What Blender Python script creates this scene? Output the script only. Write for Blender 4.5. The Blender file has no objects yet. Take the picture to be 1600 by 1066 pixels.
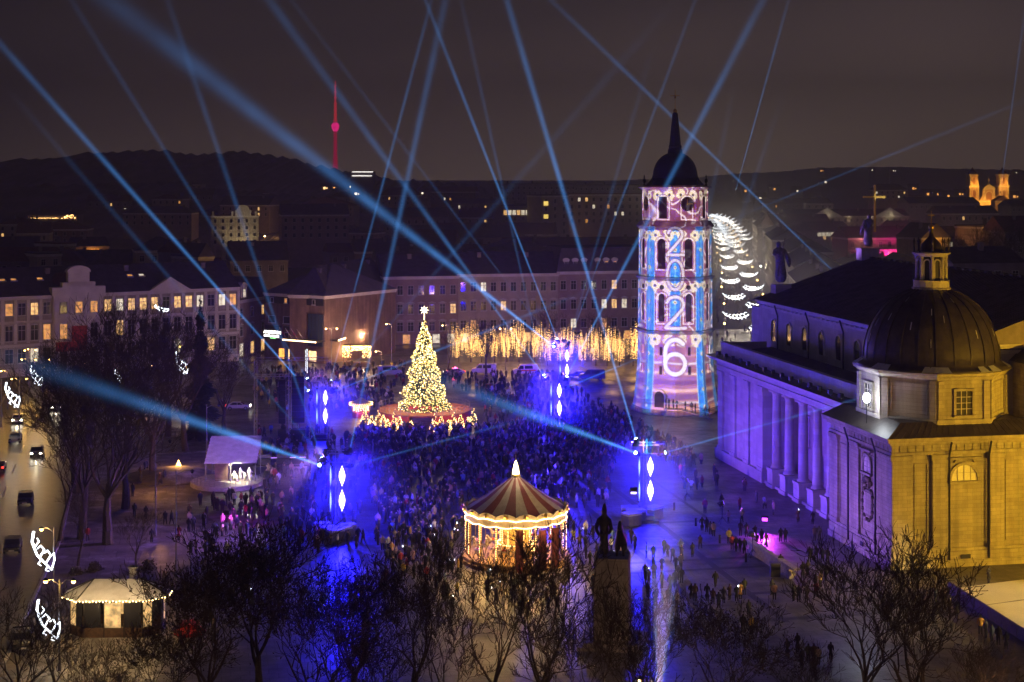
import bpy, math, random
import numpy as np
from mathutils import Vector, Matrix, Quaternion

# ------------------------------------------------------------------ camera, sky, exposure
SC = bpy.context.scene
COL = SC.collection
F, HZ, CH = 2360.0, 275.0, 42.6          # focal length and horizon row (photo pixels), camera height (m)
cam = bpy.data.objects.new('camera', bpy.data.cameras.new('camera'))
COL.objects.link(cam)
cam.location = (0, 0, CH)
cam.rotation_euler = (math.radians(90), 0, 0)
cam.data.sensor_width = 36
cam.data.lens = 36 * F / 1600
cam.data.shift_y = -(533 - HZ) / 1600
cam.data.clip_end = 20000
SC.camera = cam

W = bpy.data.worlds.new('World')
SC.world = W
W.use_nodes = True
nt = W.node_tree
bg = nt.nodes['Background']
tc = nt.nodes.new('ShaderNodeTexCoord')
sp = nt.nodes.new('ShaderNodeSeparateXYZ')
rp = nt.nodes.new('ShaderNodeValToRGB')
nz = nt.nodes.new('ShaderNodeTexNoise')
nz.inputs['Scale'].default_value = 2.2
nz.inputs['Detail'].default_value = 2
ma = nt.nodes.new('ShaderNodeMath'); ma.operation = 'MULTIPLY_ADD'
ma.inputs[1].default_value = 0.15
ax = nt.nodes.new('ShaderNodeMath'); ax.operation = 'MULTIPLY_ADD'   # city glow is a little stronger to the north-west
ax.inputs[1].default_value = -0.125
cr = rp.color_ramp
cr.elements[0].position = 0.0; cr.elements[0].color = (0.270, 0.190, 0.145, 1)
cr.elements[1].position = 0.42; cr.elements[1].color = (0.0105, 0.0075, 0.0165, 1)
for p, c in ((0.05, (0.138, 0.096, 0.088, 1)), (0.09, (0.058, 0.042, 0.045, 1)), (0.15, (0.021, 0.016, 0.021, 1))):
    e = cr.elements.new(p); e.color = c
nt.links.new(tc.outputs['Generated'], sp.inputs[0])
nt.links.new(tc.outputs['Generated'], nz.inputs['Vector'])
nt.links.new(nz.outputs['Fac'], ma.inputs[0])
sb = nt.nodes.new('ShaderNodeMath'); sb.operation = 'ADD'; sb.inputs[1].default_value = -0.07
nt.links.new(sp.outputs['Z'], sb.inputs[0])
nt.links.new(sp.outputs['X'], ax.inputs[0])
nt.links.new(sb.outputs[0], ax.inputs[2])
nt.links.new(ax.outputs[0], ma.inputs[2])
nt.links.new(ma.outputs[0], rp.inputs[0])
nt.links.new(rp.outputs[0], bg.inputs['Color'])
bg.inputs['Strength'].default_value = 1.0

SC.view_settings.view_transform = 'Standard'
SC.view_settings.look = 'None'
SC.view_settings.exposure = 0
SC.view_settings.gamma = 1
SC.view_settings.use_curve_mapping = False
cy = SC.cycles
cy.use_denoising = True
try:
    cy.denoiser = 'OPENIMAGEDENOISE'
except Exception:
    pass
cy.use_light_tree = True
cy.max_bounces = 5
cy.diffuse_bounces = 2
cy.glossy_bounces = 2
cy.transmission_bounces = 2
cy.volume_bounces = 0
cy.sample_clamp_indirect = 1.5
cy.use_adaptive_sampling = False
cy.sample_clamp_direct = 0
cy.caustics_reflective = False
cy.caustics_refractive = False
cy.volume_max_steps = 256
R = random.Random(7)
ORD = ('first', 'second', 'third', 'fourth', 'fifth', 'sixth', 'seventh', 'eighth', 'ninth', 'tenth', 'eleventh', 'twelfth', 'thirteenth', 'fourteenth', 'fifteenth', 'sixteenth', 'seventeenth')


def at(px, py, Y):
    return Vector(((px - 800) * Y / F, Y, CH - (py - HZ) * Y / F))


def gnd(px, py, z=0.0):
    Y = F * (CH - z) / (py - HZ)
    return Vector(((px - 800) * Y / F, Y, z))


# ------------------------------------------------------------------ materials
MATS = {}


def mat(name, col, rough=0.7, var=0.25, scale=3.0, bump=0.0, metal=0.0, bscale=None, spec=0.4):
    if name in MATS:
        return MATS[name]
    m = bpy.data.materials.new(name)
    m.use_nodes = True
    n = m.node_tree.nodes; l = m.node_tree.links
    b = n['Principled BSDF']
    b.inputs['Roughness'].default_value = rough
    b.inputs['Metallic'].default_value = metal
    b.inputs['Specular IOR Level'].default_value = spec
    t = n.new('ShaderNodeTexCoord')
    x = n.new('ShaderNodeTexNoise')
    x.inputs['Scale'].default_value = scale
    x.inputs['Detail'].default_value = 5
    l.new(t.outputs['Object'], x.inputs['Vector'])
    mix = n.new('ShaderNodeMix'); mix.data_type = 'RGBA'
    lo = [c * (1 - var) for c in col]; hi = [min(1, c * (1 + var)) for c in col]
    mix.inputs['A'].default_value = (*lo, 1); mix.inputs['B'].default_value = (*hi, 1)
    mr = n.new('ShaderNodeMapRange')
    mr.inputs['From Min'].default_value = 0.3; mr.inputs['From Max'].default_value = 0.7
    l.new(x.outputs['Fac'], mr.inputs['Value'])
    l.new(mr.outputs['Result'], mix.inputs['Factor'])
    l.new(mix.outputs['Result'], b.inputs['Base Color'])
    if bump:
        x2 = n.new('ShaderNodeTexNoise')
        x2.inputs['Scale'].default_value = bscale or scale * 4
        x2.inputs['Detail'].default_value = 4
        l.new(t.outputs['Object'], x2.inputs['Vector'])
        bp = n.new('ShaderNodeBump'); bp.inputs['Strength'].default_value = bump; bp.inputs['Distance'].default_value = 0.1
        l.new(x2.outputs['Fac'], bp.inputs['Height'])
        l.new(bp.outputs['Normal'], b.inputs['Normal'])
    MATS[name] = m
    return m


def masonry(name, col, bw, bh, var=0.22, rough=0.75, axis='xz', bump=0.5, mortar=0.02, streak=0.35):
    """ashlar / brick courses in object space, with stains"""
    if name in MATS:
        return MATS[name]
    m = mat(name, col, rough, var, 0.35)
    n = m.node_tree.nodes; l = m.node_tree.links
    b = n['Principled BSDF']
    t = [q for q in n if q.type == 'TEX_COORD'][0]
    mx = [q for q in n if q.type == 'MIX'][0]
    s = n.new('ShaderNodeSeparateXYZ'); l.new(t.outputs['Object'], s.inputs[0])
    ad = n.new('ShaderNodeMath'); ad.operation = 'ADD'
    l.new(s.outputs['X'], ad.inputs[0]); l.new(s.outputs['Y'], ad.inputs[1])
    c = n.new('ShaderNodeCombineXYZ')
    l.new(ad.outputs[0], c.inputs['X']); l.new(s.outputs['Z'], c.inputs['Y'])
    br = n.new('ShaderNodeTexBrick')
    br.inputs['Scale'].default_value = 1
    br.inputs['Brick Width'].default_value = bw; br.inputs['Row Height'].default_value = bh
    br.inputs['Mortar Size'].default_value = mortar
    br.inputs['Color1'].default_value = (1, 1, 1, 1); br.inputs['Color2'].default_value = (0.80, 0.78, 0.76, 1)
    br.inputs['Mortar'].default_value = (0.62, 0.6, 0.58, 1)
    l.new(c.outputs[0], br.inputs['Vector'])
    mu = n.new('ShaderNodeMix'); mu.data_type = 'RGBA'; mu.blend_type = 'MULTIPLY'
    mu.inputs['Factor'].default_value = 1
    l.new(mx.outputs['Result'], mu.inputs['A']); l.new(br.outputs['Color'], mu.inputs['B'])
    mp = n.new('ShaderNodeMapping'); mp.inputs['Scale'].default_value = (0.9, 0.9, 0.06)
    l.new(t.outputs['Object'], mp.inputs['Vector'])
    st = n.new('ShaderNodeTexNoise'); st.inputs['Scale'].default_value = 1.6; st.inputs['Detail'].default_value = 6
    l.new(mp.outputs[0], st.inputs['Vector'])
    rm = n.new('ShaderNodeMapRange')
    rm.inputs['From Min'].default_value = 0.35; rm.inputs['From Max'].default_value = 0.65
    rm.inputs['To Min'].default_value = 1 - streak; rm.inputs['To Max'].default_value = 1.0
    l.new(st.outputs['Fac'], rm.inputs['Value'])
    m2 = n.new('ShaderNodeMix'); m2.data_type = 'RGBA'; m2.blend_type = 'MULTIPLY'; m2.inputs['Factor'].default_value = 1
    l.new(mu.outputs['Result'], m2.inputs['A']); l.new(rm.outputs['Result'], m2.inputs['B'])
    l.new(m2.outputs['Result'], b.inputs['Base Color'])
    bp = n.new('ShaderNodeBump'); bp.inputs['Strength'].default_value = bump; bp.inputs['Distance'].default_value = 0.03
    l.new(br.outputs['Fac'], bp.inputs['Height']); bp.invert = True
    l.new(bp.outputs['Normal'], b.inputs['Normal'])
    return m


def emis(name, col, strength, sample='NONE', vary=0.0):
    if name in MATS:
        return MATS[name]
    m = bpy.data.materials.new(name)
    m.use_nodes = True
    b = m.node_tree.nodes['Principled BSDF']
    b.inputs['Base Color'].default_value = (0.3, 0.3, 0.3, 1)
    b.inputs['Roughness'].default_value = 0.5
    b.inputs['Emission Color'].default_value = (*col, 1)
    b.inputs['Emission Strength'].default_value = strength
    if vary:
        n = m.node_tree.nodes; l = m.node_tree.links
        oi = n.new('ShaderNodeObjectInfo')
        tx = n.new('ShaderNodeTexCoord')
        no = n.new('ShaderNodeTexNoise'); no.inputs['Scale'].default_value = 1.7
        va = n.new('ShaderNodeVectorMath'); va.operation = 'ADD'
        sc_ = n.new('ShaderNodeVectorMath'); sc_.operation = 'SCALE'; sc_.inputs[0].default_value = (60, 31, 17)
        l.new(oi.outputs['Random'], sc_.inputs['Scale'])
        l.new(tx.outputs['Object'], va.inputs[0]); l.new(sc_.outputs[0], va.inputs[1])
        l.new(va.outputs[0], no.inputs['Vector'])
        mr = n.new('ShaderNodeMapRange')
        mr.inputs['From Min'].default_value = 0.3; mr.inputs['From Max'].default_value = 0.7
        mr.inputs['To Min'].default_value = strength * (1 - vary); mr.inputs['To Max'].default_value = strength * (1 + vary)
        l.new(no.outputs['Fac'], mr.inputs['Value']); l.new(mr.outputs[0], b.inputs['Emission Strength'])
    m.cycles.emission_sampling = sample
    MATS[name] = m
    return m


# ------------------------------------------------------------------ mesh building
class MB:
    def __init__(s):
        s.v = []; s.f = []; s.m = []

    def add(s, vs, fs, mi=0):
        o = len(s.v)
        s.v.extend(vs)
        s.f.extend([tuple(i + o for i in q) for q in fs])
        s.m.extend([mi] * len(fs))

    def box(s, x0, x1, y0, y1, z0, z1, mi=0):
        s.add([(x0, y0, z0), (x1, y0, z0), (x1, y1, z0), (x0, y1, z0), (x0, y0, z1), (x1, y0, z1), (x1, y1, z1), (x0, y1, z1)],
              [(3, 2, 1, 0), (4, 5, 6, 7), (0, 1, 5, 4), (1, 2, 6, 5), (2, 3, 7, 6), (3, 0, 4, 7)], mi)

    def bar(s, p, q, w, h, mi=0):
        """square bar from p to q"""
        s.tube(p, q, w * 0.7071, h * 0.7071, 4, mi)

    def quad(s, a, b, c, d, mi=0):
        s.add([tuple(a), tuple(b), tuple(c), tuple(d)], [(0, 1, 2, 3)], mi)

    def prism(s, poly, z0, z1, mi=0):
        n = len(poly)
        s.add([(x, y, z0) for x, y in poly] + [(x, y, z1) for x, y in poly],
              [tuple(range(n))[::-1], tuple(range(n, 2 * n))] + [(i, (i + 1) % n, n + (i + 1) % n, n + i) for i in range(n)], mi)

    def slab(s, poly, nrm, mi=0):
        """polygon of 3-D points extruded along the vector nrm"""
        n = len(poly); e = Vector(nrm)
        s.add([tuple(p) for p in poly] + [tuple(Vector(p) + e) for p in poly],
              [tuple(range(n))[::-1], tuple(range(n, 2 * n))] + [(i, (i + 1) % n, n + (i + 1) % n, n + i) for i in range(n)], mi)

    def tube(s, p, q, r0, r1=None, n=6, mi=0, cap=True):
        r1 = r0 if r1 is None else r1
        p = Vector(p); q = Vector(q)
        d = q - p
        if d.length < 1e-6:
            return
        d.normalize()
        a = d.cross(Vector((0, 0, 1)))
        if a.length < 1e-3:
            a = Vector((1, 0, 0))
        a.normalize(); b = d.cross(a)
        vs = []
        for c, r in ((p, r0), (q, r1)):
            for i in range(n):
                t = 2 * math.pi * (i + 0.5) / n
                vs.append(tuple(c + a * (r * math.cos(t)) + b * (r * math.sin(t))))
        fs = [(i, n + i, n + (i + 1) % n, (i + 1) % n) for i in range(n)]
        if cap:
            fs += [tuple(range(n)), tuple(range(2 * n - 1, n - 1, -1))]
        s.add(vs, fs, mi)

    def path(s, pts, r, n=5, mi=0, r1=None):
        k = len(pts) - 1
        r1 = r if r1 is None else r1
        for i in range(k):
            s.tube(pts[i], pts[i + 1], r + (r1 - r) * i / k, r + (r1 - r) * (i + 1) / k, n, mi)

    def lathe(s, prof, n=16, cx=0, cy=0, mi=0, a0=0.0, cap=True):
        vs = []
        for r, z in prof:
            for i in range(n):
                t = a0 + 2 * math.pi * i / n
                vs.append((cx + r * math.cos(t), cy + r * math.sin(t), z))
        fs = []
        for k in range(len(prof) - 1):
            for i in range(n):
                j = (i + 1) % n
                fs.append((k * n + i, k * n + j, (k + 1) * n + j, (k + 1) * n + i))
        if cap:
            fs.append(tuple(range(n))[::-1])
            fs.append(tuple(range((len(prof) - 1) * n, len(prof) * n)))
        s.add(vs, fs, mi)

    def octa(s, c, r, mi=0):
        x, y, z = c
        s.add([(x + r, y, z), (x, y + r, z), (x - r, y, z), (x, y - r, z), (x, y, z + r), (x, y, z - r)],
              [(0, 1, 4), (1, 2, 4), (2, 3, 4), (3, 0, 4), (1, 0, 5), (2, 1, 5), (3, 2, 5), (0, 3, 5)], mi)

    def ball(s, c, r, n=10, k=6, mi=0, sz=1.0):
        s.lathe([(max(1e-3, r * math.sin(math.pi * i / k)), c[2] - r * sz * math.cos(math.pi * i / k)) for i in range(k + 1)], n, c[0], c[1], mi)

    def mesh(s, name, mats, smooth=False):
        me = bpy.data.meshes.new(name)
        me.from_pydata(s.v, [], s.f)
        for m in (mats if isinstance(mats, (list, tuple)) else [mats]):
            me.materials.append(m)
        me.polygons.foreach_set('material_index', s.m)
        if smooth:
            me.polygons.foreach_set('use_smooth', [True] * len(s.f))
        me.update()
        return me

    def build(s, name, mats, parent=None, loc=(0, 0, 0), rz=0.0, smooth=False, kind=None):
        return link(name, s.mesh(name, mats, smooth), parent, loc, rz, kind)


def link(name, me, parent=None, loc=(0, 0, 0), rz=0.0, kind=None):
    o = bpy.data.objects.new(name, me)
    COL.objects.link(o)
    o.parent = parent
    o.location = loc
    if rz:
        o.rotation_euler = (0, 0, rz)
    if kind:
        o['kind'] = kind
    return o


def tag(o, label, cat, group=None):
    o['label'] = label; o['category'] = cat
    if group:
        o['group'] = group
    return o


def thing(name, label, cat, loc=(0, 0, 0), rz=0.0, group=None):
    o = bpy.data.objects.new(name, None)
    COL.objects.link(o)
    o.location = loc
    o.rotation_euler = (0, 0, rz)
    o.empty_display_size = 0.3
    return tag(o, label, cat, group)


def dup(root, loc, rz=None, label=None, scale=None, group=None):
    r = root.copy(); COL.objects.link(r)
    r.location = loc
    if rz is not None:
        r.rotation_euler = (0, 0, rz)
    if scale:
        r.scale = (scale,) * 3
    if label:
        r['label'] = label
    if group:
        r['group'] = group
    for ch in root.children:
        c = ch.copy(); COL.objects.link(c); c.parent = r
        for g in ch.children:
            d = g.copy(); COL.objects.link(d); d.parent = c
    return r


def lamp(name, kind, loc, power, col, parent=None, size=0.2, target=None, spot=None, blend=0.5):
    L = bpy.data.lights.new(name, kind)
    L.energy = power; L.color = col
    if kind == 'AREA':
        L.size = size
    else:
        L.shadow_soft_size = size
    if spot:
        L.spot_size = math.radians(spot); L.spot_blend = blend
    o = bpy.data.objects.new(name, L)
    COL.objects.link(o)
    o.parent = parent
    o.location = loc
    if target is not None:
        o.rotation_euler = (Vector(target) - Vector(loc)).to_track_quat('-Z', 'Y').to_euler()
    return o


def skin_mesh(name, pts, edges, sub=1, mats=(), zmat=None, smooth=True):
    """one continuous body grown over a skeleton; pts = [(x,y,z,r or (rx,ry))]"""
    me = bpy.data.meshes.new(name)
    me.from_pydata([p[:3] for p in pts], edges, [])
    o = bpy.data.objects.new(name, me); COL.objects.link(o)
    o.modifiers.new('skin', 'SKIN')
    for i, p in enumerate(pts):
        r = p[3]
        me.skin_vertices[0].data[i].radius = r if isinstance(r, tuple) else (r, r)
        me.skin_vertices[0].data[i].use_root = i == 0
    if sub:
        sm = o.modifiers.new('sub', 'SUBSURF'); sm.levels = sub; sm.render_levels = sub
    dg = bpy.context.evaluated_depsgraph_get()
    out = bpy.data.meshes.new_from_object(o.evaluated_get(dg))
    bpy.data.objects.remove(o)
    out.name = name
    out.materials.clear()
    for m in mats:
        out.materials.append(m)
    for p in out.polygons:
        p.use_smooth = smooth
        if zmat:
            p.material_index = zmat(p.center)
    return out


# ------------------------------------------------------------------ shared materials
M_white = mat('white_plaster', (0.62, 0.58, 0.55), 0.8, 0.12, 0.5)
M_cream = mat('cream_plaster', (0.42, 0.36, 0.30), 0.85, 0.18, 0.4, 0.2, bscale=6)
M_rose = mat('rose_plaster', (0.34, 0.25, 0.23), 0.85, 0.18, 0.4, 0.2, bscale=6)
M_dim = mat('grey_plaster', (0.22, 0.19, 0.19), 0.9, 0.25, 0.3, 0.2, bscale=5)
M_brickwall = masonry('brown_brick', (0.27, 0.17, 0.14), 0.5, 0.16, 0.3)
M_roof = mat('slate_roof', (0.085, 0.07, 0.085), 0.7, 0.3, 0.8, 0.4, bscale=5)
M_rroof = mat('red_tile_roof', (0.13, 0.06, 0.055), 0.8, 0.35, 0.9, 0.5, bscale=6)
M_glass = mat('dark_glass', (0.02, 0.022, 0.03), 0.08, 0.1, 1)
M_pane2 = mat('dull_dark_glass', (0.035, 0.033, 0.03), 0.5, 0.3, 1, spec=.1)
M_frame = mat('window_paint', (0.5, 0.48, 0.45), 0.6, 0.1, 2)
M_warm = emis('warm_window', (1.0, 0.56, 0.18), 0.95, vary=0.6)
M_amber = emis('amber_window', (1.0, 0.42, 0.08), 0.7, vary=0.6)
M_cool = emis('pale_window', (1.0, 0.86, 0.62), 0.8, vary=0.5)
M_metal = mat('grey_steel', (0.22, 0.22, 0.24), 0.4, 0.15, 4, metal=0.7)
M_black = mat('black_paint', (0.02, 0.02, 0.023), 0.5, 0.2, 4)
M_bark = mat('dark_bark', (0.075, 0.055, 0.045), 0.9, 0.35, 5, 0.4, bscale=20)
M_bulb = emis('warm_bulb', (1.0, 0.55, 0.17), 14)
M_gbulb = emis('gold_bulb', (1.0, 0.52, 0.13), 5)
M_wbulb = emis('white_tube_light', (0.86, 0.93, 1.0), 5)
M_sodium = emis('sodium_lamp', (1.0, 0.55, 0.14), 14)
M_gold = mat('gilt', (0.75, 0.5, 0.14), 0.3, 0.15, 5, metal=0.9)
M_stone = masonry('granite', (0.38, 0.35, 0.33), 1.2, 0.6, 0.25)
M_red = mat('red_paint', (0.42, 0.03, 0.03), 0.5, 0.2, 3)
M_wood = mat('dark_boards', (0.10, 0.06, 0.04), 0.7, 0.35, 3)
M_snowy = mat('frosted_sheet', (0.55, 0.55, 0.6), 0.7, 0.15, 1.2, 0.2)
# ------------------------------------------------------------------ ground, roads, hills
UA = math.atan2(0.195, 0.981)                     # the cathedral's axes are turned by this angle
C1 = Vector((41.2, 163.5, 0))                     # its nearest corner
U = Vector((math.cos(UA), math.sin(UA), 0)); Wd = Vector((-math.sin(UA), math.cos(UA), 0))


def paving(name, col, rough_lo, rough_hi, bw, bh, frost=0.0):
    m = bpy.data.materials.new(name); m.use_nodes = True
    n = m.node_tree.nodes; l = m.node_tree.links
    b = n['Principled BSDF']
    t = n.new('ShaderNodeTexCoord')
    mp = n.new('ShaderNodeMapping'); mp.inputs['Rotation'].default_value = (0, 0, -UA)
    l.new(t.outputs['Object'], mp.inputs['Vector'])
    br = n.new('ShaderNodeTexBrick'); br.inputs['Scale'].default_value = 1
    br.inputs['Brick Width'].default_value = bw; br.inputs['Row Height'].default_value = bh
    br.inputs['Mortar Size'].default_value = 0.05
    br.inputs['Color1'].default_value = (*col, 1); br.inputs['Color2'].default_value = (*[c * 0.72 for c in col], 1)
    br.inputs['Mortar'].default_value = (*[c * 0.45 for c in col], 1)
    l.new(mp.outputs[0], br.inputs['Vector'])
    nz = n.new('ShaderNodeTexNoise'); nz.inputs['Scale'].default_value = 0.11; nz.inputs['Detail'].default_value = 8; nz.inputs['Roughness'].default_value = 0.65
    l.new(t.outputs['Object'], nz.inputs['Vector'])
    mr = n.new('ShaderNodeMapRange'); mr.inputs['From Min'].default_value = 0.38; mr.inputs['From Max'].default_value = 0.62
    mr.inputs['To Min'].default_value = rough_lo; mr.inputs['To Max'].default_value = rough_hi
    l.new(nz.outputs['Fac'], mr.inputs['Value']); l.new(mr.outputs[0], b.inputs['Roughness'])
    n2 = n.new('ShaderNodeTexNoise'); n2.inputs['Scale'].default_value = 0.5; n2.inputs['Detail'].default_value = 6
    l.new(t.outputs['Object'], n2.inputs['Vector'])
    m2 = n.new('ShaderNodeMapRange'); m2.inputs['From Min'].default_value = 0.35; m2.inputs['From Max'].default_value = 0.65
    m2.inputs['To Min'].default_value = 0.55; m2.inputs['To Max'].default_value = 1.2
    l.new(n2.outputs['Fac'], m2.inputs['Value'])
    mu = n.new('ShaderNodeMix'); mu.data_type = 'RGBA'; mu.blend_type = 'MULTIPLY'; mu.inputs['Factor'].default_value = 1
    l.new(br.outputs['Color'], mu.inputs['A']); l.new(m2.outputs[0], mu.inputs['B'])
    last = mu.outputs['Result']
    if frost:
        fr = n.new('ShaderNodeMapRange'); fr.inputs['From Min'].default_value = 0.52; fr.inputs['From Max'].default_value = 0.7
        fr.inputs['To Max'].default_value = frost
        n3 = n.new('ShaderNodeTexNoise'); n3.inputs['Scale'].default_value = 0.23; n3.inputs['Detail'].default_value = 9; n3.inputs['Roughness'].default_value = 0.7
        l.new(t.outputs['Object'], n3.inputs['Vector']); l.new(n3.outputs['Fac'], fr.inputs['Value'])
        mf = n.new('ShaderNodeMix'); mf.data_type = 'RGBA'; mf.inputs['B'].default_value = (0.55, 0.55, 0.57, 1)
        l.new(fr.outputs[0], mf.inputs['Factor']); l.new(last, mf.inputs['A']); last = mf.outputs['Result']
    l.new(last, b.inputs['Base Color'])
    bp = n.new('ShaderNodeBump'); bp.inputs['Strength'].default_value = 0.5; bp.inputs['Distance'].default_value = 0.03
    n4 = n.new('ShaderNodeTexNoise'); n4.inputs['Scale'].default_value = 2.5; n4.inputs['Detail'].default_value = 4
    l.new(t.outputs['Object'], n4.inputs['Vector']); l.new(n4.outputs['Fac'], bp.inputs['Height'])
    l.new(bp.outputs['Normal'], b.inputs['Normal'])
    return m


M_plaza = paving('plaza_paving', (0.155, 0.142, 0.145), 0.29, 0.58, 1.6, 1.2, 0.10)
M_lawn = paving('frosted_ground', (0.16, 0.14, 0.12), 0.7, 0.9, 3, 3, 0.6)
M_road = mat('wet_asphalt', (0.075, 0.07, 0.066), 0.32, 0.3, 0.8, 0.35, bscale=3)
M_dark = mat('far_dark_ground', (0.045, 0.038, 0.036), 0.95, 0.4, 0.02)
M_band = mat('dark_paving_band', (0.035, 0.032, 0.034), 0.45, 0.3, 2)

g = MB(); g.quad((-9000, -400, -0.02), (9000, -400, -0.02), (9000, 14000, -0.02), (-9000, 14000, -0.02))
g.build('ground', M_dark, kind='structure')
g = MB(); g.quad((-140, 60, 0), (140, 60, 0), (140, 420, 0), (-140, 420, 0))
g.build('plaza', M_plaza, kind='structure')
g = MB()
g.add([(x, y, 0.006) for x, y in ((-64, 95), (-40, 95), (-39, 150), (-42, 172), (-33, 196), (-38, 232), (-62, 262), (-76, 262), (-62, 190))], [tuple(range(9))])
g.build('park_ground', M_lawn, kind='structure')


def strip(name, pts, w, m, z):
    b = MB(); L = []; Rr = []
    for i, p in enumerate(pts):
        a = Vector(pts[max(0, i - 1)]); c = Vector(pts[min(len(pts) - 1, i + 1)])
        d = (c - a).normalized(); nrm = Vector((-d.y, d.x))
        L.append((p[0] + nrm.x * w / 2, p[1] + nrm.y * w / 2, z)); Rr.append((p[0] - nrm.x * w / 2, p[1] - nrm.y * w / 2, z))
    for i in range(len(pts) - 1):
        b.quad(Rr[i], Rr[i + 1], L[i + 1], L[i])
    return b.build(name, m, kind='structure')


RD = [(-46, 70), (-52, 130), (-60.5, 175), (-74, 230), (-88, 285), (-100, 330), (-128, 420)]
strip('road', RD, 15, M_road, 0.012)
strip('road', [(-100, 300), (-60, 334), (0, 358), (60, 372), (140, 384)], 15, M_road, 0.016)
M_line = mat('road_paint', (0.7, 0.68, 0.62), 0.6, 0.2, 2)
for k in range(9):
    y0 = 120 + k * 16
    def rx(y):
        for a, b in zip(RD, RD[1:]):
            if a[1] <= y <= b[1]:
                return a[0] + (b[0] - a[0]) * (y - a[1]) / (b[1] - a[1])
    g = MB(); g.quad((rx(y0) - 1.1, y0, 0.02), (rx(y0) - 0.8, y0, 0.02), (rx(y0 + 7) - 0.8, y0 + 7, 0.02), (rx(y0 + 7) - 1.1, y0 + 7, 0.02))
    g.build('road_marking', M_line, kind='structure')
M_kerb = mat('kerb_stone', (0.32, 0.3, 0.29), 0.7, 0.2, 2)
for off in (-7.9, 7.9):
    b = MB()
    for a, c in zip(RD[:-1], RD[1:]):
        d = (Vector(c) - Vector(a)).normalized(); nv = Vector((d.y, -d.x)) * off
        p = Vector((a[0] + nv.x, a[1] + nv.y, 0.07)); q = Vector((c[0] + nv.x, c[1] + nv.y, 0.07))
        b.bar(p, q, 0.3, 0.3)
    b.build('kerb', M_kerb, kind='structure')


def W3(t, s, z=0.0):
    p = C1 + U * t + Wd * s
    return Vector((p.x, p.y, z))


for t, s0, s1, w in ((-25, -18, 60, .8), (-18.5, -16, 50, .8), (-32, -18, 28, .8), (-11.8, -6, 62, .5)):
    a, c = W3(t, s0), W3(t, s1)
    strip('paving_band', [(a.x, a.y), (c.x, c.y)], w, M_band, 0.005)
for s, t0, t1 in ((-15, -42, 0), (-6, -42, -4), (4, -42, -13), (8, -42, -13), (14, -42, -13), (26, -40, -13)):
    a, c = W3(t0, s), W3(t1, s)
    strip('paving_band', [(a.x, a.y), (c.x, c.y)], .8, M_band, 0.009)


def ridge(name, pts, Y, dn, df, amp, m, seed):
    """a hill whose crest shows at the given photo rows when seen from the camera's hill"""
    r = random.Random(seed); b = MB(); xs = []
    px = pts[0][0]
    rows = [[], [], [], []]
    while px < pts[-1][0]:
        for (a, ya), (c, yc) in zip(pts, pts[1:]):
            if a <= px <= c:
                u = (px - a) / (c - a); u = u * u * (3 - 2 * u); py = ya + (yc - ya) * u
        z = CH - (py - HZ) * Y / F
        j = amp * (math.sin(px * .31 + seed) + math.sin(px * .83 + 2 * seed) * .7 + r.uniform(-.8, .8))
        x = (px - 800) * Y / F
        rows[0].append((x, Y - dn, 0.5)); rows[1].append((x, Y - dn * .45, max(0.5, z * .62 + j * .6)))
        rows[2].append((x, Y, z + j)); rows[3].append((x, Y + df, 0.5))
        px += 3.5
    n = len(rows[0])
    vs = sum(rows, [])
    fs = [(k * n + i, k * n + i + 1, (k + 1) * n + i + 1, (k + 1) * n + i) for k in range(3) for i in range(n - 1)]
    b.add(vs, fs)
    return b.build(name, m, kind='structure')


M_hill = mat('wooded_hill', (0.14, 0.11, 0.12), 1.0, 0.6, 0.03, 0.6, bscale=0.2)
ridge('hill', [(-300, 262), (-60, 258), (60, 250), (160, 240), (230, 236), (300, 243), (380, 238), (440, 246), (500, 262), (560, 272), (640, 284), (760, 290)], 2000, 700, 900, 2.0, M_hill, 3)
ridge('hill', [(500, 296), (620, 284), (760, 287), (900, 284), (1060, 279), (1180, 270), (1300, 262), (1400, 261), (1500, 264), (1600, 266), (1750, 268), (2000, 272)], 4500, 900, 800, 1.0, M_hill, 5)
ridge('hill', [(-300, 300), (-40, 298), (90, 292), (200, 286), (330, 296), (450, 305), (560, 318), (640, 330)], 1150, 320, 400, 1.0, M_hill, 9)

# ------------------------------------------------------------------ cathedral
M_ash = masonry('ashlar_stone', (0.52, 0.47, 0.38), 1.1, 0.42, 0.2, 0.8, streak=0.3)
M_cath = masonry('painted_stucco', (0.60, 0.57, 0.56), 2.2, 0.8, 0.08, 0.8, bump=0.15, mortar=0.008, streak=0.14)
M_trim = mat('painted_cornice', (0.60, 0.56, 0.52), 0.75, 0.12, 1.5)
M_lead = mat('dark_copper_sheet', (0.055, 0.045, 0.04), 0.45, 0.4, 1.2, 0.3, metal=0.2, bscale=4)
M_snow = mat('thin_snow', (0.62, 0.62, 0.64), 0.7, 0.1, 3)

cath = thing('cathedral', 'neoclassical cathedral with side colonnade, long dark roof and domed corner chapel', 'cathedral', C1, UA)


def arch_poly(w, z0, z1, n=8):
    r = w / 2
    return [(-r, z0), (r, z0)] + [(r * math.cos(math.pi * i / n), z1 - r + r * math.sin(math.pi * i / n)) for i in range(n + 1)]


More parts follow.
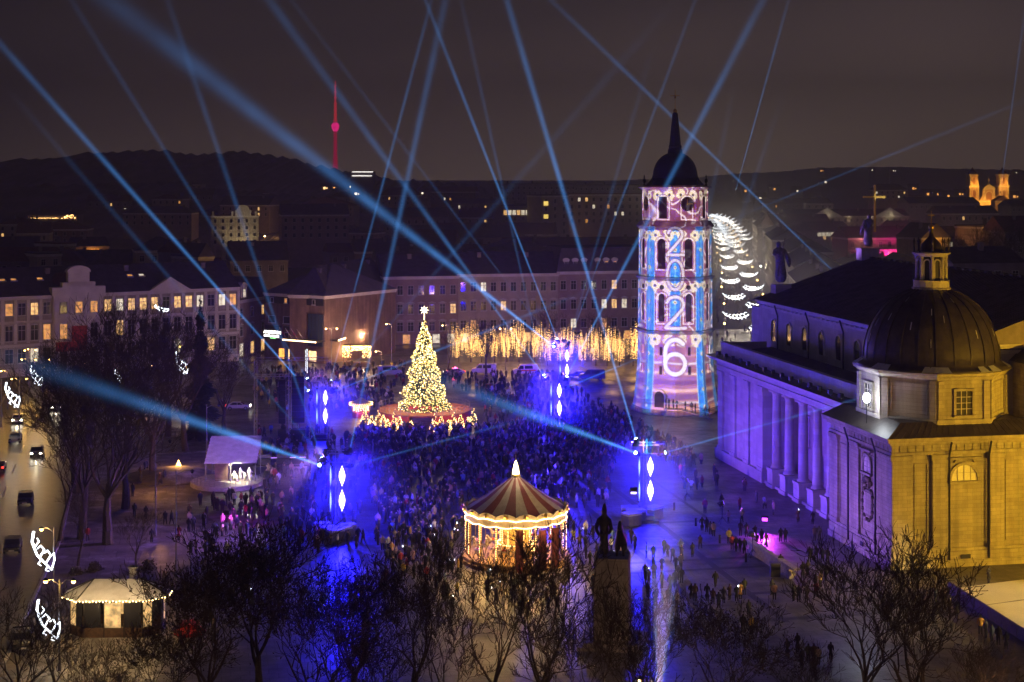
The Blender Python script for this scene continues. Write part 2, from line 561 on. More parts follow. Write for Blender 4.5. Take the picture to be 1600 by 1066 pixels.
def arch_part(name, m, parent, loc, rz, w, z0, z1, depth, surround=0.0, ms=None, rect=False):
    """panel lying in local xz, facing local -y, pulled forward by depth"""
    P = [(-w / 2, z0), (w / 2, z0), (w / 2, z1), (-w / 2, z1)] if rect else arch_poly(w, z0, z1)
    b = MB(); b.slab([(x, -depth, z) for x, z in P], (0, depth + .02, 0))
    o = b.build(name, m, parent, loc, rz)
    if surround:
        Q = [(-w / 2 - surround, z0), (w / 2 + surround, z0), (w / 2 + surround, z1 + surround), (-w / 2 - surround, z1 + surround)] if rect else arch_poly(w + 2 * surround, z0, z1 + surround)
        f = MB()
        ring_o = Q[1:] + Q[:1]; ring_i = P[1:] + P[:1]
        k = len(P)
        for i in range(k - 1):
            f.slab([(ring_o[i][0], -depth - .16, ring_o[i][1]), (ring_o[i + 1][0], -depth - .16, ring_o[i + 1][1]),
                    (ring_i[i + 1][0], -depth - .16, ring_i[i + 1][1]), (ring_i[i][0], -depth - .16, ring_i[i][1])], (0, depth + .17, 0))
        f.build('surround', ms, o)
    return o


b = MB(); b.box(0, 60, 0, 16.3, 0, 12.3)
b.build('chapel_wall', M_ash, cath)
b = MB(); b.box(-.35, 60, -.35, 16.4, 0, 1.7); b.box(-.5, 60, -.5, 16.45, 0, .7); b.box(-.2, 60, -.2, 16.4, 1.7, 2.0)
b.build('plinth', M_ash, cath)
b = MB(); b.box(-.3, 60, -.3, 16.42, 12.3, 12.65); b.box(-.12, 60, -.12, 16.4, 12.65, 13.4)
b.box(-.55, 60, -.55, 16.5, 13.4, 13.75); b.box(-.95, 60, -.95, 16.8, 13.75, 14.05); b.box(-1.1, 60, -1.1, 16.9, 14.05, 14.3)
for k in range(22):
    b.box(-.2 + k * .95, .2 + k * .95, -.2, -.1, 12.7, 13.35)
    if k < 17:
        b.box(-.2, -.1, k * .95, k * .95 + .4, 12.7, 13.35)
b.build('cornice', M_ash, cath)
for x0, x1 in ((-.26, 2.0), (4.5, 6.2), (11.3, 12.9), (16.2, 17.8)):
    b = MB(); b.box(x0, x1, -.42, .02, 2.0, 11.7); b.box(x0 - .12, x1 + .12, -.42, .02, 11.7, 12.0); b.box(x0 - .2, x1 + .2, -.5, .02, 12.0, 12.29); b.box(x0 - .12, x1 + .12, -.4, .02, 2.0, 2.4)
    b.build('pilaster', M_ash, cath)
for y0, y1 in ((-.02, 3.1), (8.2, 10.4), (14.1, 16.38)):
    b = MB(); b.box(-.285, .02, y0, y1, 2.0, 11.7); b.box(-.42, .02, y0 - .12, y1 + .03, 11.7, 12.0); b.box(-.5, .02, y0 - .2, y1 + .04, 12.0, 12.285); b.box(-.4, .02, y0 - .1, y1 + .02, 2.0, 2.4)
    b.build('pilaster', M_ash, cath)
for x0, x1 in ((2.5, 4.1), (6.6, 10.9), (13.3, 15.8)):       # recessed wall fields between the pilasters: raised frames round them
    b = MB()
    for bx in ((x0, x0 + .14, 2.6, 11.4), (x1 - .14, x1, 2.6, 11.4), (x0 + .14, x1 - .14, 11.26, 11.4), (x0 + .14, x1 - .14, 2.6, 2.74)):
        b.box(bx[0], bx[1], -.1, .02, bx[2], bx[3])
    b.build('wall_frame', M_ash, cath)
for y0, y1 in ((3.5, 7.8), (10.8, 13.8)):
    b = MB()
    for bx in ((y0, y0 + .14, 2.6, 11.4), (y1 - .14, y1, 2.6, 11.4), (y0 + .14, y1 - .14, 11.26, 11.4), (y0 + .14, y1 - .14, 2.6, 2.74)):
        b.box(-.1, .02, bx[0], bx[1], bx[2], bx[3])
    b.build('wall_frame', M_ash, cath)


def glazed(parent, loc, rz, w, z0, z1, nx, nz, m, mf, rect=False, sur=.35, name='window'):
    o = arch_part(name, m, parent, loc, rz, w, z0, z1, .06, sur, mf, rect)
    b = MB()
    for i in range(1, nx):
        x = -w / 2 + w * i / nx
        b.box(x - .04, x + .04, -.13, -.05, z0, z1 - (0 if rect else (w / 2 - math.sqrt(max(0, (w / 2) ** 2 - x * x)))))
    for i in range(1, nz):
        z = z0 + (z1 - z0) * i / nz
        hw = w / 2 if rect or z < z1 - w / 2 else math.sqrt(max(0, (w / 2) ** 2 - (z - z1 + w / 2) ** 2))
        b.box(-hw, hw, -.12, -.055, z - .035, z + .035)
    b.build('glazing_bars', M_white, o)
    b = MB(); b.box(-w / 2 - sur - .1, w / 2 + sur + .1, -.4, .02, z0 - .25, z0 - .003); b.build('sill', mf, o)
    if name == 'window':                                        # carved hood over it
        b = MB(); top = z1 + sur
        b.box(-w / 2 - sur - .25, w / 2 + sur + .25, -.45, .02, top + .35, top + .55)
        for k in range(9):
            a = math.pi * k / 8
            b.ball((math.cos(a) * w * .36, -.2, top + .05 + .32 * math.sin(a)), .14, 6, 4)
        b.build('hood_mould', mf, o)
    return o


M_lightpane = mat('pale_glow_pane', (0.85, 0.82, 0.7), 0.25, 0.08, 2)  # pale base colour stands in for light in the glass
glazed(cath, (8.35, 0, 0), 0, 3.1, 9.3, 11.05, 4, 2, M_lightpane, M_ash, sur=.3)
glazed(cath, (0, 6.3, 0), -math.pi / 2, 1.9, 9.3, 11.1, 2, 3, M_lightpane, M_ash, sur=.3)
b = MB()
b.box(-.14, .02, 4.9, 7.2, 4.4, 7.4); b.box(-.2, -.1, 5.15, 6.95, 4.7, 7.1, 1)
for k in range(14):
    a = 2 * math.pi * k / 14
    b.ball((-.15, 6.05 + 1.35 * math.cos(a), 5.9 + 1.9 * math.sin(a)), .24, 6, 4)
for k in range(5):
    b.ball((-.2, 5.3 + .38 * k, 8.2 + .5 * math.sin(k * .8)), .34, 7, 5)
b.ball((-.2, 6.05, 8.7), .42, 8, 6)
b.build('carved_plaque', [mat('carved_stone', (0.2, 0.17, 0.14), .8, .3, 6), M_ash], cath)
b = MB(); b.box(-.52, -.45, 6.5, 7.3, .9, 1.4); b.build('vent', M_black, cath)
b = MB(); b.box(7.8, 8.9, -.52, -.45, .9, 1.35); b.build('vent', M_black, cath)
for y in (3.3, 10.55):
    b = MB(); b.path([(-.5, y, .8), (-.5, y, 12.2), (-1.0, y, 13.7)], .11, 6); b.build('drainpipe', M_black, cath)
for x in (6.4, 11.1):
    b = MB(); b.path([(x, -.5, .8), (x, -.5, 12.2), (x, -1.0, 13.7)], .11, 6); b.build('drainpipe', M_black, cath)
# chapel roof skirt, drum, dome, lantern
CX, CY = 8.6, 8.1
b = MB()
b.add([(-1.1, -1.1, 14.3), (17.5, -1.1, 14.3), (17.5, 16.9, 14.3), (-1.1, 16.9, 14.3)] + [(CX + sx * 7.4, CY + sy * 7.4, 15.7) for sx, sy in ((-1, -1), (1, -1), (1, 1), (-1, 1))],
      [(0, 1, 5, 4), (1, 2, 6, 5), (2, 3, 7, 6), (3, 0, 4, 7), (4, 5, 6, 7)])
for k in range(24):
    b.bar((-1.0 + k * .78, -1.05, 14.34), (1.4 + k * .62, .7, 15.72), .06, .06)
sk = b.build('chapel_roof', M_lead, cath)
OA = math.pi / 8
def octr(rr, zz):
    return [(rr, zz)]
b = MB(); b.lathe([(8.2, 15.2), (8.2, 20.3)], 8, CX, CY, 0, OA); b.lathe([(8.45, 15.2), (8.45, 15.9)], 8, CX, CY, 0, OA)
dr = b.build('drum', M_ash, cath)
b = MB(); b.lathe([(8.3, 20.28), (8.45, 20.5), (8.75, 20.7), (8.8, 21.0)], 8, CX, CY, 0, OA)
b.build('drum_cornice', M_ash, dr)
AP = 8.2 * math.cos(OA)
for k in range(8):
    a = k * math.pi / 4
    fx, fy = CX + AP * math.cos(a), CY + AP * math.sin(a)
    rz = a + math.pi / 2
    if k % 2 == 0 and k in (0, 4, 6):
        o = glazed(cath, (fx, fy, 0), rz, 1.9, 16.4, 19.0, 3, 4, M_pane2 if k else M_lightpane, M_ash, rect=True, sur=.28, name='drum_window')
    for q in (-1, 1):
        b = MB(); b.box(q * 2.7 - .35, q * 2.7 + .35, -.18, .02, 15.9, 20.1); b.build('drum_pilaster', M_ash, dr, (fx, fy, 0), rz)
    if k % 2:
        b = MB()
        for bx in ((-2.1, -1.98, 16.3, 19.8), (1.98, 2.1, 16.3, 19.8), (-1.98, 1.98, 19.68, 19.8), (-1.98, 1.98, 16.3, 16.42)):
            b.box(bx[0], bx[1], -.1, .02, bx[2], bx[3])
        b.build('wall_frame', M_ash, dr, (fx, fy, 0), rz)
prof = [(8.75, 21.0), (8.0, 21.35), (7.55, 21.75)]
for i in range(1, 13):
    a = math.pi / 2 * i / 13
    prof.append((7.55 * math.cos(a) ** .92, 21.75 + 8.1 * math.sin(a)))
prof.append((2.05, 29.7))
prof = [p for p in prof if p[0] >= 2.05]
b = MB(); b.lathe(prof, 48, CX, CY, 0, OA)
dome = b.build('dome', M_lead, cath, smooth=True)
for k in range(24):                                             # standing seams
    a = OA + 2 * math.pi * k / 24
    b = MB()
    b.path([(CX + (r + .05) * math.cos(a), CY + (r + .05) * math.sin(a), z) for r, z in prof[2:]], .09 if k % 3 == 0 else .05, 4)
    b.build('dome_rib', M_lead, dome)
b = MB(); rr = random.Random(4)
for k in range(8):
    a = OA + k * math.pi / 4
    for q in range(9):
        aa = a + rr.uniform(-.14, .14); w = rr.uniform(.03, .07)
        r0, r1 = 8.7 - rr.uniform(0, .2), 7.75
        b.quad((CX + r0 * math.cos(aa - w), CY + r0 * math.sin(aa - w), 21.09), (CX + r0 * math.cos(aa + w), CY + r0 * math.sin(aa + w), 21.09),
               (CX + r1 * math.cos(aa + w * .5), CY + r1 * math.sin(aa + w * .5), 21.62), (CX + r1 * math.cos(aa - w * .5), CY + r1 * math.sin(aa - w * .5), 21.62))
for k in range(26):
    a = rr.uniform(0, 2 * math.pi); i0 = rr.randrange(4, 11); w = rr.uniform(.004, .01)
    (ra, za), (rb, zb) = prof[i0], prof[i0 + 1]
    for q, (x, z) in enumerate(((ra, za), (rb, zb))):
        pass
    b.quad((CX + (ra + .06) * math.cos(a - w), CY + (ra + .06) * math.sin(a - w), za), (CX + (ra + .06) * math.cos(a + w), CY + (ra + .06) * math.sin(a + w), za),
           (CX + (rb + .06) * math.cos(a + w), CY + (rb + .06) * math.sin(a + w), zb), (CX + (rb + .06) * math.cos(a - w), CY + (rb + .06) * math.sin(a - w), zb))
b.build('snow', M_snow, dome, kind='stuff')
M_lan = mat('lantern_plaster', (0.5, 0.45, 0.36), 0.7, .15, 2)
b = MB(); b.lathe([(2.2, 29.55), (2.2, 29.8), (2.0, 29.9), (2.0, 30.6), (2.15, 30.7)], 16, CX, CY)
b.lathe([(1.25, 30.7), (1.25, 33.5)], 12, CX, CY, 1); b.lathe([(1.75, 33.4), (1.8, 33.5), (2.15, 33.7), (2.15, 33.85), (1.5, 33.95)], 16, CX, CY)
lan = b.build('lantern', [M_lan, M_black], cath)
for k in range(8):
    a = OA + k * math.pi / 4
    x, y = CX + 1.62 * math.cos(a), CY + 1.62 * math.sin(a)
    b = MB(); b.lathe([(.24, 30.7), (.2, 30.9), (.17, 33.1), (.26, 33.4)], 8, x, y); b.build('colonnette', M_lan, lan)
    arch_part('lantern_arch', M_black, lan, (CX + 1.3 * math.cos(a + OA), CY + 1.3 * math.sin(a + OA), 0), a + OA + math.pi / 2, .6, 30.85, 33.0, .12, .13, M_lan)
    b = MB(); x, y = CX + 1.9 * math.cos(a), CY + 1.9 * math.sin(a)
    b.lathe([(.16, 33.85), (.1, 34.0), (.1, 34.9), (.16, 35.0), (.05, 35.5)], 6, x, y); b.build('pinnacle', M_lead, lan)
b = MB(); b.lathe([(1.25, 33.9), (1.2, 34.3), (1.0, 34.9), (.55, 35.4), (.28, 35.7), (.2, 36.4), (.3, 36.5)], 16, CX, CY); b.build('lantern_cap', M_lead, lan, smooth=True)
b = MB(); b.ball((CX, CY, 36.75), .33); b.tube((CX, CY, 37), (CX, CY, 38.6), .05); b.tube((CX - .4, CY, 38.1), (CX + .4, CY, 38.1), .05); b.build('finial', M_gold, lan)

# east block beyond the chapel
b = MB(); b.box(17.6, 40, 2.0, 28, 12.0, 20.7); b.box(17.3, 40.3, 1.7, 28.3, 20.7, 21.1); b.box(17.1, 40.5, 1.5, 28.5, 21.1, 21.5)
eb = b.build('east_block', M_ash, cath)
b = MB(); b.add([(17.1, 1.5, 21.5), (40, 1.5, 21.5), (40, 28.5, 21.5), (17.1, 28.5, 21.5), (22, 8, 25.6), (40, 8, 25.6), (40, 24, 25.6), (22, 24, 25.6)],
                [(0, 1, 5, 4), (2, 3, 7, 6), (3, 0, 4, 7), (4, 5, 6, 7)])
b.build('east_block_roof', M_lead, eb)

# side colonnade
TC = 3.6
for s in (20.2, 24.9, 29.3, 34.0, 38.8, 43.5):
    b = MB(); prof = [(.82, 2.65), (.86, 2.8), (.7, 3.0)]
    for i in range(8):
        u = i / 7
        prof.append((.66 - .12 * u ** 1.6, 3.0 + 9.6 * u))
    prof += [(.62, 12.7), (.75, 13.0)]
    b.lathe(prof, 24, TC, s); b.box(TC - .85, TC + .85, s - .85, s + .85, 13.0, 13.29)
    c = b.build('column', M_cath, cath, smooth=False)
    for p in c.data.polygons:
        p.use_smooth = len(p.vertices) == 4 and abs(p.normal.z) < .6 and p.area < 1.2
    b = MB(); b.box(TC - 1.15, TC + 1.15, s - 1.15, s + 1.15, 0, .5); b.box(TC - 1.0, TC + 1.0, s - 1.0, s + 1.0, .5, 2.3); b.box(TC - 1.1, TC + 1.1, s - 1.1, s + 1.1, 2.3, 2.63)
    b.build('pedestal', M_cath, c)
b = MB(); b.box(8.0, 12, 16.3, 46.6, 0, 13.3); b.box(3.0, 12, 46.6, 66, 1.5, 13.3); b.box(2.5, 12, 46.4, 66.3, 0, 1.5)
b.build('aisle_wall', M_cath, cath)
b = MB(); b.box(2.9, 8.0, 16.4, 46.6, 0, .35); b.box(3.9, 8, 16.4, 46.6, .35, .9)
b.build('portico_floor', M_cath, cath)
for s in (46.6, 52.3, 58.0, 63.6):
    b = MB(); b.box(2.72, 3.02, s, s + 1.9, 1.5, 12.6); b.box(2.6, 3.02, s - .12, s + 2.02, 12.6, 13.28); b.box(2.6, 3.02, s - .12, s + 2.02, 1.5, 2.0)
    b.build('pilaster', M_cath, cath)
for s in (18, 22.5, 27.2, 31.7, 36.4, 41.1, 45.4):
    b = MB(); b.box(7.75, 8.02, s - .55, s + .55, .9, 12.8); b.box(7.6, 8.02, s - .7, s + .7, 12.8, 13.3)
    b.build('back_pilaster', M_cath, cath)
for s in (20.2, 29.4, 38.8):
    arch_part('niche', M_black, cath, (8.0, s, 0), -math.pi / 2, 1.7, 1.2, 5.2, .05, .25, M_trim)  # flat black panel stands in for the shade inside the niche
    glazed(cath, (8.0, s + 4.6, 0), -math.pi / 2, 1.7, 5.5, 9.5, 2, 4, M_glass, M_trim, rect=True, sur=.25, name='aisle_window')
b = MB(); b.box(2.75, 12, 16.4, 66.1, 13.3, 13.95); b.box(2.6, 12, 16.4, 66.25, 13.95, 14.15); b.box(2.75, 12, 16.4, 66.1, 14.15, 14.85)
b.build('entablature', M_cath, cath)
b = MB(); b.box(2.2, 12, 16.45, 66.7, 14.85, 15.1); b.box(1.5, 12, 16.45, 67.4, 15.1, 15.35); b.box(1.35, 12, 16.45, 67.55, 15.35, 15.5)
b.build('cornice', M_trim, cath)
b = MB(); b.add([(1.35, 16.95, 15.504), (1.35, 67.5, 15.504), (3.4, 66.3, 15.7), (3.4, 16.95, 15.7)], [(0, 3, 2, 1)]); b.build('ledge_flashing', M_lead, cath)
b = MB(); b.box(3.4, 4.0, 16.4, 66, 15.4, 17.4); b.box(4.0, 10.5, 65.4, 66, 15.4, 17.4); b.box(3.3, 4.1, 16.4, 66.1, 17.4, 17.55)
b.build('parapet', M_cath, cath)
b = MB(); b.slab([(4.0, 16.4, 16.0), (11.3, 16.4, 16.6), (11.3, 65.4, 16.6), (4.0, 65.4, 16.0)], (0, 0, -.3))
for k in range(60):
    b.bar((4.05, 17 + k * .8, 16.02), (11.2, 17 + k * .8, 16.63), .05, .05)
b.build('aisle_roof', M_roof, cath)
# nave
b = MB(); b.box(11.2, 46, 6, 69.2, 12, 22.6)
nw = b.build('nave_wall', M_cath, cath)
b = MB(); b.box(10.9, 46.3, 5.7, 69.5, 22.3, 22.7); b.box(10.6, 46.6, 5.4, 69.8, 22.9, 23.25); b.box(10.3, 46.9, 5.2, 70.1, 23.25, 23.5)
for k in range(40):
    b.box(10.55, 11.2, 6 + k * 1.6, 6.5 + k * 1.6, 22.66, 22.92)
b.build('nave_cornice', M_trim, cath)
for k in range(8):
    arch_part('nave_window', M_glass, nw, (11.2, 22 + k * 6.0, 0), -math.pi / 2, 1.9, 17.6, 20.9, .05, .22, M_trim)
for k in range(4):
    b = MB(); b.path([(10.9, 26 + k * 12, 16.6), (10.9, 26 + k * 12, 21.6), (10.4, 26 + k * 12, 23.2)], .12, 6); b.build('drainpipe', M_black, cath)
prof = [(10.2, 23.5), (28.6, 29.8), (47, 23.5)]
b = MB(); b.slab([(t, 4.5, z) for t, z in prof], (0, 65.7, 0))
for k in range(82):
    b.bar((10.25, 5 + k * .8, 23.56), (28.6, 5 + k * .8, 29.86), .06, .06)
nr = b.build('nave_roof', mat('nave_sheet_roof', (0.15, 0.12, 0.14), .55, .35, .7, .3, metal=.1), cath)
b = MB(); b.slab([(9.9, 70.2, 23.3), (28.6, 70.2, 29.75), (47.2, 70.2, 23.3)], (0, 1.0, 0)); b.box(12, 45, 69.2, 76, 0, 22); b.build('pediment', M_cath, cath)
for k in range(30):
    b = MB(); b.box(28.3, 28.9, 6 + k * 2.1, 6.9 + k * 2.1, 29.7, 30.0); b.build('ridge_cap', M_lead, nr)

# roof statues
M_stat = mat('weathered_statue', (0.26, 0.23, 0.24), 0.7, .3, 3, .3)


def robe(name, h, lean=0.0, arm=1):
    s = h / 5.6
    P = [(0, 0, 2.6, .62), (0, 0, 1.4, .78), (0, 0, .1, .72), (.1, 0, 3.5, .6), (.15, 0, 4.15, .56), (.2, 0, 4.6, .22), (.22, -.05, 5.05, .34), (.24, -.05, 5.4, .22),
         (.75, -.1, 4.25, .27), (1.0, -.35, 3.7, .22), (.72, -.6, 4.05, .16), (-.55, 0, 4.2, .27), (-.85, -.2, 3.5, .24), (-.75, -.5, 3.0, .2), (-1.05, 0, 2.9, .34), (-1.2, .1, 2.1, .12)]
    P = [((x + lean * z) * s * arm, y * s, z * s, r * s) for x, y, z, r in P]
    E = [(0, 1), (1, 2), (0, 3), (3, 4), (4, 5), (5, 6), (6, 7), (4, 8), (8, 9), (9, 10), (4, 11), (11, 12), (12, 13), (12, 14), (14, 15)]
    me = skin_mesh(name, P, E, 2, [M_stat])
    return me


p = W3(28.6, 69)
st = thing('statue', 'robed stone statue holding a tall cross at the peak of the cathedral roof', 'statue', (p.x, p.y, 29.4), UA)
b = MB(); b.box(-1.5, 1.5, -1, 1, 0, 1.9); b.box(-1.6, 1.6, -1.1, 1.1, 1.7, 1.9); b.build('pedestal', M_cath, st)
link('figure', robe('robed_figure', 5.6), st, (0, 0, 1.85))
b = MB(); b.box(.72, 1.0, -.75, -.5, 4.4, 11.8); b.box(-1.1, .72, -.74, -.51, 9.75, 10.05); b.box(1.0, 2.7, -.74, -.51, 9.72, 10.08, 1)
b.build('cross', [M_gold, M_gold], st)
lamp('cross_light', 'SPOT', (6, -10, 4), 9000, (1, .95, .7), st, .1, (1.6, -.6, 9.9), 9, .3)
p = W3(14.2, 69)
st2 = thing('statue', 'dark robed statue on the corner of the cathedral gable beside the lit avenue', 'statue', (p.x, p.y, 24.4), UA)
b = MB(); b.box(-1.3, 1.3, -1, 1, 0, 1.4); b.build('pedestal', M_cath, st2)
link('figure', robe('robed_figure', 7.0, .02, -1), st2, (0, 0, 1.35))
b = MB(); b.tube((-.9, -.8, 3.0), (.5, -.4, 8.6), .09); b.build('staff', M_stat, st2)

# little floodlights along the cornice ledge
def small_flood(loc, rz, label, group):
    t = thing('floodlight', label, 'floodlight', loc, rz, group)
    b = MB(); b.box(-.3, .3, -.22, .22, .2, .75); b.box(-.26, .26, -.27, -.22, .25, .7, 1); b.build('housing', [M_black, M_glass], t)
    b = MB(); b.box(-.36, -.31, -.05, .05, 0, .5); b.box(.31, .36, -.05, .05, 0, .5); b.box(-.36, .36, -.1, .1, -.04, .02); b.build('bracket', M_black, t)
    return t
fl = None
for k in range(15):
    p = W3(2.1, 18.6 + k * 3.2)
    lab = ORD[k] + ' small dark floodlight on the cornice ledge counted from the domed chapel'
    if fl is None:
        fl = small_flood((p.x, p.y, 15.62), UA + math.pi / 2 + .2, lab, 'floodlights on the cornice ledge')
    else:
        dup(fl, (p.x, p.y, 15.62), UA + math.pi / 2 + R.uniform(-.3, .4), lab)

# the bright white lamp by the drum window
p = W3(-.2, 6.2)
t = thing('floodlight', 'bright white floodlight on a stand in front of the drum window', 'floodlight', (p.x, p.y, 14.4))
b = MB(); b.tube((0, 0, 0), (0, 0, 3.6), .06); b.tube((-.5, 0, 0), (.5, 0, 0), .05); b.tube((0, -.5, 0), (0, .5, 0), .05); b.build('stand', M_black, t)
b = MB(); b.ball((0, -.1, 3.3), .42, 10, 8, 0, 1.35); b.build('lamp_glass', emis('white_flood', (.9, .95, 1), 25), t)
lamp('white_flood_light', 'POINT', (-.75, -.5, 3.3), 700, (.85, .92, 1), t, .3)

# ------------------------------------------------------------------ bell tower
TX, TY = 29.7, 275.0
BA = math.atan2(-TY, -TX)                       # one corner of the octagon points at the camera's hill
M_tow = mat('tower_plaster', (0.66, 0.63, 0.6), 0.85, 0.1, 0.8, .25, bscale=3)
M_tdk = mat('tower_dark_panel', (0.03, 0.025, 0.035), 0.9, .3, 1)  # near-black panels stand in for the shade inside openings
bt = thing('bell_tower', 'white octagonal bell tower with dark dome and coloured projection reading 2026', 'bell tower', (TX, TY, 0), BA)
STG = [(8.0, 0, 6.75, 14.3), (6.7, 15.0, 6.6, 23.9), (6.55, 24.6, 6.5, 33.0), (5.95, 34.5, 5.9, 40.0)]
b = MB(); b.lathe([(7.9, 0), (7.45, 2.5), (7.1, 5.5), (6.85, 9), (6.75, 14.3)], 8); b.build('tower_stage', M_tow, bt)
for r0, z0, r1, z1 in STG[1:]:
    b = MB(); b.lathe([(r0, z0 - .1), (r1, z1)], 8); b.build('tower_stage', M_tow, bt)
b = MB(); b.lathe([(8.15, 0), (8.1, .8), (7.8, .95)], 8); b.build('plinth', M_stone, bt)
for r, z in ((6.75, 14.28), (6.62, 23.88), (6.52, 32.98), (5.92, 39.98)):
    b = MB(); e = .55 if z < 39 else .8
    b.lathe([(r, z), (r + .2, z + .12), (r + .3, z + .3), (r + e, z + .45), (r + e, z + .6), (r - .1, z + .72 if z != 32.98 else z + 1.5)], 8)
    b.build('tower_cornice', mat('tower_cornice_sheet', (.3, .27, .29), .7, .2, 2) if z < 39 else M_tow, bt)
c22 = math.cos(math.pi / 8)
for k in range(8):
    a = math.pi / 8 + k * math.pi / 4; rz = a + math.pi / 2
    vis = k in (0, 1, 6, 7)
    def face(r, z=0):
        return (r * c22 * math.cos(a), r * c22 * math.sin(a), z)
    if vis:
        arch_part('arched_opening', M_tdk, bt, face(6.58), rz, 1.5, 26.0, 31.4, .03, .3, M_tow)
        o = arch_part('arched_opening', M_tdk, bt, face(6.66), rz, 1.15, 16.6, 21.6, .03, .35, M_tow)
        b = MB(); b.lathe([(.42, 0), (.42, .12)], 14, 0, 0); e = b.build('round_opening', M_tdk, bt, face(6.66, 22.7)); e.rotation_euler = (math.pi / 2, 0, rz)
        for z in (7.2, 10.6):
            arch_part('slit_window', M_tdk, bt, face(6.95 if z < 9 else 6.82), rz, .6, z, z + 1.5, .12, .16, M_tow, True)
        if k % 2 == 0:
            b = MB(); b.lathe([(1.28, 0), (1.28, .14)], 28); b.lathe([(1.5, 0), (1.5, .1), (1.3, .2)], 28, mi=1, cap=False)
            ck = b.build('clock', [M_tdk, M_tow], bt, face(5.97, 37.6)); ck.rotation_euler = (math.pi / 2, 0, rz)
            b = MB(); b.box(-.06, .06, -.2, .8, .14, .2); b.box(-.2, 1.05, -.05, .05, .2, .26)
            for h in range(12):
                t_ = h * math.pi / 6; b.octa((1.08 * math.cos(t_), 1.08 * math.sin(t_), .16), .09)
            b.build('clock_hands', M_gold, ck)
        else:
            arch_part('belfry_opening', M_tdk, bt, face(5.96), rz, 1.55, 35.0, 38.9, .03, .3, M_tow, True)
    for z0, z1, r in ((15.1, 23.8, 6.66), (25.0, 32.9, 6.54), (35.2, 39.9, 5.93)):
        v = k * math.pi / 4
        b = MB(); b.box(-.16, .12, -.75, .75, z0, z1); b.build('corner_pilaster', M_tow, bt, (r * math.cos(v), r * math.sin(v), 0), v)
    b = MB(); b.lathe([(.2, 40.7), (.22, 41.0), (.1, 41.15), (.3, 41.6), (.28, 41.9), (.08, 42.2), (.12, 42.5), (.03, 42.8)], 8); v = k * math.pi / 4
    b.build('urn', M_black, bt, (5.6 * math.cos(v), 5.6 * math.sin(v), 0))
M_tdome = mat('tower_dome_sheet', (0.045, 0.037, 0.042), .5, .3, 2, .2)
b = MB(); b.lathe([(6.0, 40.7), (5.2, 41.0), (4.4, 41.9), (4.2, 42.3)], 8); b.lathe([(4.3, 42.2)] + [(4.05 * math.cos(x * .11) ** .9, 42.5 + 4.4 * math.sin(x * .11)) for x in range(13)] + [(1.15, 46.9)], 32)
b.build('tower_dome', M_tdome, bt, smooth=True)
b = MB(); b.lathe([(1.35, 46.6), (1.3, 47.4), (1.1, 47.6), (1.2, 48.0), (1.05, 48.2), (.5, 53.9), (.25, 54.2)], 8); b.build('spire', M_tdome, bt)
b = MB(); b.ball((0, 0, 54.4), .38); b.tube((0, 0, 54.6), (0, 0, 58.3), .06); b.tube((0, -.85, 57.2), (0, .85, 57.2), .06); b.ball((0, 0, 56.9), .2)
b.build('cross', M_gold, bt)
# door and stair at the foot
a = math.pi / 8
for nm, k, w, z0, z1 in (('door', 7, 1.9, 1.4, 4.3),):
    a = math.pi / 8 + k * math.pi / 4
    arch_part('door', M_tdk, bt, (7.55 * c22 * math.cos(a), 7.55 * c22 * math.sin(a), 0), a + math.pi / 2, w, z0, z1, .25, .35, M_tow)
t = thing('entrance_stair', 'metal stair with railings leading up to the bell tower door', 'stair', (TX - .6, TY - 8.6, 0), -.25)
for k in range(8):
    b = MB(); b.box(.3 + k * .75, 1.05 + k * .75, -.9, .9, 1.5 - k * .19 - .08, 1.5 - k * .19); b.build('step', M_metal, t)
b = MB(); b.box(-2.2, .3, -1, 1.2, 1.42, 1.5)
for y in (-.9, .9):
    b.path([(-2.2, y, 2.5), (.3, y, 2.5), (6.4, y, 1.0)], .05, 5)
    for k in range(6):
        b.tube((-2.2 + k * 1.6, y, max(0, 1.45 - max(0, k * 1.6 - 2.5) * .25)), (-2.2 + k * 1.6, y, 2.5 - max(0, k * 1.6 - 2.5) * .25), .035, n=4)
for x, y in ((-2, -.8), (-2, 1), (.2, -.8), (.2, 1)):
    b.tube((x, y, 0), (x, y, 1.45), .06)
b.build('railing', M_metal, t)

# projection: one projector on the castle hill throws a picture that fits the tower
PP = Vector((6.0, 62.0, 20.5))
NU, NV = 500, 1500
u0, u1 = 0.068, 0.157
v0, v1 = (-21 - 1) / 205.0, (41.3 - 20.5) / 210.0
uu, vv = np.meshgrid(np.linspace(u0, u1, NU), np.linspace(v0, v1, NV))
Rz = lambda z: np.where(z < 14.6, np.interp(z, [0, 2.5, 5.5, 9, 14.3], [7.9, 7.45, 7.1, 6.85, 6.75]), np.where(z < 24.3, 6.66, np.where(z < 33.9, 6.54, 5.93)))
best = np.full(uu.shape, 1e9); PQ = np.zeros(uu.shape); ZQ = np.zeros(uu.shape)
for k in (-2, -1, 0, 1):
    a = BA + math.pi / 8 + k * math.pi / 4
    nx, ny = math.cos(a), math.sin(a)
    zz = np.full(uu.shape, 20.0)
    for it in range(4):
        ap = Rz(zz) * c22
        tt = (ap - ((PP.x - TX) * nx + (PP.y - TY) * ny)) / (uu * nx + ny)
        zz = PP.z + vv * tt
    hx, hy = PP.x + uu * tt - TX, PP.y + tt - TY
    q = (-hx * ny + hy * nx) / (ap * math.tan(math.pi / 8))
    ok = (np.abs(q) <= 1.02) & (tt > 0) & (tt < best)
    best = np.where(ok, tt, best); PQ = np.where(ok, k + .5 + q * .5, PQ); ZQ = np.where(ok, zz, ZQ)
HIT = (best < 1e8) & (ZQ > 0.2) & (ZQ < 40.9)


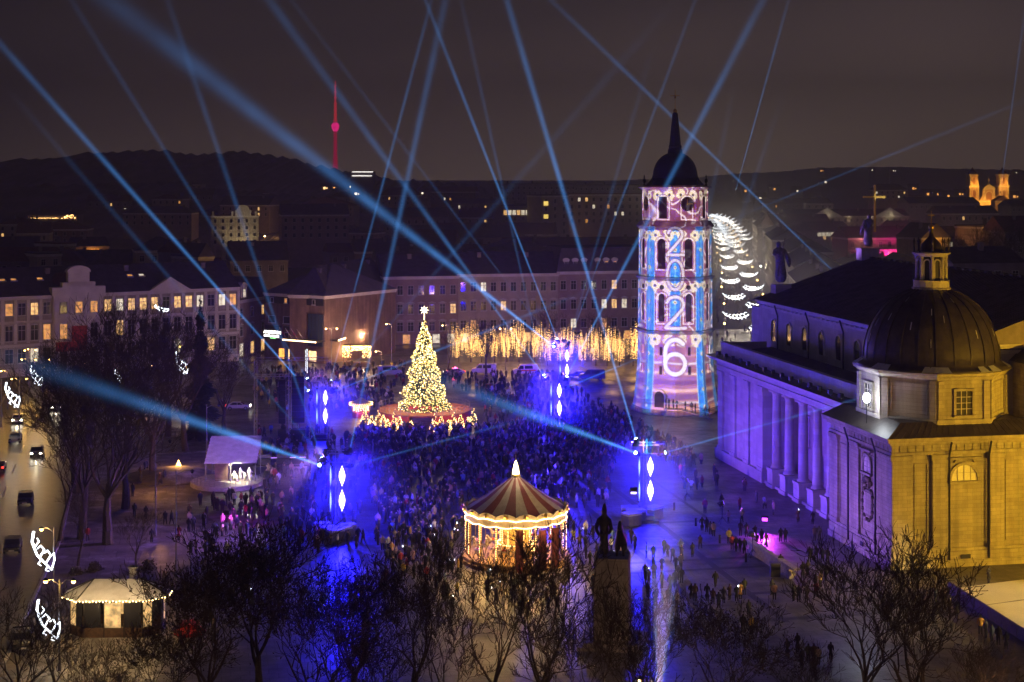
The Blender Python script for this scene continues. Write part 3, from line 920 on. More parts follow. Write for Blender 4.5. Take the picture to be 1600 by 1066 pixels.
def wob(x, y, seed, f=1.0, n=5):
    r = np.random.RandomState(seed); o = np.zeros_like(x)
    for i in range(n):
        fx, fy, ph = r.uniform(-1, 1) * f, r.uniform(-1, 1) * f, r.uniform(0, 6.3)
        o = o + np.sin(x * fx + y * fy + ph + .8 * np.sin(y * fx * 1.7 + x * fy + ph * 2)) / n
    return o


P, Z = PQ, ZQ
xm = P * 4.9                                           # metres round the face
pic = np.zeros(P.shape + (3,))


def put(mask, col, a=1.0):
    m = (mask * a)[..., None]
    pic[:] = pic * (1 - m) + np.array(col) * m


def soft(d, w):
    return np.clip(0.5 - d / w, 0, 1)


n1 = wob(xm, Z, 1, 1.1); n2 = wob(xm, Z, 2, 2.6, 7); n3 = wob(xm, Z, 3, 6.0, 7)
put(np.ones_like(P), (.36, .13, .17))
put(np.clip(n1 * 1.2 + .35, 0, 1), (.62, .33, .36)); put(np.clip(n2 * 1.4 - .1, 0, 1), (.80, .52, .52), .7); put(np.clip(-n2 * 1.5 - .3, 0, 1), (.22, .06, .10), .8)
low = Z < 14.5
put(low * 1.0, (.66, .37, .38), .75)
for zz0, w, c in ((1.2, .5, (1, .62, .4)), (3.3, .45, (.35, .18, .3)), (4.4, .3, (1, .75, .55)), (5.8, .4, (.34, .14, .22)), (7.4, .25, (1, .8, .7)), (9.2, .18, (.95, .93, 1)), (12.2, .3, (.45, .2, .3)), (2.3, .2, (.95, .85, .9)), (6.6, .2, (.5, .3, .6)), (10.6, .25, (.8, .5, .5))):
    put(low * soft(np.abs(Z - zz0 - .25 * n1) - w, .3), c, .8)
rib = soft(np.abs(np.abs(n1) - .28) - .07, .06)      # flowing white ribbons
put(rib * (~low), (.95, .86, .88), .85)
put(soft(np.abs(np.abs(n1) - .40) - .02, .03) * (~low), (.25, .05, .12), .6)
for pc, w, zmax in ((0, .20, 33.6), (1, .21, 33.6), (-1, .21, 33.6), (2, .21, 33.6), (-2, .21, 33.6)):
    d = np.abs(P - pc) - w
    on = (Z < zmax) & (Z > (14.6 if pc == 0 else 0)) & ~((Z > 34))
    put(on * soft(d, .03), (.06, .40, .86))
    put(on * soft(np.abs(np.abs(P - pc) - w) - .012, .02), (.75, .9, 1.0), .9)
    put(on * soft(d + .06, .03) * np.clip(n3 * 1.6, 0, 1), (.25, .70, .95), .9)
    put(on * soft(np.abs(P - pc) - .02, .03), (.5, .85, 1.0), .6)
    zc = np.mod(Z, 3.1) - 1.5
    put(on * soft(np.hypot((P - pc) * 4.9, zc) - .34 - .1 * n3, .15), (.95, .86, .55), .9)
    put(on * soft(np.hypot((P - pc) * 4.9, zc) - .14, .1), (.35, .2, .1), .8)
for zt in (23.0, 32.0, 13.4, 39.2):                   # gilt brackets under each cornice
    for pc in (-1.5, -.5, .5, 1.5):
        for sx in (-.26, .26):
            d = np.hypot((P - pc - sx) * 4.9, (Z - zt) * (1.0 if zt > 14 else .7)) - .95 - .5 * n3
            put(soft(d, .12) * (n3 > -.45), (.95, .87, .68), .95)
            put(soft(np.hypot((P - pc - sx) * 4.9, Z - zt) - .25, .1), (.12, .05, .05))
for pc in (-1.5, -.5, .5, 1.5):                       # glowing frames round the openings
    for z0, z1, hw in ((25.8, 31.5, 1.15), (16.2, 21.7, .95), (34.8, 39.0, 1.2)):
        dx = np.abs((P - pc) * 4.9); dz = np.maximum(z0 - Z, Z - (z1 - hw)); d = np.where(Z > z1 - hw, np.hypot(dx, Z - z1 + hw) - hw, np.maximum(dx - hw, z0 - Z))
        put(soft(np.abs(d) - .09, .08), (1, .9, .92), .9); put(soft(np.abs(d - .3) - .06, .08), (.3, .06, .12), .7)


def stroke(pts, cz, h, w, pc=0.0, al=1.0):
    d = np.full(P.shape, 1e9)
    X = (P - pc) * 4.9; Yz = Z - cz
    pts = [(x * h, y * h) for x, y in pts]
    for (ax_, ay_), (bx_, by_) in zip(pts, pts[1:]):
        ex, ey = bx_ - ax_, by_ - ay_
        t_ = np.clip(((X - ax_) * ex + (Yz - ay_) * ey) / (ex * ex + ey * ey + 1e-9), 0, 1)
        d = np.minimum(d, np.hypot(X - ax_ - t_ * ex, Yz - ay_ - t_ * ey))
    put(soft(d - w - .16, .1), (.28, .08, .13), .75); put(soft(d - w, .1), (.96, .93, .97), al); put(soft(np.abs(d - w * .8) - .05, .08), (.75, .6, .72), .6)


arc = lambda cx, cy, rx, ry, a0, a1, n=18: [(cx + rx * math.cos(math.radians(a0 + (a1 - a0) * i / n)), cy + ry * math.sin(math.radians(a0 + (a1 - a0) * i / n))) for i in range(n + 1)]
two = arc(0, .25, .27, .25, 165, -35) + [(-.3, -.45), (-.3, -.47), (.34, -.47)]
zero = arc(0, 0, .27, .47, 90, 450, 30)
six = [(.22, .36)] + arc(0, .12, .28, .36, 60, 180, 12) + arc(0, -.2, .28, .28, 180, 540, 26)
for pc in (0.0, 2.05, -2.05):
    stroke(two, 30.9, 5.0, .26, pc, .8); stroke(zero, 25.0, 5.6, .26, pc, .75); stroke(two, 18.2, 5.8, .30, pc, .85); stroke(six, 10.4, 6.4, .42, pc)
pic = np.clip(pic, 0, 1) ** 1.7
pic *= HIT[..., None]
buf = np.ones((NV, NU, 4), dtype=np.float32); buf[..., :3] = pic
img = bpy.data.images.new('projected_picture', NU, NV, float_buffer=True)
img.colorspace_settings.name = 'Non-Color'
img.pixels.foreach_set(buf.ravel()); img.update(); img.pack()
pj = thing('projector', 'large video projector on a stand on the castle hill', 'projector', PP)
b = MB(); b.box(-.5, .5, -1.2, -.15, -.45, .35); b.build('housing', M_black, pj)
b = MB()
for x, y in ((-.4, -1.1), (.4, -1.1), (-.4, -.3), (.4, -.3)):
    b.tube((x, y, -.45), (x * 2.5, y, -20.5), .06)
b.build('stand', M_metal, pj)
pl = lamp('projector_light', 'POINT', (0, 0, 0), 1.0, (1, 1, 1), pj, 0.02)
pl.data.use_nodes = True
n = pl.data.node_tree.nodes; l = pl.data.node_tree.links
em = [q for q in n if q.type == 'EMISSION'][0]
t_ = n.new('ShaderNodeTexCoord'); s_ = n.new('ShaderNodeSeparateXYZ'); l.new(t_.outputs['Normal'], s_.inputs[0])
def mnode(op, a, bv):
    q = n.new('ShaderNodeMath'); q.operation = op
    for i, v in enumerate((a, bv)):
        if isinstance(v, (int, float)):
            q.inputs[i].default_value = v
        else:
            l.new(v, q.inputs[i])
    return q.outputs[0]
du = mnode('DIVIDE', s_.outputs['X'], s_.outputs['Y']); dv = mnode('DIVIDE', s_.outputs['Z'], s_.outputs['Y'])
c_ = n.new('ShaderNodeCombineXYZ')
l.new(mnode('DIVIDE', mnode('SUBTRACT', du, u0), u1 - u0), c_.inputs['X']); l.new(mnode('DIVIDE', mnode('SUBTRACT', dv, v0), v1 - v0), c_.inputs['Y'])
ti = n.new('ShaderNodeTexImage'); ti.image = img; ti.extension = 'CLIP'; ti.interpolation = 'Linear'
l.new(c_.outputs[0], ti.inputs['Vector']); l.new(ti.outputs['Color'], em.inputs['Color'])
PROJ_POWER = 3500000.0
pl.data.energy = PROJ_POWER
# ------------------------------------------------------------------ light towers and their beams
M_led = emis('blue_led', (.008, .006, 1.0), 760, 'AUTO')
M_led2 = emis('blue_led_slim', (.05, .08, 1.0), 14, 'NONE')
M_lens = emis('beam_lens', (.5, .8, 1.0), 40)
M_truss = mat('truss_alloy', (0.35, 0.35, 0.37), .35, .1, 3, metal=.8)


def truss(b, p, q, w, bays, r=.035):
    p = Vector(p); q = Vector(q); d = (q - p).normalized()
    a = d.cross(Vector((0, 1, 0.01)));
    if a.length < .2:
        a = d.cross(Vector((1, 0, 0)))
    a.normalize(); c = d.cross(a)
    cs = [a * w / 2 + c * w / 2, -a * w / 2 + c * w / 2, -a * w / 2 - c * w / 2, a * w / 2 - c * w / 2]
    for e in cs:
        b.tube(p + e, q + e, r, n=4)
    for k in range(bays):
        s = p + (q - p) * (k / bays); t = p + (q - p) * ((k + 1) / bays)
        for i in range(4):
            b.tube((s if k % 2 else t) + cs[i], (t if k % 2 else s) + cs[(i + 1) % 4], r * .7, n=3, cap=False)


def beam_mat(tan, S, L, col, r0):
    m = bpy.data.materials.new('glowing_air'); m.use_nodes = True
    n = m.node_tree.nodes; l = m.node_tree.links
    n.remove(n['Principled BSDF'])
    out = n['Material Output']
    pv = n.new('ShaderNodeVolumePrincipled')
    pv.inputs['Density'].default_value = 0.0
    pv.inputs['Emission Color'].default_value = (*col, 1)  # beam is a self-glowing volume in place of scattered light
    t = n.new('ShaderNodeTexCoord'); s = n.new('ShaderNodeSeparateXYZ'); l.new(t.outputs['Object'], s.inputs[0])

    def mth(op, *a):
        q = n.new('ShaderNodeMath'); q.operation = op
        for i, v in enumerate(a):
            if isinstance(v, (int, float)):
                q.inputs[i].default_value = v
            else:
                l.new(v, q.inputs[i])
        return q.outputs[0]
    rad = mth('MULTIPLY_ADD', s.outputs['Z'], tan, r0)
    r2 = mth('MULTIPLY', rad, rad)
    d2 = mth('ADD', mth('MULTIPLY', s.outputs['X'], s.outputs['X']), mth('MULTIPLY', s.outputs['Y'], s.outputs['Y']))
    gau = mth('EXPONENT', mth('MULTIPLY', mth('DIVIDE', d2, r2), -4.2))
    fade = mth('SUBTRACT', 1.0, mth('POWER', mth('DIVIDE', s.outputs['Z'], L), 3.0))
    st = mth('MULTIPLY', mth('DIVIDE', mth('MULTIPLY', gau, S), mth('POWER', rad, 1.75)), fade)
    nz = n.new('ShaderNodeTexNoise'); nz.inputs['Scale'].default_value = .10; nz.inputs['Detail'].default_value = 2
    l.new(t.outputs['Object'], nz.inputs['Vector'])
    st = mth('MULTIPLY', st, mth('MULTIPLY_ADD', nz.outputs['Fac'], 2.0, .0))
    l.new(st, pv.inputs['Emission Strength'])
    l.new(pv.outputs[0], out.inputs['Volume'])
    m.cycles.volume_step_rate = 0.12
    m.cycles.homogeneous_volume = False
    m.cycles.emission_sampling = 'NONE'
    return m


HEADM = {}


def head_meshes():
    b = MB(); b.lathe([(.1, -.42), (.26, -.4), (.3, -.1), (.24, .12), (.27, .2), (.2, .2)], 12); HEADM['housing'] = b.mesh('housing', M_black)
    b = MB(); b.lathe([(.19, .205), (.19, .225)], 12); HEADM['lens'] = b.mesh('lens', M_lens)
    b = MB(); b.box(-.36, -.3, -.07, .07, -.62, .05); b.box(.3, .36, -.07, .07, -.62, .05); b.box(-.36, .36, -.12, .12, -.74, -.6); HEADM['yoke'] = b.mesh('yoke', M_black)


head_meshes()
BCOL = (.075, .30, .80)


def head(loc, end, tan, S, label, r0=.17, col=BCOL):
    loc = Vector(loc); d = Vector(end) - loc; L = d.length * 1.12
    t = thing('moving_head_light', label, 'stage light', loc, 0, None)
    t.rotation_mode = 'QUATERNION'; t.rotation_quaternion = d.to_track_quat('Z', 'Y')
    for k in ('housing', 'lens', 'yoke'):
        link(k, HEADM[k], t)
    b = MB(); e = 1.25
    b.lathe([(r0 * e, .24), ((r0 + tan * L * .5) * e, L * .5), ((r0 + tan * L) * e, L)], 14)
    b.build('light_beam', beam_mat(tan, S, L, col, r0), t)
    return t


TOWERS = {}


def light_tower(key, px, py, H, label):
    p = gnd(px, py); TOWERS[key] = p
    t = thing('light_tower', label, 'light tower', p, 0, 'stage light towers on the square')
    b = MB(); truss(b, (0, 0, .3), (0, 0, H), .42, int(H * 1.6)); b.build('mast', M_truss, t)
    b = MB(); truss(b, (-1.7, 0, H - .6), (1.7, 0, H - .6), .36, 8); b.build('cross_arm', M_truss, t)
    b = MB(); truss(b, (-1.5, 0, H - 2.0), (1.5, 0, H - 2.0), .36, 7); b.build('cross_arm', M_truss, t)
    b = MB(); b.box(-1.6, 1.6, -1.2, 1.2, 0, .35); b.box(-1.0, 1.0, -.8, .8, .35, .9); b.build('ballast', M_black, t)
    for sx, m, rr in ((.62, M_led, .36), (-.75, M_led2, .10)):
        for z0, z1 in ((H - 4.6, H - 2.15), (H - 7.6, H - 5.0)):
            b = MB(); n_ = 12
            b.lathe([(max(.012, rr * math.sin(math.pi * i / n_) ** 1.3), z0 + (z1 - z0) * i / n_) for i in range(n_ + 1)], 10, sx, -.42)  # spindle shape imitates the bloom round a slim light bar
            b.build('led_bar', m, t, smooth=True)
        b = MB(); b.box(sx - .12, sx + .12, -.28, -.2, H - 7.8, H - 1.8); b.build('led_mount', M_black, t)
    return t


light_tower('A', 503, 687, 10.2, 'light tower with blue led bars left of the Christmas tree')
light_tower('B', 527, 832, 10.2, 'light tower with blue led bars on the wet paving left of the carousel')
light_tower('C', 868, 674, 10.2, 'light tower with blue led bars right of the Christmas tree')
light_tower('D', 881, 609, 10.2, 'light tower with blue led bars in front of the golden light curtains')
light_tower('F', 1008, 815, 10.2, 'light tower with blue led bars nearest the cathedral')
BEAMS = [  # tower, lamp pixel, end pixel, end depth, half-angle, strength, words
    ('A', 483, 612, -20, 46, 215, .0105, .30, 'sending a strong blue beam to the upper left'),
    ('A', 481, 593, 105, -10, 235, .011, .07, 'sending a faint blue beam steeply left'),
    ('A', 516, 596, 677, -10, 250, .0065, .12, 'sending a thin blue beam up past the far tower'),
    ('A', 521, 612, 880, 470, 285, .008, .13, 'sending a flat blue beam behind the Christmas tree'),
    ('A', 522, 606, 1012, 50, 300, .017, .045, 'sending a faint beam across to the upper right'),
    ('B', 500, 727, 70, 578, 105, .012, .17, 'sending a wide blue beam low over the park trees'),
    ('B', 547, 703, 700, -20, 220, .013, .15, 'sending a soft blue beam up between tree and tower'),
    ('B', 503, 718, 255, -20, 200, .011, .08, 'sending a faint blue beam up over the palace roof'),
    ('B', 506, 716, 60, 195, 190, .010, .05, 'sending the faintest beam up to the left'),
    ('B', 549, 728, 800, 660, 215, .005, .05, 'sending a thin flat beam over the crowd'),
    ('C', 852, 590, 395, -35, 195, .012, .15, 'sending a soft blue beam up to the left'),
    ('C', 885, 590, 1205, -25, 215, .013, .26, 'sending a blue beam up before the bell tower'),
    ('C', 884, 606, 1003, 558, 262, .006, .16, 'sending a short blue beam at the bell tower wall'),
    ('C', 850, 588, 716, -20, 240, .009, .055, 'sending a faint beam steeply up'),
    ('D', 866, 542, 165, -5, 170, .0145, .30, 'sending a broad blue beam far across the sky'),
    ('D', 871, 531, 657, -20, 270, .0075, .21, 'sending a crisp blue beam up through the roofs'),
    ('D', 889, 535, 1090, -10, 330, .008, .09, 'sending a thin beam up behind the spire'),
    ('D', 888, 537, 1010, 110, 330, .016, .05, 'sending a faint wide beam up left of the bell tower'),
    ('D', 866, 538, 440, -20, 300, .010, .045, 'sending a faint beam low over the long terrace'),
    ('F', 994, 688, 786, -20, 185, .0105, .30, 'sending a strong blue beam up left of the bell tower'),
    ('F', 994, 708, 690, 596, 135, .018, .21, 'sending a wide blue beam down over the crowd'),
    ('F', 1037, 708, 1345, 622, 180, .0055, .15, 'sending a thin flat beam towards the chapel drum'),
    ('F', 1037, 686, 1210, 190, 230, .010, .03, 'sending a faint beam up along the avenue'),
    ('F', 1031, 686, 1140, 170, 230, .010, .03, 'sending the faintest beam up past the bell tower'),
]
TN = {'A': 'back left tower', 'B': 'front left tower', 'C': 'middle tower', 'D': 'farthest tower', 'F': 'cathedral-side tower'}
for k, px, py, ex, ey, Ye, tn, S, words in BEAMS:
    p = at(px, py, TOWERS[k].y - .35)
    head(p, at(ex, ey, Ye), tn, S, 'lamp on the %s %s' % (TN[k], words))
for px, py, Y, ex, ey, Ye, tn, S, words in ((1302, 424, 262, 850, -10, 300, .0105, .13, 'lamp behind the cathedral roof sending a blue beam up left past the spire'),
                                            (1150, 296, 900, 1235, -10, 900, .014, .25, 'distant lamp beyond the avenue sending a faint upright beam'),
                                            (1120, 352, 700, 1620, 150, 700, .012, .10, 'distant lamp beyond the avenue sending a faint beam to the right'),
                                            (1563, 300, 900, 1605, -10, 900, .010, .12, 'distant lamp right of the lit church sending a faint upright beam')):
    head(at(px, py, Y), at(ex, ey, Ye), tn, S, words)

# equipment crates at the tower feet, mixing desk, truss gantry, dark speaker towers
M_case = mat('flight_case', (0.08, 0.08, 0.09), .5, .3, 3)
M_caselid = mat('frosted_case_lid', (.4, .4, .43), .6, .2, 3)
def crate(loc, rz, s, label, group):
    t = thing('equipment_case', label, 'case', loc, rz, group)
    b = MB(); b.box(-.6 * s, .6 * s, -.4 * s, .4 * s, .12, .8 * s); b.build('body', M_case, t)
    b = MB(); b.box(-.63 * s, .63 * s, -.43 * s, .43 * s, .8 * s, .98 * s); b.build('lid', M_caselid, t)
    for x in (-.45, .45):
        for y in (-.3, .3):
            b = MB(); b.tube((x * s - .03, y * s, .06), (x * s + .03, y * s, .06), .06, n=8); b.build('caster', M_black, t)
for i, (px, py) in enumerate(((503, 836), (513, 842), (524, 846), (536, 842), (543, 838))):
    crate(gnd(px, py), .3 + i * .1, 1.5, 'frosted equipment case in the row at the foot of the front left light tower', 'equipment cases by the front left light tower')
for i, (px, py) in enumerate(((984, 812), (994, 817), (987, 822), (1022, 812))):
    crate(gnd(px, py), i * .3, 1.7, 'frosted equipment case at the foot of the light tower by the cathedral', 'equipment cases by the cathedral light tower')
p = gnd(440, 735)
t = thing('mixing_platform', 'dark raised control platform with desks behind the small stage', 'platform', p, .1)
b = MB(); b.box(-4, 4, -2, 2, .9, 1.1); b.build('deck', M_black, t)
for x in (-3.8, 0, 3.8):
    for y in (-1.8, 1.8):
        b = MB(); b.tube((x, y, 0), (x, y, 3.4 if y > 0 else .9), .06); b.build('leg', M_metal, t)
for x in (-2.4, .2, 2.4):
    b = MB(); b.box(x - .9, x + .9, -1.2, -.5, 1.1, 1.9); b.box(x - .85, x + .85, -.5, -.44, 1.9, 2.4, 1); b.build('desk', [M_black, M_case], t)
for x in (-1.5, 1.2, 2.6):
    b = MB(); b.box(x, x + .9, -.95, -.75, 1.95, 2.02); b.build('lit_screen', emis('violet_screen', (.55, .25, 1), 1.6), t)
p = gnd(425, 690)
t = thing('truss_gantry', 'tall open truss frame standing in the trees left of the light tower', 'gantry', p, .05)
zt = 13.2
for x in (-2.6, 2.9, 9.0):
    b = MB(); truss(b, (x, 0, 0), (x, 0, zt), .45, 20); b.build('upright', M_truss, t)
b = MB(); truss(b, (-2.6, 0, zt), (9.0, 0, zt), .5, 16); b.build('cross_beam', M_truss, t)
b = MB(); truss(b, (-2.6, 0, zt - 2.6), (2.9, 0, zt - 2.6), .4, 8); b.build('cross_beam', M_truss, t)
for i, (px, py, w, h) in enumerate(((441, 690, 1.1, 10.5), (466, 690, 2.0, 11))):
    t = thing('speaker_tower', ['narrow', 'broad'][i] + ' dark covered speaker tower beside the truss frame', 'speaker tower', gnd(px, py), .1)
    b = MB()
    for z in range(8):
        b.box(-w / 2, w / 2, -.5 - .05 * z, .5 - .05 * z, h * .28 + z * h * .085, h * .28 + (z + .93) * h * .085)
    b.build('speaker_array', M_black, t)
    b = MB(); truss(b, (0, .7, 0), (0, .7, h), .4, 14); b.build('mast', M_black, t)
    b = MB(); b.box(-w * .6, w * .6, -.8, 1.0, 0, h * .18); b.build('base', M_black, t)

# purple wash lights that colour the cathedral and the facades
def wash(loc, tgt, power, col, label, spot=85, size=.25):
    t = thing('wash_light', label, 'stage light', loc, 0, 'wash lights')
    d = Vector(tgt) - Vector(loc)
    t.rotation_mode = 'QUATERNION'; t.rotation_quaternion = d.to_track_quat('Z', 'Y')
    b = MB(); b.box(-.35, .35, -.25, .25, -.3, .1); b.build('housing', M_black, t)
    b = MB(); b.box(-.31, .31, -.21, .21, .105, .13); b.build('lens', emis('wash_lens_%02d' % int(col[0] * 30), col, 6), t)
    b = MB(); b.box(-.42, -.37, -.05, .05, -.5, 0); b.box(.37, .42, -.05, .05, -.5, 0); b.box(-.42, .42, -.1, .1, -.55, -.48); b.build('yoke', M_black, t)
    lo = lamp('wash_lamp', 'SPOT', (0, 0, .2), power, col, t, size, None, spot, .8)
    lo.rotation_euler = (math.pi, 0, 0)
    return t


PUR = (.27, .09, 1.0)
pf = TOWERS['F']
for tt_, ss_, aim, pw_, cl, sp_, w_ in ((-11, 54, (3, 52, 7), 8500, PUR, 115, 'violet wash light on a stand aimed at the far cathedral wall'), (-11, 38, (3, 36, 7), 8500, PUR, 115, 'violet wash light on a stand aimed at the farther columns'), (-11, 24, (3, 23, 7), 7500, PUR, 110, 'violet wash light on a stand aimed at the nearer columns'), (-13, 8, (0, 8, 6), 7000, (.40, .17, 1), 110, 'violet wash light on a stand aimed at the chapel side')):
    q_ = W3(tt_, ss_, 2.6); wash(q_, W3(*aim), pw_, cl, w_, sp_)
    st_ = thing('light_stand', 'black tripod stand carrying the ' + w_[:33].replace(' on a stand', '') + ' before the ' + ('far wall', 'farther columns', 'nearer columns', 'chapel side')[(-11, -11, -11, -13).index(tt_) if ss_ > 50 else 1 if ss_ == 38 else 2 if ss_ == 24 else 3], 'stand', (q_.x, q_.y, 0))
    b = MB(); b.tube((0, 0, .6), (0, 0, 2.2), .04)
    for k in range(3):
        b.tube((0, 0, .9), (.7 * math.cos(k * 2.1), .7 * math.sin(k * 2.1), 0), .03)
    b.build('tripod', M_black, st_)
for k, (ex, ey, pw_) in {'A': (700, 690, 75000), 'C': (760, 730, 75000), 'B': (700, 760, 60000), 'F': (880, 740, 60000), 'D': (800, 640, 45000)}.items():
    q_ = TOWERS[k]; e_ = gnd(ex, ey)
    wash((q_.x + (1.3 if e_.x > q_.x else -1.3), q_.y - .5, 9.6), e_, pw_, (.035, .015, 1.0), 'deep blue wash light on the %s aimed down at the crowd' % TN[k], 125)
pw = gnd(1195, 832)
wash((pw.x, pw.y, 1.6), W3(-9, 15, 0), 6000, (.62, .05, 1.0), 'magenta wash light standing by the low stone wall', 120)
pc = TOWERS['C']
pd = TOWERS['D']
wash((pd.x, pd.y + .4, 9.8), at(720, 500, 375), 16000, (.42, .14, .80), 'violet wash light on the farthest tower aimed at the long terrace', 100)
pa = TOWERS['A']
wash((pa.x - .5, pa.y + .5, 9.8), at(420, 480, 345), 14000, (.40, .16, .90), 'violet wash light on the back left tower aimed at the hotel', 110)
wash(gnd(990, 850) + Vector((0, 0, 6)), gnd(990, 866), 2600, (.55, .42, 1.0), 'white wash light over the bright patch of paving', 60)
wash((TOWERS['B'].x - 1.4, TOWERS['B'].y + .3, 9.7), at(364, 710, 209), 60000, (.42, .2, 1), 'violet wash light on the front left tower aimed at the pale stage roof', 28)
wash((TOWERS['B'].x - 1.5, TOWERS['B'].y - .6, 9.4), gnd(255, 850), 30000, (.50, .22, .9), 'soft violet wash light on the front left tower aimed at the park', 70)
wash(gnd(356, 830) + Vector((0, 0, 2.2)), gnd(390, 812), 1500, (.75, .06, 1.0), 'magenta wash light on the paving before the small stage', 120)
wash((pc.x + 1.2, pc.y - .2, 9.6), at(1353, 372, 237), 260000, (.35, .16, .9), 'violet wash light on the middle tower aimed at the statue with the cross', 7)

# ------------------------------------------------------------------ Christmas tree on its red stage
TCX = (663 - 800) * 262 / F
M_fir = mat('fir_needles', (0.045, 0.075, 0.02), .8, .4, 3)
t = thing('christmas_tree', 'tall Christmas tree covered in golden lights with a star on top', 'Christmas tree', (TCX, 262, 2.2), 0)
rr = random.Random(21); b = MB(); bl = MB(); b2 = MB()
Ht = 15.6
for k in range(2600):
    z = Ht * (1 - math.sqrt(rr.random())) * .99 + .2
    u = z / Ht
    lay = .90 + .1 * math.sin(u * 34 + rr.uniform(-.5, .5))
    rad = (4.9 * (1 - u) ** .92 + .12) * lay * rr.uniform(.78, 1.05)
    a = rr.uniform(0, 2 * math.pi)
    p0 = Vector((rad * .15 * math.cos(a), rad * .15 * math.sin(a), z + rad * .12)); p1 = Vector((rad * math.cos(a), rad * math.sin(a), z - rad * .10))
    w = .28 + .3 * (1 - u); s_ = Vector((-math.sin(a), math.cos(a), 0)) * w
    m_ = p0.lerp(p1, .55)
    b.add([tuple(p0), tuple(m_ + s_), tuple(p1), tuple(m_ - s_), tuple(m_ + Vector((0, 0, -w)))], [(0, 1, 2, 3), (0, 4, 2)])
    for q in range(2):
        v = rr.uniform(.72, 1.02)
        c = p0.lerp(p1, v) + s_ * rr.uniform(-.8, .8) + Vector((0, 0, rr.uniform(-.1, .12)))
        (bl if (k + q) % 4 else b2).octa(tuple(c), rr.uniform(.055, .095))
b.build('foliage', M_fir, t, kind='stuff')
bl.build('light_chain', emis('tree_bulb', (1, .66, .16), 3.6), t, kind='stuff')
b2.build('light_chain', emis('tree_bulb_bright', (1, .80, .36), 9), t, kind='stuff')
b = MB(); b.tube((0, 0, 0), (0, 0, Ht), .28, .03, 8); b.build('trunk', M_bark, t)
M_star = emis('star_light', (1, .82, .45), 9)
b = MB(); pts = []
for k in range(16):
    a = math.pi / 2 + k * math.pi / 8; r = .8 if k % 2 == 0 else .3
    pts.append((r * math.cos(a), r * math.sin(a)))
vs = [(x, -.02, Ht + 1.5 + z) for x, z in pts] + [(0, -.22, Ht + 1.5), (0, .2, Ht + 1.5)]
b.add(vs, [(i, (i + 1) % 16, 16) for i in range(16)] + [((i + 1) % 16, i, 17) for i in range(16)])
b.tube((0, 0, Ht - .2), (0, 0, Ht + .8), .06); b.build('star', M_star, t)
for k in range(6):
    a = k * math.pi / 3
    lamp('tree_glow', 'POINT', (5.3 * math.cos(a), 5.3 * math.sin(a), 3.2), 700, (1, .64, .2), t, .5)
lamp('tree_glow', 'POINT', (0, -3.4, 9), 900, (1, .62, .22), t, .5)

t = thing('tree_stage', 'round red stage with steps and railings under the Christmas tree', 'stage', (TCX, 262, 0), 0)
b = MB(); b.lathe([(8.0, 0), (8.0, 2.0)], 48); b.build('skirt', M_red, t)
b = MB(); b.lathe([(8.15, 2.0), (8.15, 2.2)], 48); b.build('deck', mat('red_carpet_boards', (.32, .10, .06), .7, .25, 2), t)
for k in range(7):
    b = MB(); b.box(-2.0, 2.0, -8.0 - .38 * (7 - k), -8.0 - .38 * (6 - k), 0, .27 * (k + 1) + .001 * k); b.build('step', M_wood, t)
for sx in (-2.15, 2.0):
    b = MB(); b.slab([(sx, -8.05, 0), (sx, -10.8, 0), (sx, -10.8, .5), (sx, -8.05, 2.5)], (.15, 0, 0)); b.build('stair_side', M_red, t)
b = MB()
for k in range(40):
    a = 2 * math.pi * k / 40; a2 = 2 * math.pi * (k + 1) / 40
    if abs(((a + math.pi / 2 + math.pi) % (2 * math.pi)) - math.pi) < .3:
        continue
    p = Vector((7.9 * math.cos(a), 7.9 * math.sin(a), 0)); q = Vector((7.9 * math.cos(a2), 7.9 * math.sin(a2), 0))
    b.tube(p + Vector((0, 0, 2.2)), p + Vector((0, 0, 3.3)), .04, n=4)
    for z in (2.75, 3.28):
        b.tube(p + Vector((0, 0, z)), q + Vector((0, 0, z)), .035, n=4, cap=False)
b.build('railing', M_metal, t)
for k in range(5):
    b = MB(); a = -math.pi / 2 + (k - 2) * .32
    b.ball((3.7 * math.cos(a), 3.7 * math.sin(a), 2.75), .55, 10, 6, 0, .8); b.box(3.7 * math.cos(a) - .06, 3.7 * math.cos(a) + .06, 3.7 * math.sin(a) - .5, 3.7 * math.sin(a) + .5, 3.1, 3.25)
    b.build('red_bow', M_red, t)
# small lit firs round the stage
def fir_meshes(H, r0, seed, nb):
    rr = random.Random(seed); f = MB(); bl = MB()
    for k in range(90):
        z = H * (1 - math.sqrt(rr.random())) * .98 + .1; u = z / H; rad = r0 * (1 - u) * rr.uniform(.8, 1.1) + .04; a = rr.uniform(0, 6.283)
        p0 = Vector((0, 0, z + .1)); p1 = Vector((rad * math.cos(a), rad * math.sin(a), z - .08)); s_ = Vector((-math.sin(a), math.cos(a), 0)) * .14
        m_ = p0.lerp(p1, .6); f.add([tuple(p0), tuple(m_ + s_), tuple(p1), tuple(m_ - s_)], [(0, 1, 2, 3)])
        if k < nb:
            bl.octa(tuple(p1), rr.uniform(.04, .07))
    return f.mesh('foliage', M_fir), bl.mesh('light_chain', emis('small_tree_bulb', (1, .60, .18), 11))
FM = [fir_meshes(2.6, .85, 1, 80), fir_meshes(2.0, .7, 2, 70), fir_meshes(3.2, .95, 3, 85)]
def small_fir(loc, k, label, group):
    t = thing('small_fir', label, 'fir tree', loc, R.uniform(0, 6), group)
    link('foliage', FM[k][0], t)['kind'] = 'stuff'; link('light_chain', FM[k][1], t)['kind'] = 'stuff'
    b = MB(); b.tube((0, 0, -.05), (0, 0, 1.2), .06); b.lathe([(.3, 0), (.36, .3)], 8); b.build('trunk', M_bark, t)
    return t
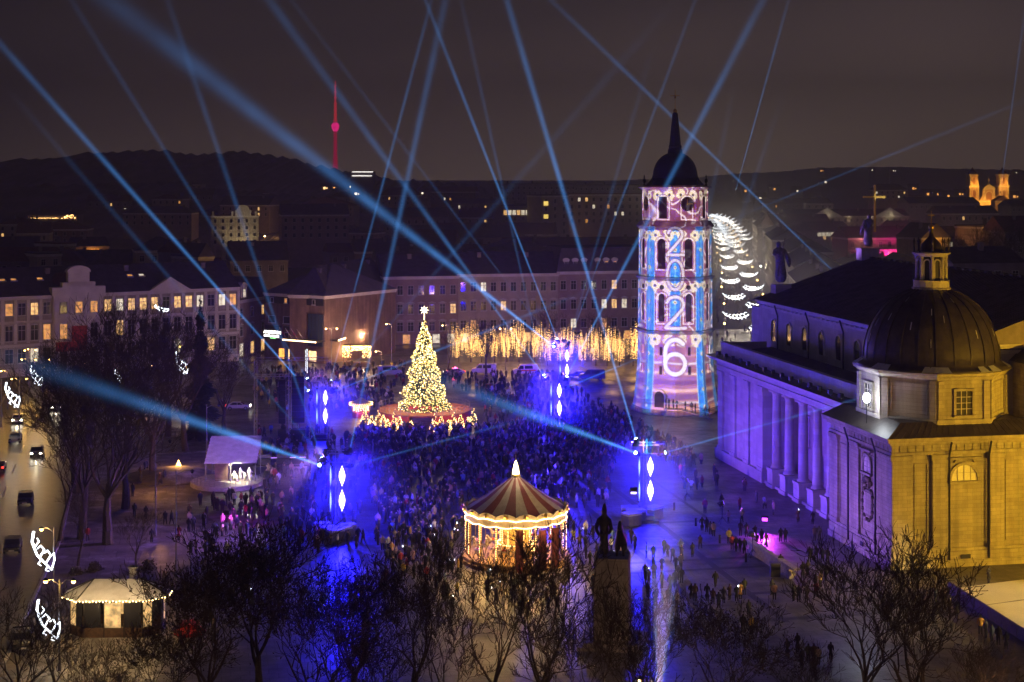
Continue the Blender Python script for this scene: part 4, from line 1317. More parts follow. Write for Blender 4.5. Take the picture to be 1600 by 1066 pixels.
for i, px in enumerate((571, 584, 597, 604, 612, 622, 630, 648, 684, 693, 704, 712, 722, 733, 741)):
    a = math.acos(max(-.99, min(.99, (px - 663) / 88.0)))
    rad = 9.4 + (i % 3) * .8
    p = Vector((TCX + (px - 663) * 262 / F, 262 - rad * math.sin(a) * .98, 0))
    small_fir(p, i % 3, 'small fir wrapped in golden lights left of the stage steps' if px < 663 else 'small fir wrapped in golden lights right of the stage steps', 'small lit firs left of the steps' if px < 663 else 'small lit firs right of the steps')
lamp('fir_glow', 'POINT', (TCX - 5.5, 250.5, 2.0), 500, (1, .5, .15), None, .4); lamp('fir_glow', 'POINT', (TCX + 5.5, 250.5, 2.0), 500, (1, .5, .15), None, .4)
p = gnd(564, 652)
t = thing('lit_booth', 'small round glowing golden booth left of the red stage', 'booth', p)
b = MB(); b.lathe([(1.5, 0), (1.5, .9)], 12); b.build('counter', M_red, t)
b = MB(); b.lathe([(2.0, 2.3), (1.2, 2.9), (.05, 3.5)], 12); b.build('roof', M_gold, t)
for k in range(6):
    b = MB(); a = k * math.pi / 3; b.tube((1.5 * math.cos(a), 1.5 * math.sin(a), .9), (1.7 * math.cos(a), 1.7 * math.sin(a), 2.35), .05); b.build('post', M_gold, t)
b = MB()
for k in range(60):
    a = k * 2 * math.pi / 60; b.octa((2.02 * math.cos(a), 2.02 * math.sin(a), 2.3 + .25 * (k % 2)), .07); b.octa((1.3 * math.cos(a), 1.3 * math.sin(a), 1.2 + .9 * ((k * 7) % 10) / 10), .07)
b.build('light_chain', M_bulb, t, kind='stuff')
lamp('booth_glow', 'POINT', (0, -1.9, 1.8), 260, (1, .5, .15), t, .3)

# ------------------------------------------------------------------ carousel
CCX, CCY = (806 - 800) * 168 / F, 168.0
M_cstripe = mat('cream_canvas', (.42, .36, .30), .7, .12, 2); M_rstripe = mat('maroon_canvas', (.20, .05, .05), .7, .15, 2)
M_mirror = mat('gilded_panel', (.62, .42, .16), .4, .35, 3)
ca = thing('carousel', 'carousel with striped red and cream roof and rows of golden bulbs', 'carousel', (CCX, CCY, 0))
b = MB(); b.lathe([(6.6, 0), (6.6, .35), (6.3, .36), (6.3, .7)], 48); b.build('platform', mat('carousel_deck', (.4, .25, .1), .6, .3, 2), ca)
for k in range(24):                                                # striped roof panels
    a0, a1 = 2 * math.pi * k / 24, 2 * math.pi * (k + 1) / 24
    b = MB(); rows = [(5.75, 6.05), (3.6, 7.25), (1.6, 8.65), (.42, 9.5)]
    for (r0, z0), (r1, z1) in zip(rows, rows[1:]):
        b.slab([(r0 * math.cos(a0), r0 * math.sin(a0), z0), (r0 * math.cos(a1), r0 * math.sin(a1), z0), (r1 * math.cos(a1), r1 * math.sin(a1), z1), (r1 * math.cos(a0), r1 * math.sin(a0), z1)], (0, 0, -.06))
    b.build('roof_panel', M_rstripe if k % 2 else M_cstripe, ca)
NR = 16
b = MB(); bb = MB(); bb2 = MB()
for k in range(NR):
    for j in range(8):
        f0, f1 = (k + j / 8) / NR, (k + (j + 1) / 8) / NR
        a0, a1 = 2 * math.pi * f0, 2 * math.pi * f1
        h = lambda f: 5.95 + .42 * abs(math.sin(math.pi * (f * NR))) ** .7
        lo = lambda f: 4.95 - .16 * abs(math.sin(math.pi * (f * NR)))
        P4 = [(5.85 * math.cos(a0), 5.85 * math.sin(a0), lo(f0)), (5.85 * math.cos(a1), 5.85 * math.sin(a1), lo(f1)), (6.0 * math.cos(a1), 6.0 * math.sin(a1), h(f1)), (6.0 * math.cos(a0), 6.0 * math.sin(a0), h(f0))]
        b.slab(P4, (.1 * math.cos(a0), .1 * math.sin(a0), 0))
        for q in range(2):
            f = f0 + (f1 - f0) * q / 2; a = 2 * math.pi * f
            bb.octa((6.16 * math.cos(a), 6.16 * math.sin(a), 5.55 + .16 * abs(math.sin(math.pi * f * NR))), .075)
            bb2.octa((6.0 * math.cos(a), 6.0 * math.sin(a), lo(f) - .02), .06)
rb = b.build('rounding_board', M_cstripe, ca)
bb.build('light_chain', emis('carousel_bulb', (1, .62, .22), 16), rb, kind='stuff'); bb2.build('light_chain', emis('carousel_bulb', (1, .62, .22), 16), rb, kind='stuff')
for k in range(NR):
    a = 2 * math.pi * (k + .5) / NR; b = MB(); b.ball((6.12 * math.cos(a), 6.12 * math.sin(a), 6.0), .3, 8, 5); b.build('medallion', M_gold, rb)
b = MB(); b.lathe([(5.8, 4.9), (5.8, 5.05)], 32); b.lathe([(5.7, 5.05), (.5, 5.6)], 32, cap=False); b.build('ceiling', mat('carousel_ceiling', (.55, .35, .15), .5, .2, 2), ca)
b = MB(); b.lathe([(2.1, .7), (2.1, 1.9), (1.75, 2.0), (1.75, 3.9), (2.5, 4.9)], 12); dm = b.build('centre_drum', M_mirror, ca)
b = MB()
for k in range(12):
    for z in np.arange(1.0, 4.8, .22):
        a = 2 * math.pi * k / 12; r = 2.15 if z < 1.95 else 1.85 + max(0, z - 3.9) * .7; b.octa((r * math.cos(a), r * math.sin(a), z), .045)
for k in range(60):
    a = 2 * math.pi * k / 60; b.octa((2.2 * math.cos(a), 2.2 * math.sin(a), 1.95), .05); b.octa((2.55 * math.cos(a), 2.55 * math.sin(a), 4.85), .05)
b.build('light_chain', M_bulb, dm, kind='stuff')
M_horse = mat('painted_horse', (.55, .45, .35), .4, .2, 3); M_sad = mat('red_saddle', (.4, .03, .03), .5, .2, 3)
hp = [(0, 0, 1.0, .22), (0, .45, 1.02, .25), (0, -.45, 1.02, .24), (0, .72, 1.35, .14), (0, .88, 1.65, .12), (0, 1.12, 1.55, .075), (.13, .55, .65, .09), (.13, .75, .38, .05), (-.13, .55, .65, .09), (-.13, .8, .45, .05), (.13, -.5, .62, .1), (.13, -.7, .25, .05), (-.13, -.5, .62, .1), (-.13, -.62, .2, .05), (0, -.8, .95, .06), (0, -.95, .55, .04)]
he = [(0, 1), (0, 2), (1, 3), (3, 4), (4, 5), (1, 6), (6, 7), (1, 8), (8, 9), (2, 10), (10, 11), (2, 12), (12, 13), (2, 14), (14, 15)]
HM = skin_mesh('carousel_horse', hp, he, 1, [M_horse, M_sad], lambda c: 1 if abs(c.y) < .28 and c.z > 1.02 else 0)
for k in range(16):
    a = 2 * math.pi * (k + .3) / 16; r = 5.0 if k % 2 else 3.6
    z = .7 + .35 * (k % 3) * .5
    link('carousel_horse', HM, ca, (r * math.cos(a), r * math.sin(a), z), a)
    b = MB(); b.tube((r * math.cos(a), r * math.sin(a), .7), (r * math.cos(a), r * math.sin(a), 5.2), .04, n=6); b.build('brass_pole', M_gold, ca)
for k in range(NR):
    a = 2 * math.pi * k / NR; b = MB(); b.tube((5.85 * math.cos(a), 5.85 * math.sin(a), .7), (5.85 * math.cos(a), 5.85 * math.sin(a), 4.95), .07, n=6)
    o = b.build('outer_post', M_gold, ca)
    b = MB()
    for z in np.arange(1.2, 4.9, .2):
        b.octa((5.97 * math.cos(a), 5.97 * math.sin(a), z), .04)
    b.build('light_chain', M_bulb, o, kind='stuff')
b = MB(); b.lathe([(.45, 9.4), (.6, 9.5), (.55, 9.65), (.3, 9.8)], 12); b.tube((0, 0, 10.9), (0, 0, 12.3), .03); fn = b.build('finial', M_gold, ca)
b = MB(); b.lathe([(.42, 9.75), (.34, 10.3), (.2, 10.9), (.03, 11.3)], 10); b.build('finial_light', emis('finial_glow', (1, .75, .35), 9), fn)
for k in range(8):
    a = 2 * math.pi * (k + .5) / 8; lamp('carousel_light', 'POINT', (3.9 * math.cos(a), 3.9 * math.sin(a), 4.3), 420, (1, .56, .16), ca, .25)
for k in range(10):
    a = 2 * math.pi * k / 10; lamp('carousel_rim_light', 'POINT', (8.2 * math.cos(a), 8.2 * math.sin(a), 5.4), 240, (1, .58, .18), ca, .3)
lamp('carousel_top_light', 'POINT', (0, -1.3, 11.2), 260, (1, .78, .5), ca, .2)
ca.scale = (.94, .94, .97)
for i, (px, py) in enumerate(((812, 885), (848, 884), (868, 880))):
    p = gnd(px, py + 12)
    t = thing('banner_stand', 'tall narrow maroon banner in front of the carousel, number %s from its left' % ('one', 'two', 'three')[i], 'banner', p, .1 * i)
    t['label'] = ('tall maroon banner stand before the middle of the carousel', 'tall maroon banner stand right of the carousel middle', 'tall maroon banner stand at the right edge of the carousel')[i]
    b = MB(); b.box(-.42, .42, -.03, .03, .35, 4.6); b.build('cloth', M_rstripe, t)
    b = MB(); b.tube((-.46, 0, 0), (-.46, 0, 4.7), .03); b.tube((-.5, 0, 4.65), (.46, 0, 4.65), .03); b.box(-.5, .5, -.3, .3, 0, .06); b.build('frame', M_metal, t)
# ------------------------------------------------------------------ town houses
WIN = {}


def win_mesh(w, h, style):
    key = (round(w, 2), round(h, 2), style)
    if key not in WIN:
        f = MB(); t_ = .11
        f.box(-w / 2 - t_, -w / 2, -.14, .03, -t_, h + t_); f.box(w / 2, w / 2 + t_, -.14, .03, -t_, h + t_)
        f.box(-w / 2, w / 2, -.14, .03, h, h + t_); f.box(-w / 2 - .2, w / 2 + .2, -.26, .03, -t_ - .12, -.003)
        if style in ('cross', 'hood', 'arch'):
            f.box(-.04, .04, -.09, .02, 0, h); f.box(-w / 2, -.04, -.09, .02, h * .66, h * .66 + .08); f.box(.04, w / 2, -.09, .02, h * .66, h * .66 + .08)
        if style == 'hood':
            f.slab([(-w / 2 - .35, -.3, h + .3), (w / 2 + .35, -.3, h + .3), (w / 2 + .35, -.3, h + .42), (0, -.3, h + .75), (-w / 2 - .35, -.3, h + .42)], (0, .32, 0))
        p = MB(); p.box(-w / 2, w / 2, -.05, .02, 0, h)
        WIN[key] = (f.mesh('window', M_frame), {})
        WIN[key][1]['mb'] = p
    return WIN[key]


def window(parent, x, y, z, w, h, style, lit, rz=0.0):
    fm, pm = win_mesh(w, h, style)
    o = link('window', fm, parent, (x, y, z), rz)
    if lit not in pm:
        pm[lit] = pm['mb'].mesh('pane', {'dark': M_glass, 'warm': M_warm, 'amber': M_amber, 'cool': M_cool}[lit])
    link('pane', pm[lit], o)
    return o


def house(name, label, cat, p0, p1, depth, h, wall, roof='gable', rh=4.0, mroof=None, rows=(), lit=.1, group=None, seed=1, cornice=.35, base=0.0, side=0, kinds=('warm', 'amber', 'cool')):
    """p0 -> p1 is the front, left to right as the square sees it; rows = (sill height, count, width, height, style)"""
    p0 = Vector((p0[0], p0[1], 0)); p1 = Vector((p1[0], p1[1], 0)); d = p1 - p0; L = d.length
    rz = math.atan2(d.y, d.x); r = random.Random(seed)
    t = thing(name, label, cat, (p0.x, p0.y, base), rz, group)
    b = MB(); b.box(0, L, 0, depth, 0, h); b.build('wall', wall, t)
    if cornice:
        b = MB(); b.box(-cornice * .6, L + cornice * .6, -cornice * .6, depth + cornice * .6, h - .75, h - .4); b.box(-cornice, L + cornice, -cornice, depth + cornice, h - .4, h + .03); b.build('cornice', M_white if wall is not M_dim else M_dim, t)
    e = cornice + .12; mr = mroof or M_roof; hh = h + .03
    b = MB()
    if roof == 'gable':
        b.add([(-e, -e, hh), (L + e, -e, hh), (L + e, depth + e, hh), (-e, depth + e, hh), (-e, depth / 2, hh + rh), (L + e, depth / 2, hh + rh)], [(0, 1, 5, 4), (2, 3, 4, 5), (0, 4, 3), (1, 2, 5), (0, 3, 2, 1)])
    elif roof == 'hip':
        k = min(L / 2 - .1, depth * .5)
        b.add([(-e, -e, hh), (L + e, -e, hh), (L + e, depth + e, hh), (-e, depth + e, hh), (k, depth / 2, hh + rh), (L - k, depth / 2, hh + rh)], [(0, 1, 5, 4), (2, 3, 4, 5), (0, 4, 3), (1, 2, 5), (0, 3, 2, 1)])
    elif roof == 'mansard':
        b.add([(-e, -e, hh), (L + e, -e, hh), (L + e, depth + e, hh), (-e, depth + e, hh), (1.2, 1.2, hh + rh), (L - 1.2, 1.2, hh + rh), (L - 1.2, depth - 1.2, hh + rh), (1.2, depth - 1.2, hh + rh)],
              [(0, 1, 5, 4), (1, 2, 6, 5), (2, 3, 7, 6), (3, 0, 4, 7), (4, 5, 6, 7), (0, 3, 2, 1)])
    elif roof == 'flat':
        b.box(-.1, L + .1, -.1, depth + .1, hh, hh + .5)
    elif roof == 'endgable':
        b.add([(-e, -e, hh), (L + e, -e, hh), (L + e, depth + e, hh), (-e, depth + e, hh), (L / 2, -e, hh + rh), (L / 2, depth + e, hh + rh)], [(0, 1, 4), (1, 2, 5, 4), (2, 3, 5), (3, 0, 4, 5), (0, 3, 2, 1)])
    ro = b.build('roof', mr, t)
    nch = 0 if cat == 'church' or depth < 5 else 1 + int(L / 22)
    for k in range(nch):
        x = L * (k + .5 + r.uniform(-.2, .2)) / nch; b = MB(); zc = hh + rh * .55
        b.box(x - .5, x + .5, depth * .36, depth * .36 + .8, zc, zc + 2.1); b.box(x - .6, x + .6, depth * .36 - .1, depth * .36 + .9, zc + 2.1, zc + 2.3); b.build('chimney', M_dim, ro)
    for row in rows:
        z, n, w, hgt, style = row[:5]; pr = row[5] if len(row) > 5 else lit
        for i in range(n):
            x = L * (i + .5) / n
            l_ = r.choice(kinds) if r.random() < pr else 'dark'
            window(t, x, 0, z, w, hgt, style, l_)
        if side:
            ns = max(1, int(depth / 4))
            for i in range(ns):
                window(t, 0 if side < 0 else L, depth * (i + .5) / ns, z, w, hgt, style, 'dark', -math.pi / 2 if side < 0 else math.pi / 2)
    return t, L


# the long palace on the left
PL0, PL1 = at(-120, 600, 310).xy, at(372, 600, 348).xy
t, L = house('palace', 'long three-storey cream palace with lit upper windows behind the park trees', 'palace', PL0, PL1, 20, 17.0, masonry('palace_stucco', (.46, .42, .36), 3, .6, .1, streak=.2), 'gable', 5.6, M_roof,
             [(13.0, 26, 1.5, 2.5, 'cross', .55), (7.6, 26, 1.5, 3.2, 'hood', .14), (2.9, 26, 1.6, 2.9, 'hood', .12)], seed=5)
b = MB(); b.box(-.1, L + .1, -.3, .02, 11.2, 11.7); b.box(-.1, L + .1, -.35, .02, 6.3, 6.8); b.box(-.1, L + .1, -.2, .02, 0, 1.6); b.build('string_course', M_white, t)
for i in range(27):
    b = MB(); b.box(L * i / 26 - .35, L * i / 26 + .35, -.22, .02, 7.0, 16.2); b.build('pilaster', M_white, t)
xb = L * (107 + 120) / 492.0                      # pavilion with a round gable
b = MB(); b.box(xb - 5.5, xb + 5.5, -.9, 1.2, 0, 17.0); b.box(xb - 5.8, xb + 5.8, -1.1, 1.4, 16.9, 18.6); b.box(xb - 2.3, xb + 2.3, -1, .6, 18.6, 21.8)
b.slab([(xb + 2.6 * math.cos(math.pi * k / 10), -1.1, 21.8 + 1.4 * math.sin(math.pi * k / 10)) for k in range(11)], (0, 1.8, 0)); b.box(xb - 3.6, xb + 3.6, -1, .8, 18.6, 19.6)
for dx in (-4.9, -1.7, 1.7, 4.9):
    b.box(xb + dx - .35, xb + dx + .35, -1.15, -.9, 7, 16.2)
b.slab([(xb - 2.6, -1.4, 10.6), (xb + 2.6, -1.4, 10.6), (xb, -1.4, 12.2)], (0, .6, 0))
pv_ = b.build('pavilion', M_white, t)
for dx, z, hgt, lit in ((-3.3, 13, 2.4, 'dark'), (0, 13, 2.4, 'amber'), (3.3, 13, 2.4, 'amber'), (-3.3, 7.6, 3.1, 'amber'), (3.3, 7.6, 3.1, 'dark'), (-3.3, 2.6, 2.8, 'dark'), (3.3, 2.6, 2.8, 'dark')):
    window(t, xb + dx, -.92, z, 1.5, hgt, 'cross', lit)
b = MB(); b.box(xb - 1.6, xb + 1.6, -1.6, -.93, 6.2, 10.2); b.build('awning', M_red, t)
b = MB(); b.box(xb - 5.0, xb + 1.0, -2.2, -.93, 5.0, 6.9); b.build('awning', M_red, t)
b = MB(); b.lathe([(5.2, 17.0), (4.6, 19.5), (3.0, 21.2), (.2, 21.8)], 14, xb, 6.0); b.build('pavilion_dome', M_rroof, t)
xg = L * (255 + 120) / 492.0
b = MB(); b.slab([(xg - 4.8, -.6, 17.0), (xg + 4.8, -.6, 17.0), (xg, -.6, 20.0)], (0, 1.4, 0)); b.build('gablet', M_white, t)
for px in (-60, 3, 20, 60, 203, 222):
    x = L * (px + 120) / 492.0; o = window(t, x, 5, 17.03 + 5.6 * .5 + .1, 1.1, .9, 'plain', 'amber' if px != 222 else 'cool'); o.rotation_euler = (-math.radians(60), 0, 0)
# corner house with a round dormer, and the little house next to it
p0, p1 = at(368, 600, 350).xy, at(418, 600, 366).xy
t, L = house('corner_house', 'narrow three-storey corner house with a dormer and lit shop windows', 'house', p0, p1, 16, 13.6, M_rose, 'mansard', 4.6, M_roof,
             [(9.4, 3, 1.2, 2.2, 'cross', .15), (5.2, 3, 1.2, 2.2, 'hood', .3), (.6, 3, 1.8, 2.8, 'plain', 1.0)], seed=12, side=1)
b = MB(); b.box(2.2, 5.2, -.3, 3, 13.6, 16.6); b.slab([(3.7 + 1.8 * math.cos(math.pi * k / 10), -.45, 16.6 + 1.1 * math.sin(math.pi * k / 10)) for k in range(11)], (0, 3, 0)); b.build('dormer', M_white, t)
window(t, 3.7, -.3, 14.3, 1.3, 1.8, 'cross', 'cool')
# hotel
p0, p1, p2 = at(414, 600, 352).xy, at(507, 600, 342).xy, at(612, 600, 392).xy
t, L = house('hotel', 'modern brown brick hotel with hip roof and lit canopy at the corner', 'hotel', p0, p1, 26, 15.4, M_brickwall, 'hip', 6.5, mat('frosted_roof', (.16, .14, .17), .8, .2, .3),
             [(8.6, 4, 1.9, 1.5, 'plain', 0), (5.0, 4, 1.1, 1.4, 'plain', 0)], seed=3)
b = MB(); b.box(.2, L - .2, -.25, .02, 13.1, 14.7); b.build('attic_band', M_black, t)
for k in range(4):
    window(t, L * (k + .6) / 4.3, -.26, 13.35, .7, 1.0, 'plain', 'amber' if k == 1 else 'dark')
b = MB(); b.box(L - 4.6, L - .3, -.4, .02, 3.9, 11.2); b.build('glass_wall', mat('blue_glass', (.03, .05, .09), .1, .1, 1), t)
for k in range(5):
    b = MB(); b.box(L - 4.6 + k * 1.06, L - 4.53 + k * 1.06, -.46, -.4, 3.9, 11.2); b.build('mullion', M_black, t)
for x0, x1 in ((.5, 5.0), (6.2, 8.8), (9.0, 9.8)):
    b = MB(); b.box(x0, x1, -.5, .02, 7.2, 8.0); b.build('awning', M_black, t)
b = MB(); b.box(6.0, L + .2, -3.0, -.02, 5.0, 5.4); cn = b.build('canopy', M_black, t)
b = MB(); b.box(8.2, L + .1, -3.08, -3.0, 5.05, 5.35); b.build('light_strip', emis('warm_strip', (1, .62, .3), 7), cn)
for k in range(4):
    b = MB(); b.tube((9.4 + k * 1.7, -2.9, 5.4), (8.2 + k * 1.7, -4.0, 8.0), .05); fp = b.build('flagpole', M_white, t)
    b = MB(); x = 8.6 + k * 1.7; b.slab([(x, -3.75, 7.4), (x + .5, -3.3, 6.4), (x + 1.3, -3.1, 5.9), (x + .2, -3.6, 6.6)], (.03, .03, 0)); b.build('flag', [M_red, mat('pale_flag', (.6, .55, .5), .8, .2, 2)][k % 2], fp)
for k, (mm, w) in enumerate(((M_amber, 1.6), (M_warm, 2.4), (M_amber, 2.2), (M_warm, 2.6))):
    x = 5.4 + k * 2.9 - 1.0; b = MB(); b.box(x, x + w, -.06, .02, .4, 2.7); b.build('shop_window', emis('shop_glow_%d' % k, ((1, .42, .06), (1, .6, .25), (1, .3, .03), (1, .65, .3))[k], 1.8, vary=.6), t)
# sign boards: lit lettering
def sign_text(name, txt, parent, loc, size, m, rz=0.0, extr=.05):
    cu = bpy.data.curves.new(name, 'FONT'); cu.body = txt; cu.size = size; cu.extrude = extr; cu.align_x = 'LEFT'
    o = bpy.data.objects.new(name, cu); COL.objects.link(o)
    dg = bpy.context.evaluated_depsgraph_get(); me = bpy.data.meshes.new_from_object(o.evaluated_get(dg)); bpy.data.objects.remove(o)
    me.materials.clear(); me.materials.append(m)
    q = link(name, me, parent, loc); q.rotation_euler = (math.pi / 2, 0, rz); return q
M_sign = emis('white_sign', (1, .95, .85), 6)
b = MB(); b.box(.3, 5.9, -.9, -.7, 4.9, 7.1); sb_ = b.build('sign_board', M_black, t)
sign_text('lettering', 'AMBERTON', t, (.5, -.96, 6.1), 1.0, M_sign); sign_text('lettering', 'HOTEL VILNIUS', t, (.6, -.96, 5.35), .66, M_sign); 
b = MB(); b.box(2.5, 4.8, -.96, -.9, 5.0, 5.18); b.build('green_strip', emis('green_sign', (.3, 1, .3), 2.5), t)
tr = random.Random(3)
t, L = house('hotel_wing', 'brown brick hotel wing with lit roof sign running back from the corner', 'hotel', p1 + (p2 - p1).normalized() * 1.6, p2, 9, 15.4, M_brickwall, 'hip', 6.3, M_roof,
             [(8.2, 8, 1.5, 1.8, 'plain', .06), (4.9, 8, 1.5, 1.6, 'plain', .1), (.5, 8, 2.4, 2.6, 'plain', .9)], seed=31)
b = MB(); b.box(.6, 1.9, -.6, -.35, 11.6, 14.6); b.build('sign_emblem', M_sign, t)
sign_text('lettering', 'AMBERTON', t, (2.5, -.45, 13.0), 1.2, M_sign); sign_text('lettering', 'HOTEL', t, (2.6, -.45, 11.9), .9, M_sign)
b = MB(); b.box(0, L, -.3, .02, 14.0, 14.9); b.build('attic_band', mat('blue_lit_band', (.1, .1, .25), .6, .2, 1), t)  # blue light on the band is put into its base colour
b = MB(); b.box(.3, 9.0, -2.6, -.02, 5.0, 5.35); cn = b.build('canopy', M_black, t)
b = MB(); b.box(.3, 8.9, -2.68, -2.6, 5.02, 5.35); b.build('light_strip', emis('warm_strip', (1, .62, .3), 7), cn)
lamp('canopy_light', 'POINT', (4, -3.5, 2.6), 900, (1, .55, .2), t, .5)
lamp('canopy_light', 'POINT', (-8, -5.5, 2.4), 900, (1, .5, .15), t, .5)
# the long terrace behind the light curtains, three bays with different fronts
T0 = at(600, 600, 380); T1 = at(716, 600, 384); T2 = at(872, 600, 388); T3 = at(1030, 600, 394)
house('terrace_house', 'three-storey terrace house with plain roof left of the bare tall tree', 'house', T0.xy, T1.xy, 18, 17.2, M_rose, 'gable', 5.5, M_roof, [(12.6, 7, 1.3, 2.2, 'cross', .06), (7.8, 7, 1.3, 2.3, 'hood', .1), (3.4, 7, 1.4, 2.2, 'hood', .16), (.3, 5, 1.8, 2.2, 'plain', .5)], seed=8)
house('terrace_house', 'long three-storey terrace house standing behind the middle of the golden light curtains', 'house', T1.xy, T2.xy, 18, 17.6, M_cream, 'gable', 5.2, M_roof, [(13.2, 10, 1.3, 2.2, 'cross', .08), (8.3, 10, 1.3, 2.3, 'hood', .12), (3.6, 10, 1.4, 2.2, 'cross', .2), (.3, 8, 1.8, 2.2, 'plain', .3)], seed=9)
t, L = house('terrace_house', 'terrace house with six round-headed dormers left of the bell tower', 'house', T2.xy, T3.xy, 18, 18.0, M_rose, 'mansard', 6.0, M_roof, [(13.4, 10, 1.3, 2.2, 'cross', .22), (8.4, 10, 1.3, 2.3, 'hood', .2), (3.6, 10, 1.4, 2.2, 'cross', .2), (.3, 8, 1.8, 2.2, 'plain', .3)], seed=17)
for k, x in enumerate((2.2, 4.6, 7.0, 10.6, 12.9, 15.2)):
    b = MB(); b.box(x - .75, x + .75, .2, 2.6, 18.3, 20.8); b.slab([(x + .95 * math.cos(math.pi * q / 8), .1, 20.8 + .7 * math.sin(math.pi * q / 8)) for q in range(9)], (0, 2.4, 0)); b.build('dormer', M_white, t)
    window(t, x, .2, 18.8, .8, 1.7, 'cross', ('dark', 'dark', 'dark', 'dark', 'amber', 'amber')[k])
# houses along the avenue (right side)
AVD = .132
for k in range(9):
    y = 372 + k * 62; x = AVD * y + 22 + (k % 3) * 1.5
    h = 15 + (k * 5 % 4) * 1.3
    p0 = Vector((x + .6, y)); p1 = Vector((x + AVD * 58, y + 58))
    d = p1 - p0
    t, L = house('avenue_house', ('dark avenue house with warm shop windows nearest the cathedral roof', 'second dark house along the avenue beside the light garlands', 'avenue house hung with a tall strip of yellow lights', 'dark avenue house beyond the strip of yellow lights',
                 'narrow dark house in the middle of the lit avenue', 'grey avenue house with a flat parapet', 'dark avenue house towards the top of the garlands', 'far avenue house on the right', 'farthest avenue house at the top of the garlands')[k], 'house',
                 p1, p0, -14 if False else 14, h, (M_cream, M_dim, M_rose)[k % 3], 'gable', 4, M_roof, [(3.9 + q * 3.7, 6, 1.2, 2.0, 'cross', .12) for q in range(3)] + [(.3, 6, 2.0, 2.6, 'plain', .8)], seed=40 + k)
    t.rotation_euler.z += math.pi; t.location = (p0.x, p0.y, 0)
    for ch in t.children:
        pass
    # front faces the street: mirror by turning round, depth goes away from the street
    t.location = (p0.x, p0.y, 0); t.rotation_euler = (0, 0, math.atan2(p0.y - p1.y, p0.x - p1.x)); t.location = (p1.x, p1.y, 0)
    if k == 2:
        b = MB(); b.box(L - 1.0, L - .6, -.4, -.2, 1, 14.5); b.build('light_strip', emis('yellow_strip', (1, .62, .1), 12), t)
for k in range(5):
    y = 430 + k * 90; x = AVD * y - 5.5
    h = 15 + k % 3
    t, L = house('avenue_house', ('dark avenue house directly behind the bell tower', 'second avenue house hidden partly by the bell tower', 'third avenue house left of the garlands', 'grey avenue house left of the far garlands', 'farthest avenue house left of the garlands')[k], 'house', (x - 14, y), (x, y), 80, h, (M_dim, M_rose)[k % 2], 'endgable', 4, M_roof,
                 [(3.9 + q * 3.7, 3, 1.2, 2.0, 'cross', .1) for q in range(3)], seed=60 + k)
